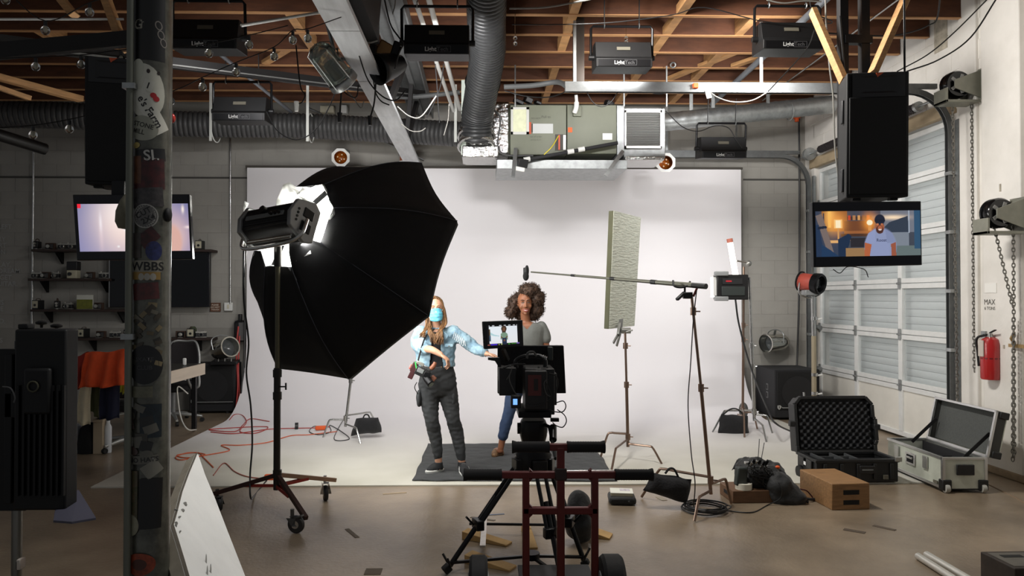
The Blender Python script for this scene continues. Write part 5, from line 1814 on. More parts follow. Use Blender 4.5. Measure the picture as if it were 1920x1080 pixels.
# battery and book
bt = thing('soft_pouch', 'flat black pouch on the concrete under a pale book', 'pouch', G(1165, 950))
p = G(1165, 948)
MB().box((p.x + .02, p.y + .09, .035), (.215, .20, .06), Euler((0, 0, -.10))).build('pouch_body', bagm, bt, bevel=.02)
lg = MB()
lg.bar((p.x + .05, p.y - .013, .037), (p.x + .075, p.y - .013, .046), .004, .004).bar((p.x + .05, p.y - .013, .037), (p.x + .075, p.y - .013, .028), .004, .004)
lg.build('arrow_mark', mat('grey_strip', (120, 124, 124), .5), bt)
bk = thing('book', 'pale printed book lying on the black pouch', 'book', (p.x + .02, p.y + .1, .066))
EB = Euler((0, 0, -.14))
MB().box((p.x + .02, p.y + .10, .078), (.175, .155, .022), EB).build('pages', mat('page_edge', (206, 200, 176), .7), bk)
MB().box((p.x + .02, p.y + .10, .091), (.18, .16, .004), EB).build('cover', mat('pale_cover', (226, 226, 214), .5), bk)
MB().box((p.x + .05, p.y + .12, .0935), (.08, .07, .001), EB).build('cover_print', mat('cover_print', (198, 190, 196), .6, var=.3, scale=40), bk)
# two alu pipes
for k, (a, b) in enumerate((((1721, 1049), (1800, 1100)), ((1737, 1046), (1828, 1100)))):
    p0, p1 = G(*a) + V((0, 0, .022)), G(*b) + V((0, 0, .022))
    mb = MB().lathe([(.021, 0), (.022, .002), (.022, (p1 - p0).length), (.018, (p1 - p0).length), (.018, .004), (.0, .004)], p0, p1 - p0, 18, False)
    one(mb, 'aluminium_pipe', mat('brushed_alu', (222, 220, 212), .38, .7), ('bare aluminium pipe lying on the concrete, outer of the pair', 'bare aluminium pipe lying on the concrete beside the chipped wooden box')[k], 'pipe')

# fire extinguisher
q = AX(1857, 668, XW - .09)
fe = thing('fire_extinguisher', 'red fire extinguisher hung on the white wall', 'extinguisher', (q.x, q.y, AX(1857, 712, XW - .09).z))
zb, zt = AX(1857, 712, XW - .09).z, AX(1857, 632, XW - .09).z
FR_ = mat('extinguisher_red', (172, 28, 30), .3, coat=.4)
MB().lathe([(0.0, 0), (.075, .004), (.082, .02), (.082, zt - zb - .06), (.07, zt - zb - .02), (.035, zt - zb), (.0, zt - zb)], (q.x, q.y, zb), (0, 0, 1), 24).build('cylinder', FR_, fe)
MB().bx((q.x - .09, q.y - .03, zt - .18), (q.x - .08, q.y + .04, zt - .03)).build('label_sheet', mat('pale_label', (196, 186, 176), .6), fe)
MB().cyl((q.x, q.y, zt - .19), (q.x, q.y, zt - .205), .084).build('band', mat('dark_red_band', (110, 18, 20), .4), fe)
MB().cyl((q.x, q.y, zt - .01), (q.x, q.y, zt + .035), .022).build('valve', mat('chrome_latch', (180, 180, 176), .3, .8), fe)
MB().bar((q.x, q.y, zt + .04), (q.x - .02, q.y - .10, zt + .07), .02, .008).build('lever', BLACKM, fe)
MB().bar((q.x, q.y, zt + .025), (q.x, q.y + .09, zt + .02), .02, .008).build('lever', BLACKM, fe)
MB().tube(spl([(q.x - .02, q.y + .02, zt + .02), (q.x - .06, q.y + .10, zt - .02), (q.x - .05, q.y + .105, zt - .16), (q.x - .05, q.y + .09, zt - .28)], 6), .011, 7).build('hose', RUBBER, fe)
MB().bx((q.x + .02, q.y + .1, zt - .02), (q.x + .09, q.y + .16, zt + .05)).build('wall_bracket', GALV, fe)
sp_ = AX(1838, 612, XW)

# floor cable by the silver case
one(MB().tube(spl([G(1830, 905), G(1850, 908), G(1880, 922), G(1915, 940), G(1960, 970)], 8), .008, 6), 'floor_cable', mat('tan_cable', (128, 108, 88), .6), 'brown cable trailing away from the silver flight case', 'cable')

# ------------------------------------------------------------------ black mat under the women
def matfn(u, v):
    f0, f1 = G(773, 905), G(1157, 906)
    b0, b1 = G(803, 836), G(1110, 834)
    p = (f0 * (1 - u) + f1 * u) * (1 - v) + (b0 * (1 - u) + b1 * u) * v
    return V((p.x + .02 * noise.noise(p * 3), p.y + .02 * noise.noise(p * 4), .018 + .006 * (noise.noise(p * 8) + .5)))


one(MB().grid(matfn, 60, 40), 'floor_mat', mat('charcoal_cloth_mat', (54, 56, 57), .9, var=.15, scale=12, bump=.5, bscale=10, sheen=.1), 'crumpled charcoal cloth mat under the two women on the white floor', 'mat', solid=.006, sharp=180, normals=False)

# ------------------------------------------------------------------ cables on the white floor
def on_cyc(px, py):
    """where the white sweep (floor or cove) shows at this pixel"""
    d = ray(px, py)
    for i in range(2000):
        yy = 5.0 + i * .003
        p = V((0, 0, CAMZ)) + d * (yy / d.y)
        t = yy - (CYB - CR)
        h = 0 if t < 0 else CR - math.sqrt(max(0, CR * CR - t * t))
        if p.z <= h:
            return V((p.x, p.y, h))
    return G(px, py)


for nm, m, pts, r, lab in (
        ('extension_cord', REDC, [(505, 793), (470, 788), (455, 800), (440, 812), (392, 809), (420, 806), (500, 803), (480, 815), (450, 812), (462, 795), (455, 782), (440, 780), (430, 790)], .0055, 'red extension cord looping on the white floor by the desk'),
        ('extension_cord', REDC, [(395, 813), (440, 816), (500, 808), (545, 806), (600, 805), (618, 803)], .0055, 'red extension cord running straight to the orange plug'),
        ('extension_cord', ORANGEC, [(632, 812), (580, 818), (545, 820), (500, 833), (450, 838), (415, 838), (430, 848), (380, 858), (340, 866), (330, 860), (355, 852), (385, 856), (350, 862), (332, 857), (370, 852), (382, 862), (400, 880)], .0055, 'orange extension cord coiled beside the tilted white board'),
        ('extension_cord', mat('brick_cable', (150, 70, 50), .5), [(400, 895), (420, 872), (440, 888), (465, 898), (500, 902)], .005, 'brick red cord ending at the roller stand'),
        ('stinger_cable', BLACKC, [(612, 805), (590, 802), (580, 812), (598, 818), (620, 812), (618, 800), (640, 812), (655, 826), (628, 828), (632, 810), (650, 780)], .005, 'black power cable looping by the sandbag behind the softbox')):
    P = [on_cyc(a, b) + V((0, 0, .014 + r)) for a, b in pts]
    one(MB().tube(spl(P, 8), r, 6), nm, m, lab, 'cord')
one(MB().box(G(602, 809) + V((0, 0, .045)), (.14, .05, .05), Euler((0, 0, .2))), 'plug_block', mat('orange_decal', (226, 92, 34), .6), 'orange plug block where the red cord ends', 'plug', bevel=.012)
one(MB().lathe([(.001, 0), (.05, 0), (.05, .04), (.001, .04)], G(553, 806) + V((0, 0, .04)), (1, .2, 0), 16), 'cord_connector', BLACK, 'round black connector on the red cord', 'plug')
one(MB().box(G(499, 905) + V((.02, .06, .035)), (.10, .05, .05)), 'plug_block', mat('orange_decal2', (216, 92, 44), .6), 'orange plug block at the foot of the roller stand', 'plug', bevel=.01)
one(MB().tube(spl([A(457, 470, 5.75), A(457, 560, 5.8), A(466, 640, 5.85), A(462, 700, 5.85), A(470, 760, 5.85), A(473, 830, 5.85), A(469, 890, 5.8), A(470, 933, 5.75), G(478, 928), G(500, 905) + V((0, 0, .02))], 10), .007, 6), 'lamp_cable', BLACKC, 'black cable hanging from the lamp head down to the floor', 'cable')

# ------------------------------------------------------------------ stickered steel column
cx = A(283, 540, 2.78)
CXc, CYc, CRr = cx.x, 2.78, .0695
col = thing('steel_column', 'round steel column covered in worn stickers with a conduit strapped to it', 'column', (CXc, CYc, 0))
MB().cyl((CXc, CYc, 0), (CXc, CYc, ZJ), CRr, n=40).build('shaft', mat('grimy_painted_steel', (84, 84, 76), .3, .3, var=.5, scale=14, coat=.3), col, sharp=60)
MB().box((CXc, CYc, .01), (.28, .28, .02)).build('base_plate', MAST, col)
MB().box((CXc, CYc, ZJ - .01), (.24, .24, .02)).build('cap_plate', MAST, col)
a, b = A(259, -20, 2.70), A(250, 1100, 2.70)
MB().cyl((CXc - .046, CYc - .075, 0), (CXc - .046, CYc - .075, ZJ), .0125, n=14).build('conduit', mat('dull_conduit', (104, 106, 96), .5, .3), col)
for z in (.6, 1.5, 2.4):
    MB().bx((CXc - .068, CYc - .09, z), (CXc - .024, CYc - .055, z + .02)).build('conduit_clip', GALV, col)


def cz(py):
    return A(283, py, CYc - CRr).z


def wrap(mb, k):
    """u (arc metres from the side facing the camera), v height -> on the column"""
    out = []
    for p in mb.v:
        a = -math.pi / 2 + p.x / CRr + .40
        r = CRr + k + p.y
        out.append(V((CXc + r * math.cos(a), CYc + r * math.sin(a), p.z)))
    mb.v = out
    return mb


nst = [0]


def sticker(px, py, w, h, col_, rot=0.0, shape='rect', text=None, tcol=(20, 20, 20), th=.02, rough=.4, var=.0, rgb2=None, sc=30):
    nst[0] += 1
    k = .0006 + .00007 * nst[0]
    u0 = (px - 283) / 35.0
    u0 = CRr * math.asin(max(-.98, min(.98, u0))) - .40 * CRr
    z0 = cz(py)
    nx, nz = 12, 12
    mb = MB()
    if shape == 'rect':
        mb.grid(lambda u, v: ((u - .5) * w, 0, (v - .5) * h), nx, nz)
    else:
        mb.grid(lambda u, v: (w / 2 * v * math.cos(u * 2 * math.pi), 0, h / 2 * v * math.sin(u * 2 * math.pi)), 28, 4)
    cr_, sr_ = math.cos(rot), math.sin(rot)

    def place(m_, kk):
        m_.v = [V((u0 + p.x * cr_ - p.z * sr_, p.y, z0 + p.x * sr_ + p.z * cr_)) for p in m_.v]
        return wrap(m_, kk)
    place(mb, k)
    nm = 'sticker_%d_%d_%d%s' % (*col_, 'v' if var or rgb2 else '')
    s_ = mb.build('sticker', mat(nm, col_, rough, var=var, scale=sc, rgb2=rgb2), col, sharp=180, normals=False)
    if text:
        for (t, du, dv, hh) in ([(text, 0, 0, th)] if isinstance(text, str) else text):
            tm = MB()
            add_text(tm, t, (du, 0, dv), (1, 0, 0), (0, 0, 1), hh, True)
            place(tm, k + .0006)
            tm.build('print', mat('ink_%d_%d_%d' % tcol, tcol, .5), s_, sharp=180, normals=False)
    return s_


sticker(290, 50, .12, .24, (14, 14, 15))
sticker(272, 45, .05, .06, (14, 14, 15), 0, 'rect', 'G', (140, 136, 124), .034)
sticker(281, 42, .02, .03, (15, 14, 15), 0, 'rect', 'r', (140, 136, 124), .016)
for (x_, y_, rx) in ((306, 45, .02), (309, 62, .018), (312, 76, .02)):
    sticker(x_, y_, .026, .034, (120, 114, 108), .3, 'ell')
    sticker(x_, y_, .018, .026, (18, 18, 18), .3, 'ell')
sticker(284, 170, .14, .20, (196, 194, 180), .15, 'ell')
sticker(268, 135, .06, .10, (188, 188, 172), -.3, 'ell')
sticker(294, 208, .17, .055, (202, 200, 188), -1.0, 'rect', [("e's Farm", 0, 0, .026)], (24, 22, 22))
nst[0] += 1
sticker(291, 160, .035, .04, (202, 200, 188), -.3, 'rect', 'I', (26, 24, 24), .022)
sticker(299, 178, .022, .02, (170, 36, 40), -.3, 'ell')
sticker(303, 184, .022, .02, (170, 36, 40), -.3, 'ell')
sticker(291, 133, .012, .016, (40, 30, 28), 0, 'ell')
sticker(306, 135, .011, .014, (40, 30, 28), 0, 'ell')
sticker(281, 240, .11, .09, (150, 150, 136), -.25, 'ell', [('STONE', 0, .012, .016), ('MILL', -.01, -.014, .016)], (50, 50, 44))
sticker(270, 272, .03, .022, (170, 150, 90), .1, 'ell', var=.4)
sticker(296, 290, .10, .045, (22, 22, 24), .1, 'rect', 'SL', (176, 174, 168), .036)
sticker(290, 325, .12, .11, (76, 26, 28), .03, 'rect', rgb2=(40, 18, 20), sc=40)
sticker(270, 318, .04, .10, (92, 58, 40), .0, 'rect', var=.4)
sticker(290, 370, .11, .07, (38, 36, 38), .1, 'rect', rgb2=(70, 66, 66), sc=60)
sticker(287, 405, .088, .088, (150, 148, 142), 0, 'ell')
sticker(287, 405, .080, .080, (88, 86, 84), .5, 'ell', [('CUT', 0, .014, .02), ('2X4', .004, -.014, .02)], (22, 22, 22))
sticker(292, 445, .07, .05, (74, 30, 32), .7, 'rect', rgb2=(30, 18, 20), sc=40)
sticker(301, 470, .055, .07, (44, 52, 104), 0, 'ell', rgb2=(28, 32, 64), sc=60)
sticker(268, 460, .05, .09, (66, 60, 56), 0, 'rect', var=.3)
sticker(290, 499, .10, .042, (132, 128, 116), 0, 'rect', 'WBBS', (20, 20, 20), .03)
sticker(288, 517, .10, .028, (140, 112, 60), 0, 'rect')
for x_ in (281, 291, 300):
    sticker(x_, 519, .02, .026, (156, 152, 142), 0, 'ell')
sticker(288, 546, .09, .06, (58, 34, 34), .08, 'rect', rgb2=(90, 40, 40), sc=50)
for k in range(26):
    sticker(267 + random.uniform(0, 42), 572 + k * 4.4, random.uniform(.02, .04), random.uniform(.012, .024), random.choice([(112, 100, 74), (86, 76, 56), (58, 52, 42), (96, 92, 80), (40, 38, 34)]), random.uniform(-1, 1), random.choice(['rect', 'ell']))
sticker(288, 684, .12, .14, (14, 14, 16), 0, 'ell', [('SKATE', 0, .02, .014), ('CLUB', 0, -.01, .014)], (52, 52, 54))
sticker(276, 735, .10, .04, (96, 94, 78), 0, 'rect', var=.3)
sticker(298, 790, .07, .12, (24, 38, 46), 0, 'rect', rgb2=(14, 20, 24), sc=40)
for k in range(12):
    sticker(258 + random.uniform(0, 44), 765 + k * 8, random.uniform(.03, .05), random.uniform(.02, .04), random.choice([(92, 90, 82), (60, 58, 52), (34, 34, 34), (74, 60, 56)]), random.uniform(-.5, .5), random.choice(['rect', 'ell']))
sticker(286, 862, .10, .03, (96, 94, 86), .05, 'rect', 'NO HATS', (30, 30, 30), .016)
sticker(300, 880, .06, .05, (120, 118, 108), .6, 'rect')
sticker(298, 945, .075, .18, (13, 13, 14), -.03, 'rect')
sticker(266, 930, .05, .18, (96, 80, 62), .0, 'rect', rgb2=(60, 66, 40), sc=60)
sticker(267, 985, .055, .075, (140, 138, 118), 0, 'ell', var=.2)
sticker(281, 1058, .105, .08, (150, 62, 30), 0, 'ell', rgb2=(96, 36, 20), sc=60)
sticker(281, 1058, .05, .04, (70, 34, 24), 0, 'ell')
bx2 = A(318, 400, 2.76)
MB().ell((CXc + CRr, CYc - .02, cz(400)), (.013, .02, .026)).build('rubber_bumper', RUBBER, col)
# fuzzy oblong and red bulb beside the column
wf = thing('hanging_windscreen', 'beige oblong microphone windscreen hanging against the column', 'windscreen', A(236, 432, 2.9))
MB().lathe([(.001, 0), (.028, .004), (.042, .03), (.044, .07), (.034, .11), (.02, .135), (.001, .138)], A(236, 430, 2.9), (.12, 0, 1), 20).build('foam', mat('beige_foam', (112, 108, 92), .95, var=.1, scale=60), wf)
rbul = thing('red_bulb', 'small red bulb clipped to the column side', 'bulb', A(322, 226, 2.85))
MB().ell(A(323, 222, 2.85), (.012, .012, .018)).build('globe', mat('red_glass', (196, 52, 44), .2), rbul)
MB().cyl(A(321, 214, 2.85), A(321, 208, 2.85), .008).build('socket', BLACK, rbul)

# ------------------------------------------------------------------ string lights
BULB = mat('clear_bulb_glass', (236, 238, 236), .03, trans=1.0)


def bulb_string(name, label, pts, Y, cord):
    t = thing(name, label, 'string lights', A(*cord[0], Y))
    cp = spl([A(x, y - 18, Y) for x, y in cord], 8)
    MB().tube(cp, .0035, 5).build('cord', BLACKC, t)
    for (x, y) in pts:
        p = A(x, y, Y)
        s = MB().cyl(p + V((0, 0, .026)), p + V((0, 0, .056)), .011).build('socket', BLACK, t)
        MB().ell(p, (.027, .027, .029), None, 16, 10).build('bulb', BULB, s)
        MB().ell(p + V((0, 0, .004)), (.009, .009, .016), None, 8, 6).build('filament', mat('filament_base', (196, 190, 170), .4), s)


bulb_string('string_lights', 'string of clear bulbs rising from the shadow past the stickered column', [(62, 253), (130, 242), (189, 227), (320, 190), (380, 163), (443, 135), (514, 106), (549, 75), (577, 72)], 5.0,
            [(-10, 258), (62, 253), (130, 242), (189, 227), (320, 190), (380, 163), (443, 135), (514, 106), (549, 75), (577, 72), (640, 50)])
bulb_string('string_lights', 'string of clear bulbs crossing in front of the shadowed flood light', [(67, 125), (152, 121), (227, 112), (392, 100), (467, 84)], 4.9, [(-10, 128), (67, 125), (152, 121), (227, 112), (310, 108), (392, 100), (467, 84), (540, 66)])
bulb_string('string_lights', 'short string of clear bulbs under the first joists', [(10, 0), (85, 57), (168, 23)], 4.7, [(-20, -10), (10, 0), (85, 57), (168, 23), (240, 0)])
one(MB().ell(A(966, 72, 7.0), .02).ell(A(966, 82, 7.0), .02).cyl(A(966, 68, 7.0), (A(966, 68, 7.0).x, 7.0, ZJ + .32), .004), 'joist_bulb', BULB, 'pair of small clear bulbs against the joists by the duct', 'bulb')
one(MB().ell(A(1174, 72, 7.4), .02).ell(A(1174, 79, 7.4), .02).cyl(A(1174, 68, 7.4), (A(1174, 68, 7.4).x, 7.4, ZJ + .1), .004), 'joist_bulb', BULB, 'pair of small clear bulbs above the middle flood light', 'bulb')
one(MB().torus(A(1262, 122, 9.0), (0, 1, .3), .03, .009, 12, 6), 'hook_ring', GALV, 'small metal ring hooked into the joist above the track', 'ring')

# ------------------------------------------------------------------ hanging cables below the roof
HC = [
    ('black', [(555, 85), (563, 160), (572, 178), (566, 192), (556, 195)], 6.2, .008, 'black cable with a white plug dangling among the bulbs'),
    ('black', [(632, 90), (640, 150), (638, 205), (637, 216)], 6.3, .010, 'black cable hanging straight below the jar lamp'),
    ('black', [(706, 130), (702, 190), (694, 222)], 6.4, .010, 'black cable hanging below the clamp lamp'),
    ('black', [(640, 165), (652, 178), (668, 182), (672, 160)], 6.3, .007, 'short black loop under the jar lamp'),
    ('white', [(640, 160), (660, 180), (676, 202), (682, 190)], 6.35, .007, 'white cable loop under the jar lamp'),
    ('white', [(745, 200), (768, 218), (790, 218), (818, 180)], 7.0, .008, 'white cable sagging beneath the truss by the duct'),
    ('white', [(752, 232), (770, 245), (788, 246), (798, 240)], 7.6, .006, 'short white cable lying over the wall duct'),
    ('white', [(842, 195), (840, 225), (832, 254)], 7.6, .006, 'white cable end hanging before the wall duct'),
    ('white', [(600, -5), (625, 26), (648, 44), (662, 58), (663, 68), (665, 75), (690, 80), (708, 76)], 5.8, .008, 'white cable lying along the grey truss'),
    ('black', [(645, -5), (654, 50), (672, 100), (690, 150), (716, 180), (742, 188), (760, 170)], 5.9, .008, 'black cable drooping from truss to clamp lamp'),
    ('black', [(720, -5), (732, 45), (748, 70), (756, 82), (748, 100), (740, 130)], 5.9, .009, 'black cable running down the grey channel'),
    ('white', [(742, -5), (740, 12), (736, 26)], 6.1, .007, 'short white cable end at the top of the channel'),
    ('black', [(816, 120), (820, 170), (822, 205), (824, 230)], 7.2, .007, 'black cable hanging behind the first flood light'),
    ('black', [(832, 120), (826, 160), (815, 190), (800, 222)], 7.3, .007, 'black cable slanting behind the first flood light'),
    ('black', [(700, 150), (705, 175), (715, 190), (730, 197)], 6.5, .008, 'black cable tangle strand by the clamp lamp'),
    ('black', [(500, 210), (520, 245), (555, 262), (590, 245), (615, 205), (632, 165)], 7.0, .007, 'thin dark cable hanging in a wide curve over the wall duct'),
    ('black', [(960, 46), (1050, 46), (1150, 42), (1260, 28), (1320, 14), (1420, 38), (1500, 48)], 6.6, .006, 'thin black cable draped across the joists'),
    ('white', [(955, 16), (1020, 14), (1080, 4), (1120, -4)], 6.0, .010, 'white cable crossing the top joists'),
    ('black', [(946, 170), (985, 180), (1030, 182), (1070, 168), (1082, 164)], 7.6, .008, 'dark cable sagging into the door track end'),
    ('black', [(1100, 172), (1112, 192), (1128, 200), (1145, 192), (1160, 170)], 7.53, .006, 'dark loop of cable above the air handler'),
    ('black', [(1200, 162), (1222, 174), (1240, 176), (1256, 172)], 7.6, .007, 'short cable swag under the door track'),
    ('white', [(1322, 165), (1345, 182), (1375, 191), (1410, 188), (1440, 172)], 7.5, .008, 'pale cable swag beneath the door track by the tag'),
    ('black', [(1248, 208), (1280, 238), (1310, 246), (1340, 236), (1366, 240), (1380, 262), (1392, 278)], 8.9, .008, 'black cable looping to the flood light before the wall'),
    ('white', [(1547, -150), (1548, 12), (1552, 80), (1556, 130), (1562, 180), (1566, 280), (1578, 380)], 5.6, .008, 'white cable falling beside the tall speaker'),
    ('black', [(1575, 30), (1582, 120), (1588, 190), (1590, 206)], 5.3, .008, 'black cable running down the speaker frame'),
    ('black', [(1550, 62), (1610, 66), (1680, 66), (1740, 48), (1760, 20), (1766, -120)], 5.8, .008, 'black cable strung from the frame to the white wall'),
    ('black', [(1682, 134), (1740, 102), (1790, 60), (1850, 0)], 5.6, .007, 'black cable rising over the white wall, upper of two'),
    ('black', [(1700, 134), (1760, 112), (1820, 70), (1870, -5)], 5.5, .008, 'black cable rising over the white wall, lower of two'),
    ('black', [(1520, -90), (1520, 12), (1560, 40), (1545, 45), (1528, 55), (1510, 95), (1440, 172)], 6.5, .007, 'dark cable from the flood light to the track'),
    ('white', [(1438, 0), (1470, 6), (1505, 2), (1540, 3)], 6.2, .008, 'white cable bundle over the third flood light'),
    ('black', [(1562, 505), (1575, 512), (1590, 500), (1620, 505), (1628, 520)], 5.0, .004, 'thin wires dangling under the television with the man'),
    ('black', [(466, 420), (462, 470), (458, 520)], 5.75, .005, 'thin cable stub by the lamp head'),
]
for i, (cname, pts, Y, r, lab) in enumerate(HC):
    P = spl([A(x, y, Y) for x, y in pts], 6)
    m = BLACKC if cname == 'black' else mat('toned_white_cable', (128, 126, 120), .6)  # white toned down where strong light would blow it out
    r *= .75
    if i in (0, 1, 2):
        t = thing('hanging_cable', lab, 'cable', P[-1])
        MB().tube(P, r, 6).build('wire', m, t)
        MB().cyl(P[-1] + V((0, 0, .02)), P[-1] + V((0, 0, -.06)), .022, .016).build('plug', WHITEP if i == 0 else BLACK, t)
    else:
        one(MB().tube(P, r, 6), 'hanging_cable', m, lab, 'cable')
one(MB().bar(A(1326, 168, 7.48), A(1330, 184, 7.48), .05, .004, (0, 1, 0)), 'paper_tag', WHITEP, 'white paper tag hanging from the door track', 'tag')
one(MB().box(A(1304, 161, 7.48), (.05, .05, .05)), 'orange_tag', mat('orange_decal', (226, 92, 34), .6), 'small orange clip on the door track', 'clip', bevel=.005)
# ------------------------------------------------------------------ white board leaning at the front
wbd = thing('bead_board', 'tilted white bead board with a dented edge leaning beside the column', 'board', G(380, 1150))
P0 = A(367, 850, 3.55)           # top corner
Pf = [P0, A(374, 853, 3.62), A(462, 1090, 3.50), A(420, 1170, 3.35), A(352, 1086, 3.20), A(322, 985, 3.26)]
# flat board: face plane through the top corner, the lower far edge and the lower near edge
fn_ = V((.80, .06, .60)).normalized()


def onplane(px, py):
    d = ray(px, py)
    o_ = V((0, 0, CAMZ))
    return o_ + d * ((P0 - o_).dot(fn_) / d.dot(fn_))


WBM = mat('white_bead_board', (238, 238, 234), .5, var=.05, scale=6, bump=.5, bscale=7, stretch=(1, 1, .35))
outl = [(367, 850), (372, 852), (385, 890), (402, 930), (425, 990), (470, 1105), (478, 1130), (362, 1130), (342, 1060), (330, 1020), (320, 988), (328, 960), (337, 925), (350, 890)]
fp = [onplane(x, y) for x, y in outl]
bk_ = -fn_ * .05
MB().prism([p - fn_ * .001 for p in fp], -fn_ * .001).build('face', WBM, wbd)
# thick edge swept back towards the column
MB().prism([p - fn_ * .002 for p in fp], bk_).build('foam_core', mat('grey_foam_core', (150, 142, 126), .85, var=.15, scale=14), wbd)
ed = [onplane(x, y) for x, y in ((367, 850), (350, 890), (337, 925), (328, 960), (320, 988), (330, 1020), (342, 1060), (362, 1130))]
ew = A(356, 856, 3.60) - A(367, 850, 3.55)
backs = [A(360, 856, 3.56), A(340, 895, 3.50), A(326, 930, 3.46), A(312, 965, 3.42), A(296, 998, 3.38), A(305, 1040, 3.32), A(314, 1080, 3.27), A(330, 1150, 3.2)]
mb = MB()
n = len(ed)
mb.rings([[ed[i], backs[i], backs[i] - fn_ * .01 + V((0, .03, 0)), ed[i] + V((0, .03, 0))] for i in range(n)])
mb.build('worn_edge', mat('taped_edge', (84, 78, 68), .8, var=.2, scale=10, bump=.3), wbd)
dm_ = MB()
for k in range(9):
    c = onplane(random.uniform(322, 350), random.uniform(945, 1000)) + fn_ * .002
    dm_.ell(c, (.006 * random.random() + .003, .002, .004 + .008 * random.random()), Euler((random.random(), random.random(), 0)).to_matrix(), 7, 5)
for k in range(3):
    c = onplane(random.uniform(380, 400), random.uniform(1040, 1075)) + fn_ * .002
    dm_.ell(c, (.003, .003, .03), None, 6, 5)
dm_.build('dents', mat('dent_grey', (176, 174, 168), .9), wbd)['kind'] = 'stuff'

# ------------------------------------------------------------------ dark panel light on a stand at the picture's edge
pl = thing('panel_light', 'black panel light seen from behind with one flap folded down', 'light', A(80, 960, 3.0))
a, b = A(30, 955, 3.0), A(130, 617, 3.0)
PBL = mat('matte_black_metal', (9, 9, 10), .6, .2, var=.15, scale=20)
MB().bx((a.x, 2.98, a.z), (b.x, 3.07, b.z)).build('housing', PBL, pl, bevel=.008)
for k in range(9):
    x = a.x + .02 + k * .022
    MB().bx((x, 2.965, a.z + .06), (x + .008, 2.98, b.z - .22)).build('cooling_fin', PBL, pl)
MB().bx((a.x + .05, 2.955, a.z + .38), (b.x - .05, 2.98, a.z + .56)).build('rear_box', PBL, pl, bevel=.01)
MB().torus(((a.x + b.x) / 2 - .01, 2.95, a.z + .49), (0, 1, 0), .02, .0035, 16).build('dial_ring', mat('olive_ring', (62, 60, 44), .5), pl)
MB().bx((a.x - .05, 3.0, a.z + .02), (a.x - .02, 3.05, b.z - .10)).build('yoke', PBL, pl, bevel=.004)
MB().bx((a.x - .05, 3.0, a.z + .36), (a.x + .02, 3.05, a.z + .46)).build('yoke_clamp', PBL, pl, bevel=.004)
zf = A(120, 960, 2.98).z
mb = MB().prism([V((*A(110, 905, 3.2).xy, zf + .03)), V((*A(148, 903, 3.2).xy, zf + .03)), V((*A(180, 958, 2.9).xy, zf)), V((*A(135, 965, 2.85).xy, zf - .0)), V((*A(100, 962, 2.87).xy, zf))], (0, 0, -.008))
mb.build('flap', mat('slate_flap', (66, 66, 80), .6), pl)
MB().bx((a.x + .0, 3.0, b.z), (a.x + .04, 3.05, b.z + .02)).build('top_clip', PBL, pl, bevel=.004)
MB().tube(spl([A(5, 725, 2.96), A(20, 728, 2.95), A(28, 745, 2.95), A(26, 755, 2.95)], 6), .003, 5).build('thin_lead', mat('grey_cable', (70, 70, 70), .6), pl)
MB().bx((A(-10, 0, 3.1).x, 3.06, A(0, 958, 3.06).z), (a.x + .0, 3.1, A(0, 655, 3.06).z)).build('side_flag', PBL, pl)
ps = thing('light_stand', 'silver edged dark light stand under the black panel light', 'stand', (A(12, 800, 3.05).x, 3.05, 0))
q = A(10, 800, 3.05)
MB().cyl((q.x, 3.13, .0), (q.x, 3.13, A(10, 900, 3.1).z), .020).build('mast', mat('satin_mast', (120, 118, 112), .3, .8), ps)
MB().cyl((q.x, 3.13, A(10, 900, 3.1).z), (q.x, 3.13, A(10, 640, 3.1).z), .014).build('riser', mat('dark_riser', (40, 40, 38), .4, .5), ps)
MB().cyl((q.x, 3.13, A(10, 925, 3.1).z), (q.x, 3.13, A(10, 880, 3.1).z), .028).build('collar', PBL, ps)
q2 = A(30, 1060, 3.1)
MB().bx((q.x + .015, 3.1, q2.z - .02), (q2.x + .005, 3.14, q2.z + .015)).build('tee_handle', PBL, ps, bevel=.003)
MB().bx((q2.x, 3.1, q2.z - .02), (q2.x + .016, 3.14, q2.z + .022)).build('handle_grip', mat('pale_label', (196, 186, 176), .6), ps, bevel=.003)
for e in ((-.35, -.25), (.30, .2), (-.1, .4)):
    MB().bar((q.x, 3.13, .12), (q.x + e[0], 3.13 + e[1], .012), .02, .02).build('leg', PBL, ps)

# ------------------------------------------------------------------ desk with a pale edge, office chairs
dk = thing('desk', 'long desk with a pale plank edge near the dark wall television', 'desk', (-4.1, 8.7, 0))
xe = A(385, 690, 9.6).x
zt = A(385, 681, 9.6).z
MB().bx((xe - .85, 8.55, zt - .045), (xe - .02, 9.6, zt)).build('desk_top', mat('dark_desk_top', (46, 44, 42), .4), dk, bevel=.003)
MB().bx((xe - .02, 8.55, zt - .14), (xe, 9.6, zt + .002)).build('edge_plank', mat('pale_plank', (196, 182, 164), .6, var=.08, scale=5, stretch=(1, .3, 4)), dk, bevel=.003)
for x, y in ((xe - .80, 8.65), (xe - .10, 8.65), (xe - .80, 9.5), (xe - .10, 9.5)):
    MB().bx((x - .025, y - .025, 0), (x + .025, y + .025, zt - .045)).build('leg', FRM, dk)


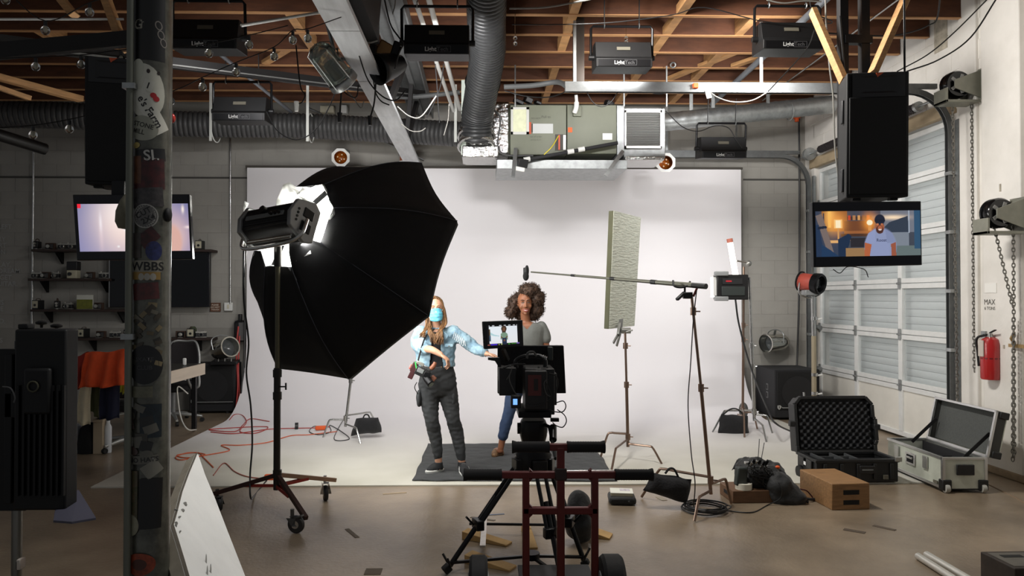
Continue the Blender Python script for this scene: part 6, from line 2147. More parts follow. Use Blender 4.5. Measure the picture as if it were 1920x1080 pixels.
def office_chair(name, label, p, yaw, mback, frame):
    t = thing(name, label, 'chair', (0, 0, 0))
    MB().loft([((0, 0, .42), .20, .20), ((0, 0, .45), .25, .25), ((0, 0, .50), .25, .25), ((0, 0, .53), .21, .21)], 24, 3.2).build('seat', mat('black_seat', (22, 22, 24), .85), t)

    def fb(u, v):
        z = .58 + v * .46
        w = (.24 - .05 * (v - .4) ** 2 * 4) * (u - .5) * 2
        return V((w, .24 + .10 * v - .06 * (1 - (2 * u - 1) ** 2) * -1 - .05, z))
    MB().grid(fb, 14, 12).build('backrest', mback, t, solid=.03, normals=False)
    MB().tube(spl([fb(0, 0), fb(0, .5), fb(0, 1), fb(.5, 1.03), fb(1, 1), fb(1, .5), fb(1, 0), fb(.5, -.02), fb(0, 0)], 5), .014, 7).build('back_frame', frame, t)
    MB().tube(spl([(0, .1, .40), (0, .28, .42), (0, .30, .62)], 6), .022, 8).build('back_post', frame, t)
    for s in (-1, 1):
        MB().tube(spl([(s * .22, .10, .44), (s * .31, .08, .48), (s * .31, .05, .66), (s * .31, -.16, .68), (s * .29, -.17, .58), (s * .26, -.02, .46)], 6), .016, 7).build('armrest', frame, t)
    MB().cyl((0, 0, .10), (0, 0, .42), .028).build('gas_lift', mat('grey_casting', (150, 152, 152), .45, .3), t)
    for k in range(5):
        a = k * 2 * math.pi / 5 + .3
        e = V((.36 * math.cos(a), .36 * math.sin(a), .075))
        MB().tube([V((0, 0, .12)), e * .5 + V((0, 0, .065)), e], [.028, .024, .016], 8).build('base_leg', frame, t)
        c = MB().lathe([(0, -.018), (.028, -.018), (.03, 0), (.028, .018), (0, .018)], (e.x, e.y, .03), (-math.sin(a), math.cos(a), 0), 14)
        c.build('caster', RUBBER, t)
    t.location = p
    t.rotation_euler = (0, 0, yaw)
    return t


SLV = mat('silver_chair_frame', (186, 188, 186), .35, .6)
oc1 = office_chair('office_chair', 'office chair with clothes draped over it beside the stickered column', G(205, 862) + V((-.05, .62, 0)), 2.75, mat('black_mesh_back', (30, 26, 28), .8), SLV)
q = V((-4.05, 9.97, 0))
office_chair('office_chair', 'office chair with a silver arm tucked in at the desk before the subwoofer', q, -.1, mat('black_mesh_back', (30, 26, 28), .8), SLV)


def drape(name, label, quadpts, Y, m, folds, amp, cat, yo=0.0):
    a, b, c, d = [A(x, y, Y) for x, y in quadpts]     # tl tr br bl

    def f(u, v):
        p = (a * (1 - u) + b * u) * (1 - v) + (d * (1 - u) + c * u) * v
        w = math.sin(u * math.pi * 2 * folds + 1.2 * noise.noise(V((u * 3, v * 2, yo)))) * amp * (.35 + .65 * v)
        return p + V((0, w - .05 * math.sin(v * 1.4), .01 * math.sin(u * 9)))
    return one(MB().grid(f, 40, 16), name, m, label, cat, solid=.006, sharp=180, normals=False)


drape('orange_shirt', 'bright orange shirt draped over the chair back', [(160, 662), (243, 655), (241, 722), (152, 727)], 7.75, mat('orange_cotton', (226, 84, 36), .8, var=.08, scale=20), 3.2, .035, 'shirt')
drape('red_shirt', 'darker red shirt hanging behind the orange one', [(132, 672), (166, 660), (160, 730), (131, 728)], 7.85, mat('dark_red_cotton', (142, 42, 32), .85), 1.4, .03, 'shirt', 3)
drape('cream_cloth', 'cream cloth hanging under the shirts', [(156, 690), (172, 690), (172, 796), (145, 794)], 7.82, mat('cream_cotton', (216, 206, 178), .85, var=.08, scale=10), 1.3, .02, 'cloth', 5)
drape('navy_trousers', 'navy trousers hanging under the orange shirt', [(190, 676), (226, 674), (226, 784), (191, 786)], 7.82, mat('navy_cotton', (22, 26, 52), .85), 1.2, .025, 'trousers', 7)
drape('olive_cloth', 'scrap of yellow green cloth between trousers and column', [(224, 722), (243, 720), (240, 738), (228, 736)], 7.85, mat('lime_cotton', (150, 156, 40), .85), 1, .02, 'cloth', 9)
drape('green_vest', 'narrow dark cloth with a yellow edge between the hanging clothes', [(172, 720), (188, 718), (190, 784), (174, 770)], 7.85, mat('dark_olive_cotton', (70, 72, 40), .85), 1, .02, 'cloth', 11)
for (nm, px0, px1, py0, py1, m, lab) in (
        ('cardboard_box', 176, 194, 786, 828, mat('beige_card', (176, 160, 136), .8), 'beige carton standing on the floor under the hanging clothes'),
        ('white_bottle', 192, 204, 788, 832, mat('white_plastic', (214, 218, 222), .4), 'white plastic container beside the beige carton'),
        ('storage_bin', 128, 146, 782, 815, mat('translucent_bin', (150, 156, 166), .4), 'greyish plastic bin with a pale label below the cream cloth'),
        ('black_bag', 146, 174, 794, 838, mat('black_cloth2', (18, 18, 20), .9), 'black bag on the floor between bin and carton')):
    a, b = A(px0, py1, 8.0), A(px1, py0, 8.0)
    zb = 0.0
    if nm == 'white_bottle':
        mb = MB().lathe([(0, 0), (.035, 0), (.037, .02), (.037, b.z - .08), (.02, b.z - .04), (.02, b.z), (0, b.z)], ((a.x + b.x) / 2, 8.05, 0), (0, 0, 1), 16)
    elif nm == 'black_bag':
        mb = MB().loft([(((a.x + b.x) / 2, 8.06, 0.0), .09, .09), (((a.x + b.x) / 2, 8.06, .1), .10, .10), (((a.x + b.x) / 2, 8.06, b.z * .8), .075, .07), (((a.x + b.x) / 2 + .01, 8.06, b.z), .04, .03)], 14, 2.6)
    else:
        mb = MB().bx((a.x, 7.98, 0), (b.x, 8.14, b.z)).bx((a.x - .004, 7.976, b.z - .03), (b.x + .004, 8.144, b.z))
    one(mb, nm, m, lab, nm.split('_')[-1], bevel=.004)

# ------------------------------------------------------------------ shelves with old cameras
SHW = mat('dark_walnut_shelf', (52, 38, 32), .6, var=.2, scale=6, stretch=(1, 6, 6))
shelf_def = [(467, 58, 396, 'top'), (522, 52, 203, 'second'), (580, 56, 238, 'third'), (634, 130, 396, 'lowest')]
SH = []
for py, x0, x1, word in shelf_def:
    a, b = A(x0, py, 10.78), A(x1, py, 10.78)
    t = thing('wall_shelf', 'dark wooden %s wall shelf carrying old cameras' % word, 'shelf', ((a.x + b.x) / 2, 10.9, a.z), 'wall shelves with cameras')
    MB().bx((a.x, 10.78, a.z - .035), (b.x, YB - .01, a.z)).build('board', SHW, t, bevel=.004)
    n = 2 if x1 - x0 < 250 else 3
    for k in range(n):
        x = a.x + (b.x - a.x) * (.12 + .76 * k / (n - 1))
        MB().prism([(x - .012, YB - .01, a.z - .035), (x - .012, YB - .01, a.z - .20), (x - .012, YB - .03, a.z - .20), (x - .012, 10.86, a.z - .05), (x - .012, 10.86, a.z - .035)], (.024, 0, 0)).build('bracket', FRM, t)
    SH.append((py, a.z))
CAMM = [mat('cam_black', (26, 26, 28), .5), mat('cam_silver', (170, 168, 160), .35, .6), mat('cam_brown', (70, 50, 38), .7), mat('cam_cream', (190, 184, 160), .6)]
LENSM = mat('old_lens', (14, 16, 20), .1)


def old_camera(kind):
    t = thing('vintage_camera', 'camera', 'camera', (0, 0, 0), 'vintage cameras on the wall shelves')
    if kind == 0:       # rangefinder: chrome top and bottom, leather body
        MB().bx((-.075, -.02, .012), (.075, .02, .065)).build('body', CAMM[0], t, bevel=.006)
        MB().bx((-.077, -.021, .065), (.077, .021, .09)).bx((-.077, -.021, 0), (.077, .021, .012)).build('top_plate', CAMM[1], t, bevel=.004)
        MB().lathe([(.03, 0), (.03, .03), (.025, .034), (.022, .03)], (0, -.02, .042), (0, -1, 0), 18).build('lens', CAMM[1], t)
        MB().lathe([(0, .031), (.022, .031)], (0, -.02, .042), (0, -1, 0), 16, False).build('glass', LENSM, t)
        MB().cyl((.05, 0, .09), (.05, 0, .1), .011).cyl((-.05, 0, .09), (-.05, 0, .099), .013).build('dial', CAMM[1], t)
    elif kind == 1:     # box camera
        MB().bx((-.05, -.06, 0), (.05, .06, .13)).build('body', CAMM[0], t, bevel=.004)
        MB().bx((-.042, -.064, .02), (.042, -.06, .12)).build('front_plate', CAMM[3], t)
        MB().lathe([(.018, 0), (.018, .006), (.012, .006)], (0, -.064, .06), (0, -1, 0), 16).build('lens', CAMM[0], t)
        MB().tube(spl([(0, -.04, .13), (0, -.03, .15), (0, .03, .15), (0, .04, .13)], 5), .005, 5).build('handle', CAMM[2], t)
    elif kind == 2:     # folding camera with bellows
        MB().bx((-.07, -.01, 0), (.07, .025, .095)).build('body', CAMM[2], t, bevel=.005)
        mb = MB()
        mb.rings([[(-s, y, .045 - s * .8), (s, y, .045 - s * .8), (s, y, .045 + s * .8), (-s, y, .045 + s * .8)] for y, s in [(-.01, .045), (-.02, .038), (-.03, .042), (-.04, .034), (-.05, .037), (-.06, .03)]])
        mb.build('bellows', CAMM[0], t)
        MB().lathe([(.026, 0), (.026, .014), (.016, .016)], (0, -.06, .045), (0, -1, 0), 16).build('lens', CAMM[1], t)
        MB().bx((-.03, -.075, -.0), (.03, -.01, .006)).build('bed', CAMM[1], t)
    else:               # movie camera
        MB().bx((-.035, -.05, .02), (.035, .06, .12)).build('body', CAMM[0], t, bevel=.012)
        MB().cyl((0, -.05, .085), (0, -.095, .085), .018).cyl((.0, -.05, .05), (.0, -.08, .05), .014).build('lens', CAMM[1], t)
        MB().bx((-.015, -.02, 0), (.015, .02, .03)).build('foot', CAMM[1], t)
        MB().tube(spl([(0, -.04, .12), (0, -.02, .15), (0, .04, .15), (0, .055, .12)], 5), .006, 5).build('handle', CAMM[2], t)
    return t


ordn = ['first', 'second', 'third', 'fourth', 'fifth', 'sixth', 'seventh', 'eighth']
kn = ['chrome topped rangefinder camera', 'boxy camera with a pale front', 'folding camera with bellows', 'small movie camera with two lenses']
spots = [(0, [(68, 3), (93, 2), (118, 0), (133, 0), (366, 0), (374, 1)]), (1, [(68, 0), (84, 2), (103, 0), (168, 2), (195, 0)]), (2, [(70, 1), (106, 3), (126, 0), (184, 2)]),
         (3, [(140, 2), (156, 1), (188, 2), (215, 0), (236, 3), (338, 2), (358, 1), (376, 0)])]
first = {}
for si, lst in spots:
    py, z = SH[si]
    for k, (px, kind) in enumerate(lst):
        p = A(px, py, 10.88)
        lab = '%s, %s along the %s shelf' % (kn[kind], ordn[k], shelf_def[si][3])
        if kind in first:
            dup(first[kind], (p.x, 10.9, z), random.uniform(-.4, .4), lab)
        else:
            t = old_camera(kind)
            first[kind] = t
            t.location = (p.x, 10.9, z)
            t['label'] = lab
# bigger pieces on the shelves
p = A(136, 522, 10.85)
lc = thing('twin_lens_box', 'black and white boxy projector on the second shelf', 'projector', (p.x, 10.85, SH[1][1]))
MB().bx((p.x - .07, 10.82, SH[1][1]), (p.x + .07, 10.94, SH[1][1] + .12)).build('lower_body', CAMM[3], lc, bevel=.01)
MB().bx((p.x - .075, 10.82, SH[1][1] + .12), (p.x + .075, 10.94, SH[1][1] + .245)).build('upper_body', CAMM[0], lc, bevel=.01)
MB().cyl((p.x - .02, 10.82, SH[1][1] + .065), (p.x - .02, 10.795, SH[1][1] + .065), .026).build('lens', LENSM, lc)
p = A(158, 580, 10.85)
pf = thing('picture_card', 'small yellow green landscape picture leaning on the third shelf', 'picture', (p.x, 10.86, SH[2][1]))
MB().bx((p.x - .115, 10.86, SH[2][1]), (p.x + .115, 10.88, SH[2][1] + .205)).build('card', mat('card_sky', (206, 206, 196), .6), pf)
MB().bx((p.x - .112, 10.857, SH[2][1] + .003), (p.x + .112, 10.86, SH[2][1] + .14)).build('meadow_print', mat('meadow_print', (150, 152, 52), .6, rgb2=(96, 100, 40), var=.3, scale=22), pf)
p = A(361, 634, 10.86)
one(MB().lathe([(.03, 0), (.05, .02), (.055, .08), (.05, .13), (.03, .16)], (p.x - .02, 10.92, SH[3][1]), (0, 0, 1), 14), 'small_cactus', mat('cactus_green', (62, 70, 48), .8, var=.2, scale=40), 'stubby green cactus on the lowest shelf by the par can', 'plant')
p = A(84, 612, 10.7)
for k, px in enumerate((78, 106)):
    p = A(px, 607, 4.4 + .0)
# two small wall spotlights above the dark panel light
for k, (px, py) in enumerate(((78, 604), (106, 610))):
    p = A(px, py, 3.2)
    one(MB().lathe([(.006, 0), (.006, .012), (.022, .016), (.024, .024), (.012, .03)], p - V((0, 0, .024)), (0, 0, 1), 14), 'thumb_knob', PBL, ('round black knob on top of the panel light, first of two', 'wide black knob on top of the panel light, second of two')[k], 'knob')

# wall writing and sign
q = A(5, 424, YB - .012)
sg = thing('wall_lettering', 'pale painted lettering on the dark grey wall beyond the shelves', 'lettering', (q.x, YB - .012, 1.0))
WT = mat('faded_white_paint', (176, 176, 174), .8)
for (t, x1, y) in (('S LEFT', 22, 425), ('ERY', 11, 448), ('ORT', 12, 460), ('ON', 10, 472), ('NPLAY.', 21, 496), ('DAYDREAM', 37, 508), ('FORGET', 22, 520), ('E GUITAR.', 33, 532), ('NS', 7, 567), ('E', 6, 579), ('RD.', 10, 602), ('S', 5, 638)):
    p = A(x1, y, YB - .01)
    mb = MB()
    add_text(mb, t, p, (1, 0, 0), (0, 0, 1), .066, True, align=1.0)
    vs, fs = text_geo(t, True)
    mb.build('line_of_letters', WT, sg, normals=False)
p = A(404, 576, YB - .02)
wsn = thing('wall_sign', 'small brown sign reading please do not touch beside the wall socket', 'sign', p)
MB().bx((p.x - .075, YB - .03, p.z - .065), (p.x + .075, YB - .01, p.z + .065)).build('plaque', mat('brown_plaque', (96, 62, 44), .6), wsn, bevel=.003)
mb = MB()
for t, dz in (('PLEASE', .035), ('DO NOT', 0), ('TOUCH', -.035)):
    add_text(mb, t, (p.x, YB - .0315, p.z + dz), (1, 0, 0), (0, 0, 1), .022, True)
mb.build('lettering', mat('cream_print', (206, 198, 184), .6), wsn, normals=False)
p = A(429, 575, YB - .03)
ws_ = thing('wall_socket', 'pale square switch box at the foot of the conduit', 'socket', p)
MB().bx((p.x - .06, YB - .06, p.z - .06), (p.x + .06, YB - .01, p.z + .06)).build('box', WHITEP, ws_, bevel=.006)
MB().bx((p.x - .015, YB - .066, p.z - .03), (p.x + .015, YB - .06, p.z + .03)).build('rocker', mat('ivory_box', (206, 200, 178), .5), ws_, bevel=.003)
# cable reel hung on the wall, cords
p = A(450, 620, 10.9)
rl = thing('wall_cord_reel', 'black cord reel on the wall with red cord falling from it', 'reel', p)
MB().bx((p.x - .08, 10.84, p.z - .16), (p.x + .10, YB - .01, p.z + .15)).build('case', BLACK, rl, bevel=.04)
MB().bx((p.x - .02, 10.86, p.z + .14), (p.x + .03, 10.92, p.z + .24)).build('handle', BLACK, rl, bevel=.01)
MB().bx((p.x + .0, 10.825, p.z - .14), (p.x + .09, 10.84, p.z + .12)).build('front_cover', mat('grey_cup', (86, 86, 86), .5), rl, bevel=.02)
one(MB().tube(spl([A(447, 612, 10.8), A(443, 660, 10.8), A(446, 720, 10.75), A(442, 770, 10.5), G(438, 779)], 8), .011, 6).tube(spl([A(449, 630, 10.8), A(447, 690, 10.8), A(449, 740, 10.7), A(446, 765, 10.6)], 8), .010, 6), 'extension_cord', mat('dusty_red_cord', (178, 62, 58), .6), 'dusty red cord drooping from the wall reel past the subwoofer', 'cord')
one(MB().tube(spl([A(458, 540, 10.8), A(459, 600, 10.75), A(457, 680, 10.7), A(452, 740, 10.6), G(455, 775)], 8), .012, 6), 'wall_cable', BLACKC, 'dark cable down the side of the cyclorama by the wall reel', 'cable')
one(MB().tube(spl([A(352, 738, 9.2), A(334, 725, 9.0), A(334, 750, 9.0), A(340, 785, 9.0), A(352, 805, 8.9), G(368, 806)], 8), .008, 6), 'thin_white_cord', WHITEC, 'white cord hanging from the desk down to the floor', 'cord')
p = A(455, 700, 10.85)
w3 = thing('wall_outlet_cluster', 'outlet box with plugs low on the wall behind the subwoofer', 'socket', p)
MB().bx((p.x - .05, YB - .05, p.z - .09), (p.x + .05, YB - .01, p.z + .09)).build('box', mat('grey_cup', (86, 86, 86), .5), w3, bevel=.006)
MB().bx((p.x - .03, YB - .09, p.z + .02), (p.x + .02, YB - .05, p.z + .06)).build('plug', WHITEP, w3, bevel=.006)
MB().bx((p.x + .0, YB - .09, p.z - .07), (p.x + .04, YB - .05, p.z - .03)).build('plug', WHITEP, w3, bevel=.006)
# mixer on the subwoofer
p = A(410, 682, 10.45)
mx = thing('audio_mixer', 'small dark mixer lying on the subwoofer by the desk', 'mixer', (p.x, 10.72, .71))
MB().box((p.x, 10.72, .735), (.36, .22, .045), Euler((.1, 0, .1))).build('body', BLACK, mx, bevel=.006)
for k in range(6):
    MB().cyl((p.x - .12 + k * .045, 10.65, .745), (p.x - .12 + k * .045, 10.65, .785), .010).build('knob', STEEL if k % 2 else BLACK, mx)
p = A(388, 550, 10.0)
one(MB().bx((A(346, 697, 9.3).x - .02, 9.28, zt + .001), (A(346, 697, 9.3).x + .02, 9.32, zt + .09)), 'desk_bottle', WHITEP, 'tiny white bottle on the dark desk top', 'bottle', bevel=.012)
# ------------------------------------------------------------------ cinema camera on its tripod
TB = mat('tripod_black', (20, 20, 22), .35, .4)
ck = thing('cinema_camera', 'black cinema camera rig seen from behind with a lit monitor on top', 'camera', A(1000, 798, 4.55))


def qb(px0, py0, px1, py1, Y0, Y1, nm, m, parent=None, bev=.005, skew=0):
    a, b = A(px0, py1, Y0), A(px1, py0, Y0)
    return MB().prism([(a.x, Y0, a.z), (b.x + skew, Y0, a.z), (b.x, Y0, b.z), (a.x, Y0, b.z)], (0, Y1 - Y0, 0)).build(nm, m, parent or ck, bevel=bev)


qb(933, 648, 1057, 738, 4.98, 5.03, 'matte_box_flag', CLOTHB, skew=.015)
qb(952, 668, 1040, 732, 5.03, 5.22, 'matte_box', BLACK)
qb(985, 692, 1040, 778, 4.56, 4.86, 'body', BLACK)
bt_ = qb(985, 696, 1026, 768, 4.47, 4.555, 'battery', mat('battery_black', (26, 24, 24), .5))
a, b = A(990, 742, 4.468), A(1015, 703, 4.468)
MB().bx((a.x, 4.466, a.z), (b.x, 4.47, b.z)).build('battery_label', mat('dark_red_label', (84, 30, 28), .5), bt_)
MB().bx((a.x + .035, 4.4645, a.z + .03), (a.x + .06, 4.466, a.z + .1)).build('label_mark', mat('label_dark', (30, 22, 22), .5), bt_)
MB().cyl(A(1005, 720, 4.86), A(1003, 716, 5.1), .055, .06, 20).build('lens', BLACKM, ck)
qb(936, 690, 968, 742, 4.62, 4.80, 'side_module', BLACK)
qb(1028, 700, 1044, 760, 4.58, 4.72, 'side_module', BLACK)
wr = qb(958, 742, 977, 766, 4.50, 4.56, 'receiver', BLACK)
a, b = A(962, 759, 4.498), A(970, 748, 4.498)
MB().bx((a.x, 4.496, a.z), (b.x, 4.499, b.z)).build('receiver_screen', mat('blue_lcd', (120, 170, 240), .4, emit=(120, 175, 255), estr=1.2), wr)
qb(972, 772, 1034, 784, 4.52, 4.90, 'base_plate', BLACKM)
for px in (984, 1018):
    MB().cyl(A(px, 745, 4.9), A(px, 745, 5.25), .0095).build('rail_rod', BLACKM, ck)
MB().tube(spl([A(968, 690, 4.7), A(968, 676, 4.7), A(985, 668, 4.7), A(1012, 668, 4.7), A(1022, 676, 4.7), A(1022, 692, 4.7)], 6), .014, 8).build('top_handle', BLACK, ck)
MB().tube(spl([A(988, 672, 4.6), A(990, 662, 4.6), A(1000, 660, 4.6), A(1006, 668, 4.6)], 6), .008, 6).build('handle_arc', mat('grey_arc', (76, 76, 74), .4), ck)
MB().prism([A(915, 671, 4.7), A(936, 671, 4.7), A(940, 688, 4.7), A(936, 690, 4.7), A(928, 677, 4.7), A(915, 675, 4.7)], (0, .05, 0)).build('side_bracket', BLACK, ck)
MB().tube([A(1012, 666, 4.62), A(1024, 672, 4.6)], .007, 6).build('silver_plug', STEEL, ck)
for k in range(3):
    MB().torus(A(1018 + 3 * k, 669 + 1.6 * k, 4.6), (1, -.1, -.5), .010, .003, 10, 5).build('silver_ring', STEEL, ck)
qb(1028, 651, 1037, 676, 4.9, 4.97, 'cold_shoe', mat('dark_green_grey', (48, 54, 52), .5))
MB().lathe([(.0, -.02), (.05, -.02), (.055, 0), (.05, .02), (0, .02)], A(940, 700, 4.85), (1, 0, 0), 20).build('focus_wheel', BLACKM, ck)
MB().tube([A(950, 712, 4.6), A(956, 702, 4.6)], .004, 6).build('silver_lever', mat('grey_arc', (76, 76, 74), .4), ck)
for px, py in ((983, 690), (1010, 690), (1026, 690), (957, 688)):
    MB().cyl(A(px, py, 4.55), A(px, py - 3, 4.55), .007).build('screw_knob', mat('grey_arc', (76, 76, 74), .4), ck)
MB().tube(spl([A(985, 683, 4.6), A(960, 684, 4.62), A(944, 690, 4.6)], 6), .006, 6).build('cable_run', BLACKC, ck)
mn = thing('camera_monitor', 'small lit monitor mounted on the cinema camera showing the woman in grey', 'monitor', A(945, 660, 4.6))
bl, br, tr_q, tl = A(908, 655, 4.56), A(982, 650, 4.60), A(980, 600, 4.60), A(905, 603, 4.56)
nn = (br - bl).cross(tl - bl).normalized()
if nn.y > 0:
    nn = -nn
MB().prism([bl, br, tr_q, tl], -nn * .035).build('casing', BLACK, mn, bevel=.005)


def mq(u, v):
    return (bl * (1 - u) + br * u) * (1 - v) + (tl * (1 - u) + tr_q * u) * v + nn * .003


im = Img(110, 66, (226, 232, 240), (232, 232, 234))
im.glow(.2, .3, .5, .5, (236, 244, 250), .7)
im.rect(0, 0, 1, .08, (8, 8, 10))
for x in (.06, .2, .42, .56, .7, .84, .95):
    im.rect(x - .035, .02, x + .035, .06, (190, 194, 200))
im.rect(0, 0, .06, 1, (16, 14, 16)).rect(.935, 0, 1, 1, (10, 10, 12))
im.ell(.52, .34, .06, .13, (58, 44, 36)).ell(.525, .20, .085, .15, (72, 54, 42)).ell(.525, .23, .035, .085, (120, 80, 58))
im.poly([(.42, .44), (.48, .38), (.57, .38), (.63, .44), (.64, .72), (.60, .74), (.59, .56), (.59, .66), (.46, .66), (.46, .56), (.44, .72), (.41, .7)], (122, 150, 128)).poly([(.41, .56), (.45, .56), (.50, .68), (.48, .74)], (110, 78, 58)).poly([(.60, .56), (.64, .56), (.56, .74), (.53, .70)], (110, 78, 58))
im.poly([(.455, .64), (.595, .64), (.60, .92), (.45, .92)], (40, 52, 74)).ell(.525, .76, .03, .05, (118, 82, 60))
im.poly([(.1, .34), (.22, .46), (.37, .52), (.37, .56), (.2, .53), (.08, .46)], (180, 214, 220)).rect(.06, .2, .1, .75, (90, 74, 50)).rect(.06, .5, .11, .78, (70, 90, 110))
im.rect(0, .9, 1, 1, (12, 12, 14)).rect(.1, .91, .30, .97, (70, 44, 200)).rect(.0, .92, .08, .97, (150, 80, 70)).rect(.34, .92, .37, .97, (160, 170, 90)).rect(.42, .9, .45, .97, (180, 190, 120)).rect(.64, .91, .70, .97, (60, 130, 50)).rect(.74, .91, .95, .96, (56, 120, 44)).rect(.9, .9, .99, .95, (110, 90, 170))
im.poly([(.455, .85), (.595, .85), (.60, .95), (.45, .95)], (34, 44, 66))
screen_mesh([mq(.09, .10), mq(.90, .10), mq(.90, .86), mq(.09, .86)], im.a, 'display', mn, .95)
MB().bar(A(943, 655, 4.62), A(952, 675, 4.66), .022, .022).build('arm', BLACKM, mn)
for k in range(4):
    MB().cyl(mq(.0, .25 + .15 * k), mq(-.012, .25 + .15 * k), .006).build('side_button', BLACKM, mn)
for nm, pts, r in (('loop', [(1043, 755), (1056, 752), (1061, 762), (1055, 772), (1040, 772), (1030, 768)], .0035), ('loop', [(1045, 768), (1058, 778), (1062, 790), (1055, 801), (1043, 798), (1036, 792)], .0035),
                   ('loop', [(985, 758), (1000, 762), (1020, 756), (1034, 744), (1026, 722), (1022, 716), (1026, 735), (1034, 745)], .003), ('loop', [(1024, 712), (1020, 720), (1024, 738), (1032, 744)], .004), ('loop', [(960, 690), (955, 710), (962, 730), (970, 742)], .004), ('loop', [(1030, 700), (1042, 705), (1046, 720), (1040, 740)], .005)):
    MB().tube(spl([A(x, y, 4.46) for x, y in pts], 7), r, 6).build('cable_' + nm, BLACKC if r != .004 else mat('grey_cable', (70, 70, 70), .6), ck)

tp = thing('tripod', 'heavy black camera tripod with a fluid head and spreader', 'tripod', G(1000, 1090))
MB().loft([(A(1000, 832, 4.66), .07, .07), (A(1000, 815, 4.66), .085, .08), (A(1000, 800, 4.66), .09, .085), (A(1000, 786, 4.66), .075, .08)], 18, 3).build('fluid_head', TB, tp, bevel=.006)
MB().cyl(A(970, 803, 4.66), A(984, 803, 4.66), .035).build('tilt_knob', TB, tp)
MB().cyl(A(1017, 803, 4.66), A(1026, 803, 4.66), .03).build('tilt_knob', TB, tp)
MB().tube([A(1018, 795, 4.62), A(1030, 800, 4.55), A(1042, 860, 4.25)], .011, 8).build('pan_bar', TB, tp)
MB().cyl(A(1037, 800, 4.52), A(1037, 825, 4.42), .022).build('pan_bar_clamp', TB, tp)
MB().box(A(1040, 787, 4.5), (.05, .03, .02)).build('rosette', TB, tp)
cr_c = A(1000, 850, 4.66)
MB().loft([(cr_c - V((0, 0, .09)), .10, .09), (cr_c, .115, .10), (cr_c + V((0, 0, .06)), .08, .08)], 18, 2.6).build('bowl', TB, tp)
feet = [G(832, 1078), G(1100, 1066), V((.47, 4.20, 0))]
for i, f in enumerate(feet):
    dirn = V((f.x - cr_c.x, f.y - cr_c.y, 0)).normalized()
    s = cr_c + dirn * .10 - V((0, 0, .06))
    side = V((-dirn.y, dirn.x, 0))
    m = s.lerp(f, .55)
    for k in (-1, 1):
        MB().cyl(s + side * .028 * k, m + side * .028 * k, .0125, n=10).build('leg_tube', TB, tp)
    lo_e = s.lerp(f, .92)
    MB().cyl(s.lerp(f, .30), lo_e, .016, n=10).build('leg_tube', TB, tp)
    MB().box(m, (.10, .05, .06), Matrix((side, dirn, V((0, 0, 1)))).transposed()).build('leg_collar', TB, tp, bevel=.006)
    MB().box(s, (.095, .06, .08), Matrix((side, dirn, V((0, 0, 1)))).transposed()).build('leg_joint', TB, tp, bevel=.008)
    MB().bar(lo_e, V((f.x, f.y, .02)), .045, .05).build('foot', RUBBER, tp, bevel=.008)
    MB().bar(m + dirn * .03, m + dirn * .075 + V((0, 0, .05)), .02, .012).build('clamp_lever', TB, tp)
    for k in (-1, 1):
        MB().bar(lo_e + side * .02 * k, lo_e + side * .05 * k + dirn * .03 + V((0, 0, .06)), .008, .012).build('foot_lever', TB, tp)
ctr = V((sum(f.x for f in feet) / 3, sum(f.y for f in feet) / 3, .13))
for f in feet:
    e = cr_c.lerp(f, .93)
    MB().bar(ctr, V((e.x, e.y, e.z + .02)), .022, .016).build('spreader_arm', TB, tp, bevel=.002)
MB().cyl(ctr - V((0, 0, .015)), ctr + V((0, 0, .02)), .05).build('spreader_hub', TB, tp)
# black bag slung on the tripod
ga = G(1103, 1020)
bgp = A(1096, 985, 5.0)
bg = thing('tripod_bag', 'rounded black bag standing behind the tripod leg', 'bag', (bgp.x, 5.0, 0))
mesh_child(blob([((bgp.x - .03, 5.05, .20), (.085, .11, .15)), ((bgp.x - .02, 5.05, .12), (.095, .12, .12)), ((bgp.x - .05, 5.05, .13), (.08, .11, .12))], .014, .012, 12), 'bag_body', bagm, bg)

# ------------------------------------------------------------------ red hand cart in front of the tripod
RC = mat('dark_red_steel', (92, 26, 24), .42, .2, var=.15, scale=12)
hc_ = thing('hand_cart', 'dark red tube hand cart with black grips and fat wheels', 'cart', G(1050, 1190))
D0 = 3.85


def cp(px, py, Y=D0):
    return A(px, py, Y)


for px in (986, 1115):
    MB().bar(cp(px, 892), V((cp(px, 892).x, D0, .12)), .036, .036, (0, 1, 0)).build('post', RC, hc_, bevel=.006)
x = cp(1051, 900).x
MB().bar(cp(1051, 838), V((x, D0, .12)), .040, .040, (0, 1, 0)).build('post', RC, hc_, bevel=.006)
for py, a, b in ((890, 938, 1158), (957, 980, 1121), (838, 1026, 1066)):
    MB().bar(cp(a, py), cp(b, py), .036, .036).build('crossbar', RC, hc_, bevel=.006)
for py, a, b in ((890, 869, 941), (890, 1153, 1224), (838, 960, 1030), (838, 1063, 1134)):
    c0, c1 = cp(a, py), cp(b, py)
    e = .0 if a < 1000 else 1.0
    L = (c1 - c0).length
    pf_ = [(0, 0), (.026, 0), (.027, .004), (.0255, .01)] + [(.0255 - .0012 * (k % 2), .02 + (L - .04) * k / 24) for k in range(25)] + [(.0255, L - .01), (.027, L - .004), (.026, L), (0, L)]
    pf_ = [(r * 1.12 + (.003 if (h < .012 and e == 0) or (h > L - .012 and e == 1) else 0), h) for r, h in pf_]
    MB().lathe(pf_, c0, c1 - c0, 20).build('grip', mat('black_foam_grip', (17, 17, 18), .85), hc_)
for px, py in ((986, 890), (1115, 890), (986, 957), (1115, 957)):
    q = cp(px, py)
    for s in (-1, 1):
        sgn = 1 if px < 1050 else -1
        MB().prism([q + V((sgn * .018, -.016, s * .018)), q + V((sgn * .034, -.016, s * .018)), q + V((sgn * .018, -.016, s * .034))], (0, .032, 0)).build('gusset', RC, hc_)
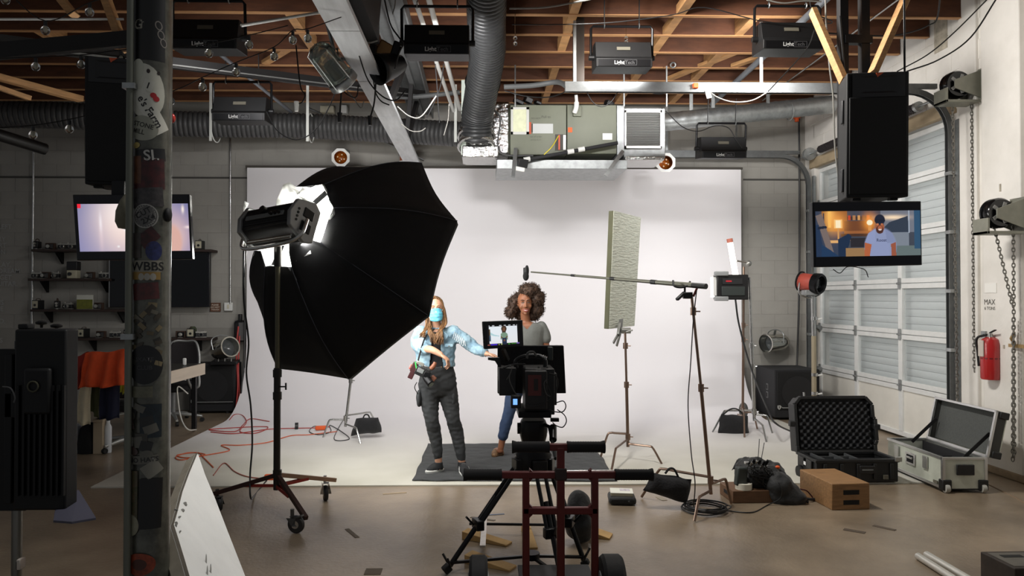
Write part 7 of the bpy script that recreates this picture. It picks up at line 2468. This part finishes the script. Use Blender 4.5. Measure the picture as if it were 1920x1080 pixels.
MB().box(cp(1051, 888), (.062, .05, .062)).build('joint_block', mat('brown_black', (40, 24, 22), .5), hc_, bevel=.006)
MB().cyl(cp(1062, 887) + V((0, .03, 0)), cp(1156, 886) + V((0, .03, 0)), .007).build('steel_rod', STEEL, hc_)
MB().bx((cp(978, 0).x, D0 - .02, .10), (cp(1124, 0).x, 4.28, .125)).build('platform', mat('black_ply', (26, 26, 27), .6), hc_, bevel=.004)
for px, w in ((897, .098), (1147, .118)):
    q = A(px, 1040, D0 + .05)
    c = V((q.x, D0 + .05, .153))
    w_ = MB().lathe([(0, -w / 2), (.10, -w / 2), (.14, -w * .48), (.153, -w * .34), (.153, w * .34), (.14, w * .48), (.10, w / 2), (0, w / 2)], c, (1, 0, 0), 32).build('wheel', mat('black_tyre', (20, 20, 21), .75, var=.2, scale=40, bump=.1), hc_)
    MB().lathe([(0, -w / 2 - .006), (.07, -w / 2 - .004), (.07, w / 2 + .004), (0, w / 2 + .006)], c, (1, 0, 0), 24).build('wheel_hub', mat('grey_casting', (150, 152, 152), .45, .3), w_)
MB().cyl((A(880, 1040, D0 + .05).x, D0 + .05, .153), (A(1168, 1040, D0 + .05).x, D0 + .05, .153), .012).build('axle', STEEL, hc_)
# bits on the floor around the cart
for (a, b, w, lab) in (((872, 1008), (955, 1022), .09, 'raw wooden wedge lying across the silver bar, farther of two'), ((878, 1052), (962, 1068), .10, 'raw wooden wedge by the cart wheel, closer of two'), ((1100, 1003), (1146, 1008), .12, 'short raw wooden wedge beside the hand cart post'), ((985, 995), (1000, 1030), .06, 'small upright wooden wedge between the cart posts')):
    p0, p1 = G(*a), G(*b)
    u = (p1 - p0).normalized()
    s = V((-u.y, u.x, 0))
    one(MB().prism([p0 - s * w / 2, p1 - s * w / 2, p1 - s * w / 2 + V((0, 0, .012)), p0 - s * w / 2 + V((0, 0, .055))], s * w), 'wooden_wedge', mat('wedge_pine', (186, 150, 96), .7, var=.15, scale=8), lab, 'wedge', bevel=.003)
one(MB().tube([G(880, 1001) + V((0, 0, .07)), G(1030, 1003) + V((0, 0, .07))], .010, 8), 'dolly_rod', TB, 'thin black rod lying across the wooden wedges', 'rod')
sb_ = MB().bar(G(909, 983) + V((0, 0, .085)), G(905, 1058) + V((0, 0, .11)), .035, .012)
one(sb_, 'silver_bar', mat('marked_alu', (206, 200, 192), .35, .7, var=.1, scale=40), 'silver ruled bar resting on the wooden wedges', 'bar')

# ------------------------------------------------------------------ people
SKIN_L = mat('fair_skin', (196, 148, 120), .5, var=.04, scale=30)
SKIN_D = mat('brown_skin', (150, 98, 70), .45, var=.04, scale=30)


def limb(mb, pts, n=14):
    """pts: (x, y, z, r)"""
    P = spl([p[:3] for p in pts], 5)
    rs = spl([(p[3], 0, 0) for p in pts], 5)
    mb.tube(P, [max(.004, r.x) for r in rs], n)
    mb.ell(P[0], rs[0].x * .98, None, 12, 8)
    mb.ell(P[-1], rs[-1].x * .98, None, 12, 8)
    return mb


def hand(mb, w, d, palm_n, side, curl, L=.175, spread=.10):
    """w wrist, d pointing direction, palm_n palm normal, side: towards the thumb"""
    d = V(d).normalized()
    pn = (V(palm_n) - d * V(palm_n).dot(d)).normalized()
    th = d.cross(pn) * side
    w = V(w)
    pl_ = L * .50
    M = Matrix((th, pn, d)).transposed()
    mb.ell(w + d * pl_ * .55, (.040, .016, pl_ * .62), M, 14, 10)
    mb.ell(w + d * pl_ * .25 + th * .022 + pn * .006, (.018, .015, .034), M, 10, 8)
    for k, (o, fl) in enumerate(((.029, .90), (.010, 1.0), (-.010, .93), (-.028, .74))):
        b = w + d * pl_ * .98 + th * o
        dd = (d + th * (o * spread / .03)).normalized()
        p, seg, cur = b - dd * .02, L * .5 * fl, 0
        pts = [(*p, .0092)]
        for s in (.45, .32, .23):
            cur += curl * (1.0 + .12 * k)
            p = p + (dd * math.cos(cur) + pn * math.sin(cur)) * (seg * s + (.02 if s == .45 else 0))
            pts.append((*p, .0088 - .0012 * (len(pts))))
        limb(mb, pts, 8)
    b = w + d * pl_ * .22 + th * .028
    p1 = b + (d * .55 + th * .8 + pn * .2).normalized() * .036
    p2 = p1 + (d * .85 + th * .35 + pn * .3).normalized() * .032
    p3 = p2 + (d * .95 + th * .0 + pn * .35).normalized() * .024
    limb(mb, [(*b, .012), (*p1, .011), (*p2, .0095), (*p3, .0075)], 8)


def headgeo(mb, c, s=1.0, yaw=0.0, tilt=0.0):
    """head with face towards -Y; c is the centre of the skull"""
    h = MB()
    h.ell((0, .012, .022), (.073, .092, .088), None, 24, 16)          # skull
    h.ell((0, -.022, -.012), (.064, .062, .080), None, 22, 14)        # face
    h.ell((0, -.030, -.070), (.046, .046, .040), None, 18, 12)        # jaw
    h.ell((0, -.060, -.098), (.020, .017, .015), None, 12, 8)         # chin
    for x in (-1, 1):
        h.ell((x * .038, -.054, -.030), (.024, .022, .022), None, 12, 8)   # cheek
        h.ell((x * .070, .005, -.012), (.010, .018, .030), None, 10, 8)    # ear
        h.ell((x * .026, -.076, .026), (.024, .010, .009), None, 10, 8)    # brow
        h.ell((x * .010, -.090, -.036), (.009, .010, .008), None, 8, 6)    # nostril wing
    h.tube([(0, -.080, .018), (0, -.088, -.010), (0, -.098, -.030)], [.008, .009, .011], 10)
    h.ell((0, -.096, -.031), (.011, .011, .010), None, 10, 8)
    h.ell((0, -.079, -.063), (.023, .010, .009), None, 12, 8)         # lips mound
    M = Matrix.Translation(c) @ Matrix.Rotation(yaw, 4, 'Z') @ Matrix.Rotation(tilt, 4, 'Y') @ Matrix.Scale(s, 4)
    h.xform(M)
    mb.add(h.v, h.f)
    return M


def face_parts(parent, M, eye_col, lip_col, brow_col, smile=False, shut=.55, lips=True):
    wm = mat('eye_white', (232, 228, 222), .3)
    for x in (-1, 1):
        e = MB().ell((x * .0265, -.0730, .004), (.0125, .0095, .0078 * shut), None, 12, 8).xform(M).build('eye', wm, parent)
        MB().ell((x * .0265, -.0805, .004), (.0056, .0030, .0056 * shut), None, 10, 6).xform(M).build('iris', mat('iris_%d' % eye_col[0], eye_col, .2), e)
        MB().tube(spl([(x * .012, -.0830, .0055), (x * .026, -.0855, .0055 + .0075 * shut), (x * .042, -.0780, .0045)], 5), .0020, 5).xform(M).build('eyelashes', mat('lash', (30, 22, 20), .6), parent)
        MB().tube(spl([(x * .010, -.0875, .0245), (x * .028, -.0880, .0325), (x * .047, -.0740, .0255)], 5), [.0032] * 6 + [.0024] * 4 + [.0012], 6).xform(M).build('eyebrow', mat('brow_%d' % brow_col[0], brow_col, .8), parent)
    if not lips:
        return
    lm = mat('lip_%d' % lip_col[0], lip_col, .4)
    if smile:
        MB().tube(spl([(-.0300, -.0760, -.0550), (-.015, -.0885, -.0590), (0, -.0915, -.0605), (.015, -.0885, -.0590), (.0300, -.0760, -.0550)], 5), [.002 + .0022 * math.sin(math.pi * k / 20) for k in range(21)], 6).xform(M).build('upper_lip', lm, parent)
        MB().tube(spl([(-.0290, -.0765, -.0565), (-.016, -.0880, -.0720), (0, -.0905, -.0765), (.016, -.0880, -.0720), (.0290, -.0765, -.0565)], 5), [.002 + .0030 * math.sin(math.pi * k / 20) for k in range(21)], 6).xform(M).build('lower_lip', lm, parent)
        MB().grid(lambda u, v: V(((u - .5) * .050, -.0905 + .011 * (2 * u - 1) ** 2, -.0595 - v * .0135 * (1 - (2 * u - 1) ** 2) + .003 * (2 * u - 1) ** 2)), 10, 4).xform(M).build('teeth', mat('teeth', (236, 232, 226), .25), parent, normals=False)
    else:
        MB().tube(spl([(-.022, -.080, -.062), (0, -.090, -.063), (.022, -.080, -.062)], 6), .004, 6).xform(M).build('mouth', lm, parent)


def body_mesh(mb, name, m, parent, vox=.0055, sm=4):
    return mesh_child(remesh(mb, vox, sm), name, m, parent)


def cloth_mesh(mb, name, m, parent, vox=.008, amp=.006, fq=16, sm=4, stretch=(1, 1, 1)):
    st = V(stretch)
    return mesh_child(remesh(mb, vox, sm, lambda co, n: co + n * amp * (noise.noise(V((co.x * fq * st.x, co.y * fq * st.y, co.z * fq * st.z))) + .5 * noise.noise(co * fq * 2.3))), name, m, parent, 180)


# ---- the woman in the grey shirt
S2 = 7.65
k2 = S2 / FPX


def B(px, py, dy=0.0):
    p = A(px, py, S2)
    return V((p.x, S2 + dy, p.z))


w1 = thing('person', 'smiling woman with big curly hair in a grey V-neck shirt and jeans behind the camera', 'person', G(975, 862))
bd = MB()
hd = B(984, 568.5, -.005)
M1 = headgeo(bd, hd, 1.06, .03, -.04)
limb(bd, [(*B(985, 588, .02), .052), (*B(986, 600, .03), .050), (*B(987, 608, .035), .056)])
bd.loft([(B(988, 604, .03), .06, .05), (B(988, 609, .03), .13, .075), (B(988, 616, .03), .175, .09), (B(988, 632, .03), .165, .105), (B(988, 650, .02), .150, .105), (B(988, 672, .02), .125, .095), (B(987, 690, .03), .135, .10), (B(986, 710, .04), .168, .125), (B(986, 722, .04), .17, .12), (B(986, 732, .04), .14, .10)], 20)
# arms: hands clasped in front
for s, sh, el, wr_, hd_ in ((1, (1018, 613), (1024, 655), (1000, 690), (988, 704)), (-1, (957, 613), (950, 655), (974, 690), (984, 704))):
    limb(bd, [(*B(*sh, .04), .044), (*B(sh[0] + s * 2, sh[1] + 18, .03), .045), (*B(*el, .02), .038), (*B(el[0] - s * 9, el[1] + 16, -.05), .036), (*B(*wr_, -.13), .026)])
    hand(bd, B(*wr_, -.13), V((-s * .55, -.15, -.8)), V((-s * .5, .8, .1)), s, .35)
# legs
limb(bd, [(*B(970, 722, .03), .085), (*B(961, 750, .02), .070), (*B(953, 778, .0), .052), (*B(948, 800, .02), .050), (*B(942, 826, .03), .036), (*B(939, 842, .03), .032)])
limb(bd, [(*B(1003, 722, .05), .085), (*B(1006, 755, .05), .070), (*B(1008, 785, .04), .052), (*B(1009, 805, .06), .050), (*B(1010, 830, .07), .036), (*B(1011, 845, .07), .032)])
for (ax, ay, tx_, ty) in ((939, 842, 930, 857), (1011, 845, 1020, 858)):
    limb(bd, [(*B(ax, ay + 4, .03), .032), (*(G(tx_, ty) + V((0, .05, .05))), .034), (*(G(tx_, ty) + V((0, -.04, .03))), .026)])
body_mesh(bd, 'body', SKIN_D, w1, .006)
face_parts(w1, M1, (40, 26, 20), (150, 72, 66), (38, 26, 22), True, .42)
MB().ell(B(970, 575, -.005), .008, None, 8, 6).build('earring', mat('pearl', (236, 232, 226), .2), w1)
# shirt
GS = mat('heather_grey_cotton', (112, 114, 110), .85, var=.07, scale=60)
sh = MB()
sh.loft([(B(988, 605.5, .035), .120, .068), (B(988, 609, .03), .170, .09), (B(988, 613, .03), .192, .10), (B(988, 620, .025), .192, .110), (B(988, 634, .02), .176, .120), (B(988, 650, .015), .160, .118), (B(988, 672, .02), .140, .108), (B(987, 690, .03), .150, .115), (B(986, 706, .04), .175, .13)], 24)
for s, a_, b_2, c_2 in ((1, (1016, 612.5), (1021, 624), (1023.5, 636)), (-1, (959, 612.5), (954, 624), (951.5, 636))):
    limb(sh, [(*B(*a_, .038), .058), (*B(*b_2, .03), .057), (*B(*c_2, .028), .058)])
me = remesh(sh, .0075, 4, lambda co, n: co + n * .006 * noise.noise(V((co.x * 14, co.y * 14, co.z * 9))))
# cut the V neck open
import bmesh
bmv = bmesh.new()
bmv.from_mesh(me)
nk = B(988, 604, 0)
vz = B(988, 617.5).z
ncx = B(987, 604).x
dl = [f for f in bmv.faces if (f.calc_center_median().y < S2 + .03 and f.calc_center_median().z > vz + abs(f.calc_center_median().x - ncx) * 1.05 - .0) and abs(f.calc_center_median().x - ncx) < .075]
bmesh.ops.delete(bmv, geom=dl, context='FACES')
bmv.to_mesh(me)
bmv.free()
so = mesh_child(me, 'shirt', GS, w1, 180)
pk = B(1001, 628, -.115)
# jeans
jn = MB()
jn.loft([(B(987, 694, .03), .150, .112), (B(986, 710, .04), .180, .136), (B(986, 724, .04), .182, .132), (B(986, 736, .04), .15, .11)], 20)
limb(jn, [(*B(970, 722, .03), .096), (*B(961, 750, .02), .080), (*B(953, 778, .0), .062), (*B(947, 802, .02), .060), (*B(943, 819, .03), .054)])
limb(jn, [(*B(1003, 722, .05), .096), (*B(1006, 755, .05), .080), (*B(1008, 785, .04), .062), (*B(1009, 806, .06), .058), (*B(1010, 824, .07), .052)])
cloth_mesh(jn, 'jeans', mat('blue_denim', (58, 76, 108), .85, var=.18, scale=9), w1, .008, .007, 14)
LEO = mat('leopard_print', (196, 150, 100), .6, var=.5, scale=70, rgb2=(62, 40, 26))
for tx_, ty, ax, ay in ((930, 857, 939, 847), (1020, 858, 1011, 850)):
    s_ = MB()
    g0 = G(tx_, ty)
    limb(s_, [(*(V((A(ax, ay, S2).x, S2 + .07, .045))), .040), (*(g0 + V((.0, .0, .042))), .046), (*(g0 + V((-.015 if tx_ < 980 else .02, -.09, .036))), .034)])
    s_.box(g0 + V((0, 0, .020)), (.05, .16, .012))
    mesh_child(remesh(s_, .007, 4), 'shoe', LEO, w1)
# curly hair: soft mass and many curls
HCM = mat('dark_curly_hair', (40, 27, 20), .7, var=.35, scale=40, rgb2=(88, 62, 44))
hm = MB()
for p, r in ((B(993, 545, .02), (.105, .11, .075)), (B(1006, 560, .035), (.085, .10, .10)), (B(1007, 580, .04), (.072, .085, .085)), (B(999, 592, .06), (.07, .06, .05)), (B(964, 571, .05), (.060, .08, .09)), (B(958, 585, .05), (.058, .07, .065)), (B(972, 562, .06), (.058, .08, .07)), (B(986, 565, .075), (.11, .075, .12)), (B(985, 590, .085), (.11, .05, .07))):
    hm.ell(p, r, None, 18, 12)
me = remesh(hm, .010, 3, lambda co, n: co + n * (.010 * noise.noise(co * 30) + .012 * noise.noise(co * 80)))
# keep the face clear
bmv = bmesh.new()
bmv.from_mesh(me)
fc = M1 @ V((0, -.09, -.02))
dl = [v for v in bmv.verts if ((v.co.x - fc.x + .012) / .056) ** 2 + ((v.co.z - fc.z + .005) / .098) ** 2 < 1 and v.co.y < hd.y + .02]
bmesh.ops.delete(bmv, geom=dl, context='VERTS')
bmv.to_mesh(me)
pts_h = [(v.co.copy(), v.normal.copy()) for v in me.vertices]
bmv.free()
mesh_child(me, 'hair', HCM, w1, 180)
cu = MB()
rnd = random.Random(3)
for i in range(1250):
    p, n = rnd.choice(pts_h)
    if ((p.x - fc.x + .012) / .062) ** 2 + ((p.z - fc.z + .005) / .105) ** 2 < 1 and p.y < hd.y + .03:
        continue
    d_ = (n + V((rnd.uniform(-.5, .5), rnd.uniform(-.5, .5), rnd.uniform(-.9, .3)))).normalized()
    x_ = d_.orthogonal().normalized()
    y_ = d_.cross(x_)
    ph, rr, ln2 = rnd.random() * 6, rnd.uniform(.004, .007), rnd.uniform(.015, .036)
    cu.tube([p - n * .006 + d_ * ln2 * t / 9 + (x_ * math.cos(ph + t * 1.25) + y_ * math.sin(ph + t * 1.25)) * rr for t in range(10)], .0021, 3)
o_ = cu.build('curls', HCM, w1, sharp=180, normals=False)
o_['kind'] = 'stuff'

# ---- the masked woman in the denim jacket
S1 = 6.98


def K(px, py, dy=0.0):
    p = A(px, py, S1)
    return V((p.x, S1 + dy, p.z))


w2 = thing('person', 'woman in a blue face mask, pale denim jacket and dark trousers pointing with one arm', 'person', G(845, 892))
bd = MB()
h2_ = K(816.5, 579, 0)
M2 = headgeo(bd, h2_, .98, .10, -.06)
limb(bd, [(*K(816, 600, .02), .052), (*K(817, 612, .03), .050), (*K(818, 620, .035), .056)])
bd.loft([(K(818, 617, .03), .06, .05), (K(818, 623, .03), .12, .075), (K(818, 632, .03), .16, .085), (K(818, 650, .02), .15, .10), (K(819, 670, .02), .135, .095), (K(820, 688, .02), .13, .095), (K(820, 705, .03), .155, .11), (K(820, 722, .04), .172, .125), (K(820, 734, .04), .16, .11), (K(821, 742, .04), .12, .09)], 20)
# her left arm reaches out to the camera rig, the other hangs bent across her front
aL = [K(848, 624, .02), K(868, 636, -.02), K(887, 649, -.05), K(901, 656, -.12), K(913, 661, -.18)]
limb(bd, [(*aL[0], .052), (*aL[1], .046), (*aL[2], .038), (*aL[3], .034), (*aL[4], .025)])
hand(bd, aL[4], V((.90, -.25, -.22)), V((0, -.3, -1)), -1, .25)
aR = [K(788, 624, .04), K(783, 642, .03), K(790, 652, -.05), K(812, 653, -.20), K(829, 661, -.24)]
limb(bd, [(*aR[0], .052), (*aR[1], .045), (*aR[2], .038), (*aR[3], .033), (*aR[4], .025)])
hand(bd, aR[4], V((.62, -.10, -.45)), V((-.5, .1, -.85)), 1, .55)
lA = [K(806, 724, .03), K(806, 755, .01), K(810, 788, -.02), K(814, 808, .01), K(820, 845, .02), K(822, 868, .03)]
lB = [K(836, 724, .05), K(843, 755, .04), K(849, 786, .02), K(855, 808, .05), K(863, 848, .04), K(866, 870, .04)]
RL = (.092, .076, .056, .056, .040, .034)
for l in (lA, lB):
    limb(bd, [(*p, r) for p, r in zip(l, RL)])
for l, t_, dx in ((lA, G(819, 886), -.03), (lB, G(871, 893), .015)):
    a_ = V((l[-1].x, l[-1].y, .07))
    limb(bd, [(*l[-1], .032), (*a_, .032), (t_.x, t_.y + .03, .05, .028), (t_.x + dx * .6, t_.y - .02, .04, .020)])
body_mesh(bd, 'body', SKIN_L, w2, .006)
face_parts(w2, M2, (84, 96, 92), (180, 100, 92), (120, 84, 56), False, .8, False)
# mask with pleats and ear loops
MK = mat('blue_surgical_mask', (84, 182, 214), .8, var=.08, scale=40, rgb2=(120, 206, 228), bump=.3, bscale=30)


def mk(u, v):
    a = (u - .5) * 2
    z = -.008 - .100 * v
    hw_ = .062 * (1 - .10 * (2 * v - 1) ** 2)
    y = -.106 + .030 * abs(a) ** 2.4 * 1.6 + .012 * (2 * v - .9) ** 2
    zz = z + (.014 * (1 - a * a) if v < .2 else 0) - (.010 * (1 - a * a) if v > .8 else 0)
    return M2 @ V((a * hw_, y - .0025 * math.sin(v * 22), zz))


mo = MB().grid(mk, 18, 18).build('face_mask', MK, w2, solid=.003, sharp=180, normals=False)
for s in (-1, 1):
    MB().tube(spl([M2 @ V((s * .060, -.062, -.020)), M2 @ V((s * .076, .0, -.002)), M2 @ V((s * .080, .018, -.02)), M2 @ V((s * .074, -.0, -.05)), M2 @ V((s * .058, -.060, -.090))], 5), .0018, 5).build('ear_loop', WHITEP, mo)
# trousers
TR = mat('charcoal_leggings', (52, 54, 56), .8, var=.08, scale=14)
tr2 = MB()
tr2.loft([(K(820, 686, .02), .150, .112), (K(820, 700, .03), .165, .122), (K(820, 722, .04), .182, .136), (K(820, 734, .04), .172, .12), (K(821, 742, .04), .13, .10)], 20)
for l in (lA, lB):
    limb(tr2, [(*p, r + .010) for p, r in zip(l[:5], RL)] + [(*l[4].lerp(l[5], .55), .042)])
cloth_mesh(tr2, 'trousers', TR, w2, .008, .006, 18, stretch=(1, 1, 2))
for q, s in ((K(850, 745, .02), 1), (K(786, 745, .0), -1)):
    mesh_child(blob([(q, (.028, .07, .075)), (q + V((0, 0, -.03)), (.030, .065, .06))], .01, .006, 20), 'cargo_pocket', TR, w2)
# dark top under the jacket
tp2 = MB()
tp2.loft([(K(818, 622, .03), .10, .072), (K(818, 634, .025), .150, .10), (K(819, 655, .02), .150, .108), (K(820, 676, .02), .142, .104), (K(820, 694, .02), .148, .108)], 20)
cloth_mesh(tp2, 'dark_top', mat('black_knit', (30, 31, 34), .9, var=.1, scale=40), w2, .008, .004, 20)
# denim jacket, open at the front
DN = mat('pale_denim', (112, 146, 168), .85, var=.14, scale=10, rgb2=(158, 186, 198), bump=.3, bscale=26)
jk2 = MB()
jk2.loft([(K(818, 615, .04), .085, .065), (K(818, 621, .035), .150, .09), (K(817, 630, .03), .195, .112), (K(816, 648, .02), .192, .126), (K(816, 668, .015), .182, .128), (K(816, 688, .015), .180, .128)], 26)
limb(jk2, [(*aL[0], .070), (*aL[1], .062), (*aL[2], .055), (*aL[3], .050), (*aL[3].lerp(aL[4], .55), .043)])
limb(jk2, [(*aR[0], .072), (*aR[1], .068), (*aR[2], .062), (*aR[2].lerp(aR[3], .45), .054)])
me = remesh(jk2, .0085, 3, lambda co, n: co + n * (.012 * noise.noise(V((co.x * 16, co.y * 14, co.z * 20))) + .007 * noise.noise(co * 38)))
bmv = bmesh.new()
bmv.from_mesh(me)
cxm = K(818, 650).x


def open_front(c):
    t = (K(0, 612).z - c.z) / (K(0, 612).z - K(0, 690).z)
    lo_x, hi_x = K(817 - 1 - 3 * t, 650).x, K(819 + 11 * t, 650).x
    wlo, whi = (.020 + .03 * abs(t - .5)), .016
    return c.y < S1 - .03 and lo_x - wlo < c.x < hi_x + whi and c.z < K(0, 614).z


dl = [f for f in bmv.faces if open_front(f.calc_center_median()) and not (f.calc_center_median().y < S1 - .14)]
dl += [f for f in bmv.faces if f.calc_center_median().z < K(0, 689).z]
bmesh.ops.delete(bmv, geom=list(set(dl)), context='FACES')
bmv.to_mesh(me)
bmv.free()
jo = mesh_child(me, 'denim_jacket', DN, w2, 180)
md = jo.modifiers.new('solid', 'SOLIDIFY')
md.thickness = .006
for (a, b, r) in ((K(806, 624, -.09), K(797, 634, -.115), .016), (K(828, 624, -.09), K(840, 632, -.115), .016)):
    MB().bar(a, b, .055, .010, (0, 1, .2)).build('collar', DN, jo, bevel=.004)
for px, py in ((843, 646), (800, 648)):
    q = K(px, py, -.132)
    MB().box(q, (.075, .012, .026)).build('pocket_flap', DN, jo, bevel=.004)
    MB().ell(q + V((0, -.008, -.006)), .005, None, 8, 6).build('button', mat('brass_button', (140, 110, 70), .4, .8), jo)
for py in (668, 686):
    MB().ell(K(829, py, -.125), .006, None, 8, 6).build('button', mat('brass_button', (140, 110, 70), .4, .8), jo)
MB().torus(K(912, 660.5, -.165), (.9, -.3, -.25), .029, .0030, 14, 5).build('bracelet', mat('lash', (30, 22, 20), .6), w2)
# scribbled writing down the sleeve
zz = MB()
for k in range(7):
    p0 = K(852 + 3.1 * k, 627 + 2.3 * k, -.062 - .006 * k)
    zz.tube([p0 + V((-.012, 0, -.035)), p0 + V((.004, -.004, .032)), p0 + V((.012, -.002, -.03))], .003, 4)
zz.build('sleeve_writing', mat('white_ink', (240, 242, 242), .7), jo)
# long hair
LH_ = mat('long_light_brown_hair', (78, 52, 32), .55, var=.3, scale=30, rgb2=(142, 102, 60), stretch=(1, 1, .15))
hm = MB()
hm.ell(M2 @ V((0, .030, .030)), (.082, .090, .092), None, 20, 14)
hm.ell(M2 @ V((0, .06, -.05)), (.075, .05, .10), None, 18, 12)
me = remesh(hm, .008, 3, lambda co, n: co + n * .004 * noise.noise(V((co.x * 60, co.y * 60, co.z * 12))))
bmv = bmesh.new()
bmv.from_mesh(me)
Mi = M2.inverted()
dl = []
for v in bmv.verts:
    l = Mi @ v.co
    if l.y < -.005 and (l.x / .062) ** 2 + ((l.z + .02) / .098) ** 2 < 1:
        dl.append(v)
bmesh.ops.delete(bmv, geom=dl, context='VERTS')
bmv.to_mesh(me)
bmv.free()
ho_ = mesh_child(me, 'hair', LH_, w2, 180)
st_ = MB()
rnd = random.Random(5)
for i in range(190):
    s = -1 if i % 2 else 1
    a = rnd.uniform(.1, 1.25)
    root = M2 @ V((s * .07 * math.sin(a), .02 - .06 * (1 - math.sin(a)) - .01, .085 * math.cos(a) + .03))
    p1 = M2 @ V((s * rnd.uniform(.062, .088), rnd.uniform(-.03, .05), rnd.uniform(-.03, .02)))
    p2 = M2 @ V((s * rnd.uniform(.05, .10), rnd.uniform(-.05, .03), -.14))
    fr_in = rnd.random() < .62
    if s > 0:
        e_ = (rnd.uniform(815, 834), rnd.uniform(632, 645))
    else:
        e_ = (rnd.uniform(789, 799), rnd.uniform(622, 632)) if fr_in else (rnd.uniform(808, 824), rnd.uniform(630, 642))
    p3 = K((e_[0] + (828 if s > 0 else 800)) / 2, 621, -.125 - rnd.random() * .02)
    p4 = K(*e_, -.145 - rnd.random() * .035)
    w_a = rnd.random() * 6
    P = spl([root, p1, p2, p3, p4], 6)
    P = [p + V((.006 * math.sin(w_a + t * .9), .004 * math.cos(w_a + t * .9), 0)) * (t / len(P)) for t, p in enumerate(P)]
    st_.tube(P, [.0055 * (1 - .6 * t / len(P)) for t in range(len(P))], 5)
o_ = st_.build('hair_strands', LH_, w2, sharp=180, normals=False)
o_['kind'] = 'stuff'
# trainers
TS = mat('black_mesh_trainer', (34, 35, 37), .8, var=.2, scale=60)
for l, t_, dx in ((lA, G(819, 887), -.06), (lB, G(871, 895), .015)):
    s_ = MB()
    heel = V((l[-1].x + .005, l[-1].y + .035, .055))
    toe = V((t_.x + dx, t_.y - .07, .040))
    mid = heel.lerp(toe, .5) + V((0, 0, .012))
    limb(s_, [(*heel, .042), (*mid, .046), (*toe, .036)])
    s_.cyl((l[-1].x, l[-1].y, .055), (l[-1].x, l[-1].y, .115), .042, .040, 14)
    sh_o = mesh_child(remesh(s_, .007, 3), 'trainer', TS, w2)
    u = V((toe.x - heel.x, toe.y - heel.y, 0))
    so_ = MB()
    un = u.normalized()
    sd = V((-un.y, un.x, 0))
    rs = []
    for z, g in ((.020, 0), (.038, .003), (.046, -.003)):
        ring = []
        for a_ in [2 * math.pi * j / 20 for j in range(20)]:
            ring.append(V((heel.x, heel.y, 0)) + u * .5 + un * math.cos(a_) * (u.length / 2 + .047 + g) + sd * math.sin(a_) * (.044 + g) + V((0, 0, z)))
        rs.append(ring)
    so_.rings(rs)
    so_.build('sole', mat('white_sole', (222, 222, 216), .6), sh_o)
    for k in range(4):
        c = heel.lerp(toe, .40 + .10 * k) + V((0, 0, .055 - .006 * k))
        MB().tube([c - sd * .022, c + V((0, 0, .006)), c + sd * .022], .0035, 5).build('lace', mat('grey_lace', (120, 120, 120), .8), sh_o)
    for k in range(3):
        for sg_ in (-1, 1):
            c = heel.lerp(toe, .34 + .10 * k)
            c = V((c.x, c.y, 0)) + sd * sg_ * .0445
            MB().bar(c + V((0, 0, .052)), c + V((0, 0, .078)) + un * -.012 - sd * sg_ * .005, .004, .009, sd).build('side_stripe', WHITEP, sh_o)
# hand held rig hanging at her hip
hr = thing('handheld_rig', 'small black camera rig with a wooden grip hanging at the masked woman hip', 'camera', K(792, 715, -.2))
HRM = Matrix.Rotation(R(25), 3, 'Y')
hcx = K(795, 694, -.19)


def hb(o, d, nm, m, bev=.004, ang=25, parent=None):
    return MB().box(hcx + HRM @ V(o), d, Matrix.Rotation(R(ang), 3, 'Y')).build(nm, m, parent or hr, bevel=bev)


hb((0, 0, 0), (.13, .09, .075), 'body', BLACK)
hb((-.02, -.048, .01), (.06, .006, .04), 'side_plate', mat('grey_strip', (120, 124, 124), .5))
hb((-.085, 0, .01), (.05, .07, .09), 'battery', mat('battery_maroon', (62, 18, 22), .5))
hb((-.080, -.01, -.065), (.045, .05, .065), 'battery', mat('battery_maroon', (62, 18, 22), .5))
hb((-.075, -.038, .03), (.010, .006, .075), 'green_strip', mat('green_strip', (70, 220, 100), .4), 0, -10)
hb((-.118, 0, .0), (.02, .05, .05), 'end_cap', mat('salmon_cap', (186, 104, 96), .6), .01)
hb((.01, 0, .052), (.09, .05, .03), 'top_cage', STEEL)
hb((-.05, -.02, .065), (.07, .03, .03), 'cage_clamp', mat('cam_silver', (170, 168, 160), .35, .6))
hb((.05, -.03, .0), (.06, .06, .05), 'lens_mount', BLACKM)
MB().lathe([(.03, 0), (.034, .03), (.034, .09), (.028, .095), (.0, .09)], hcx + V((.03, -.02, -.045)), (.5, -.5, -.55), 18).build('lens', BLACKM, hr)
MB().lathe([(.0, 0), (.026, .0)], hcx + V((.03, -.02, -.045)) + V((.5, -.5, -.55)).normalized() * .098, (.5, -.5, -.55), 16, False).build('lens_glass', mat('grey_glass', (150, 160, 152), .1), hr)
MB().tube(spl([hcx + V((.075, -.01, .03)), hcx + V((.10, -.01, .055)), hcx + V((.118, -.01, .09))], 6), [.019, .020, .021, .022, .022, .022, .022, .021, .020, .019, .018, .018, .016], 10).build('wooden_grip', mat('walnut_grip', (136, 84, 58), .5), hr)
hb((.11, -.0, -.02), (.05, .04, .07), 'grip_mount', mat('brown_grip', (120, 76, 58), .5), .008, 40)
MB().tube(spl([hcx + V((-.05, 0, .05)), K(790, 660, -.15), K(800, 630, -.14), K(815, 616, -.06)], 8), .008, 6).build('neck_strap', mat('black_webbing', (24, 24, 25), .8), hr)
for k in range(4):
    MB().torus(K(776 + 3 * k, 683 - 2 * k, -.20), (rnd.random(), -1, rnd.random()), .018, .003, 12, 5).build('cage_ring', mat('cam_silver', (170, 168, 160), .35, .6), hr)
MB().tube(spl([K(785, 712, -.2), K(781, 722, -.2), K(786, 735, -.15)], 5), .004, 5).build('dangling_cord', BLACKC, hr)
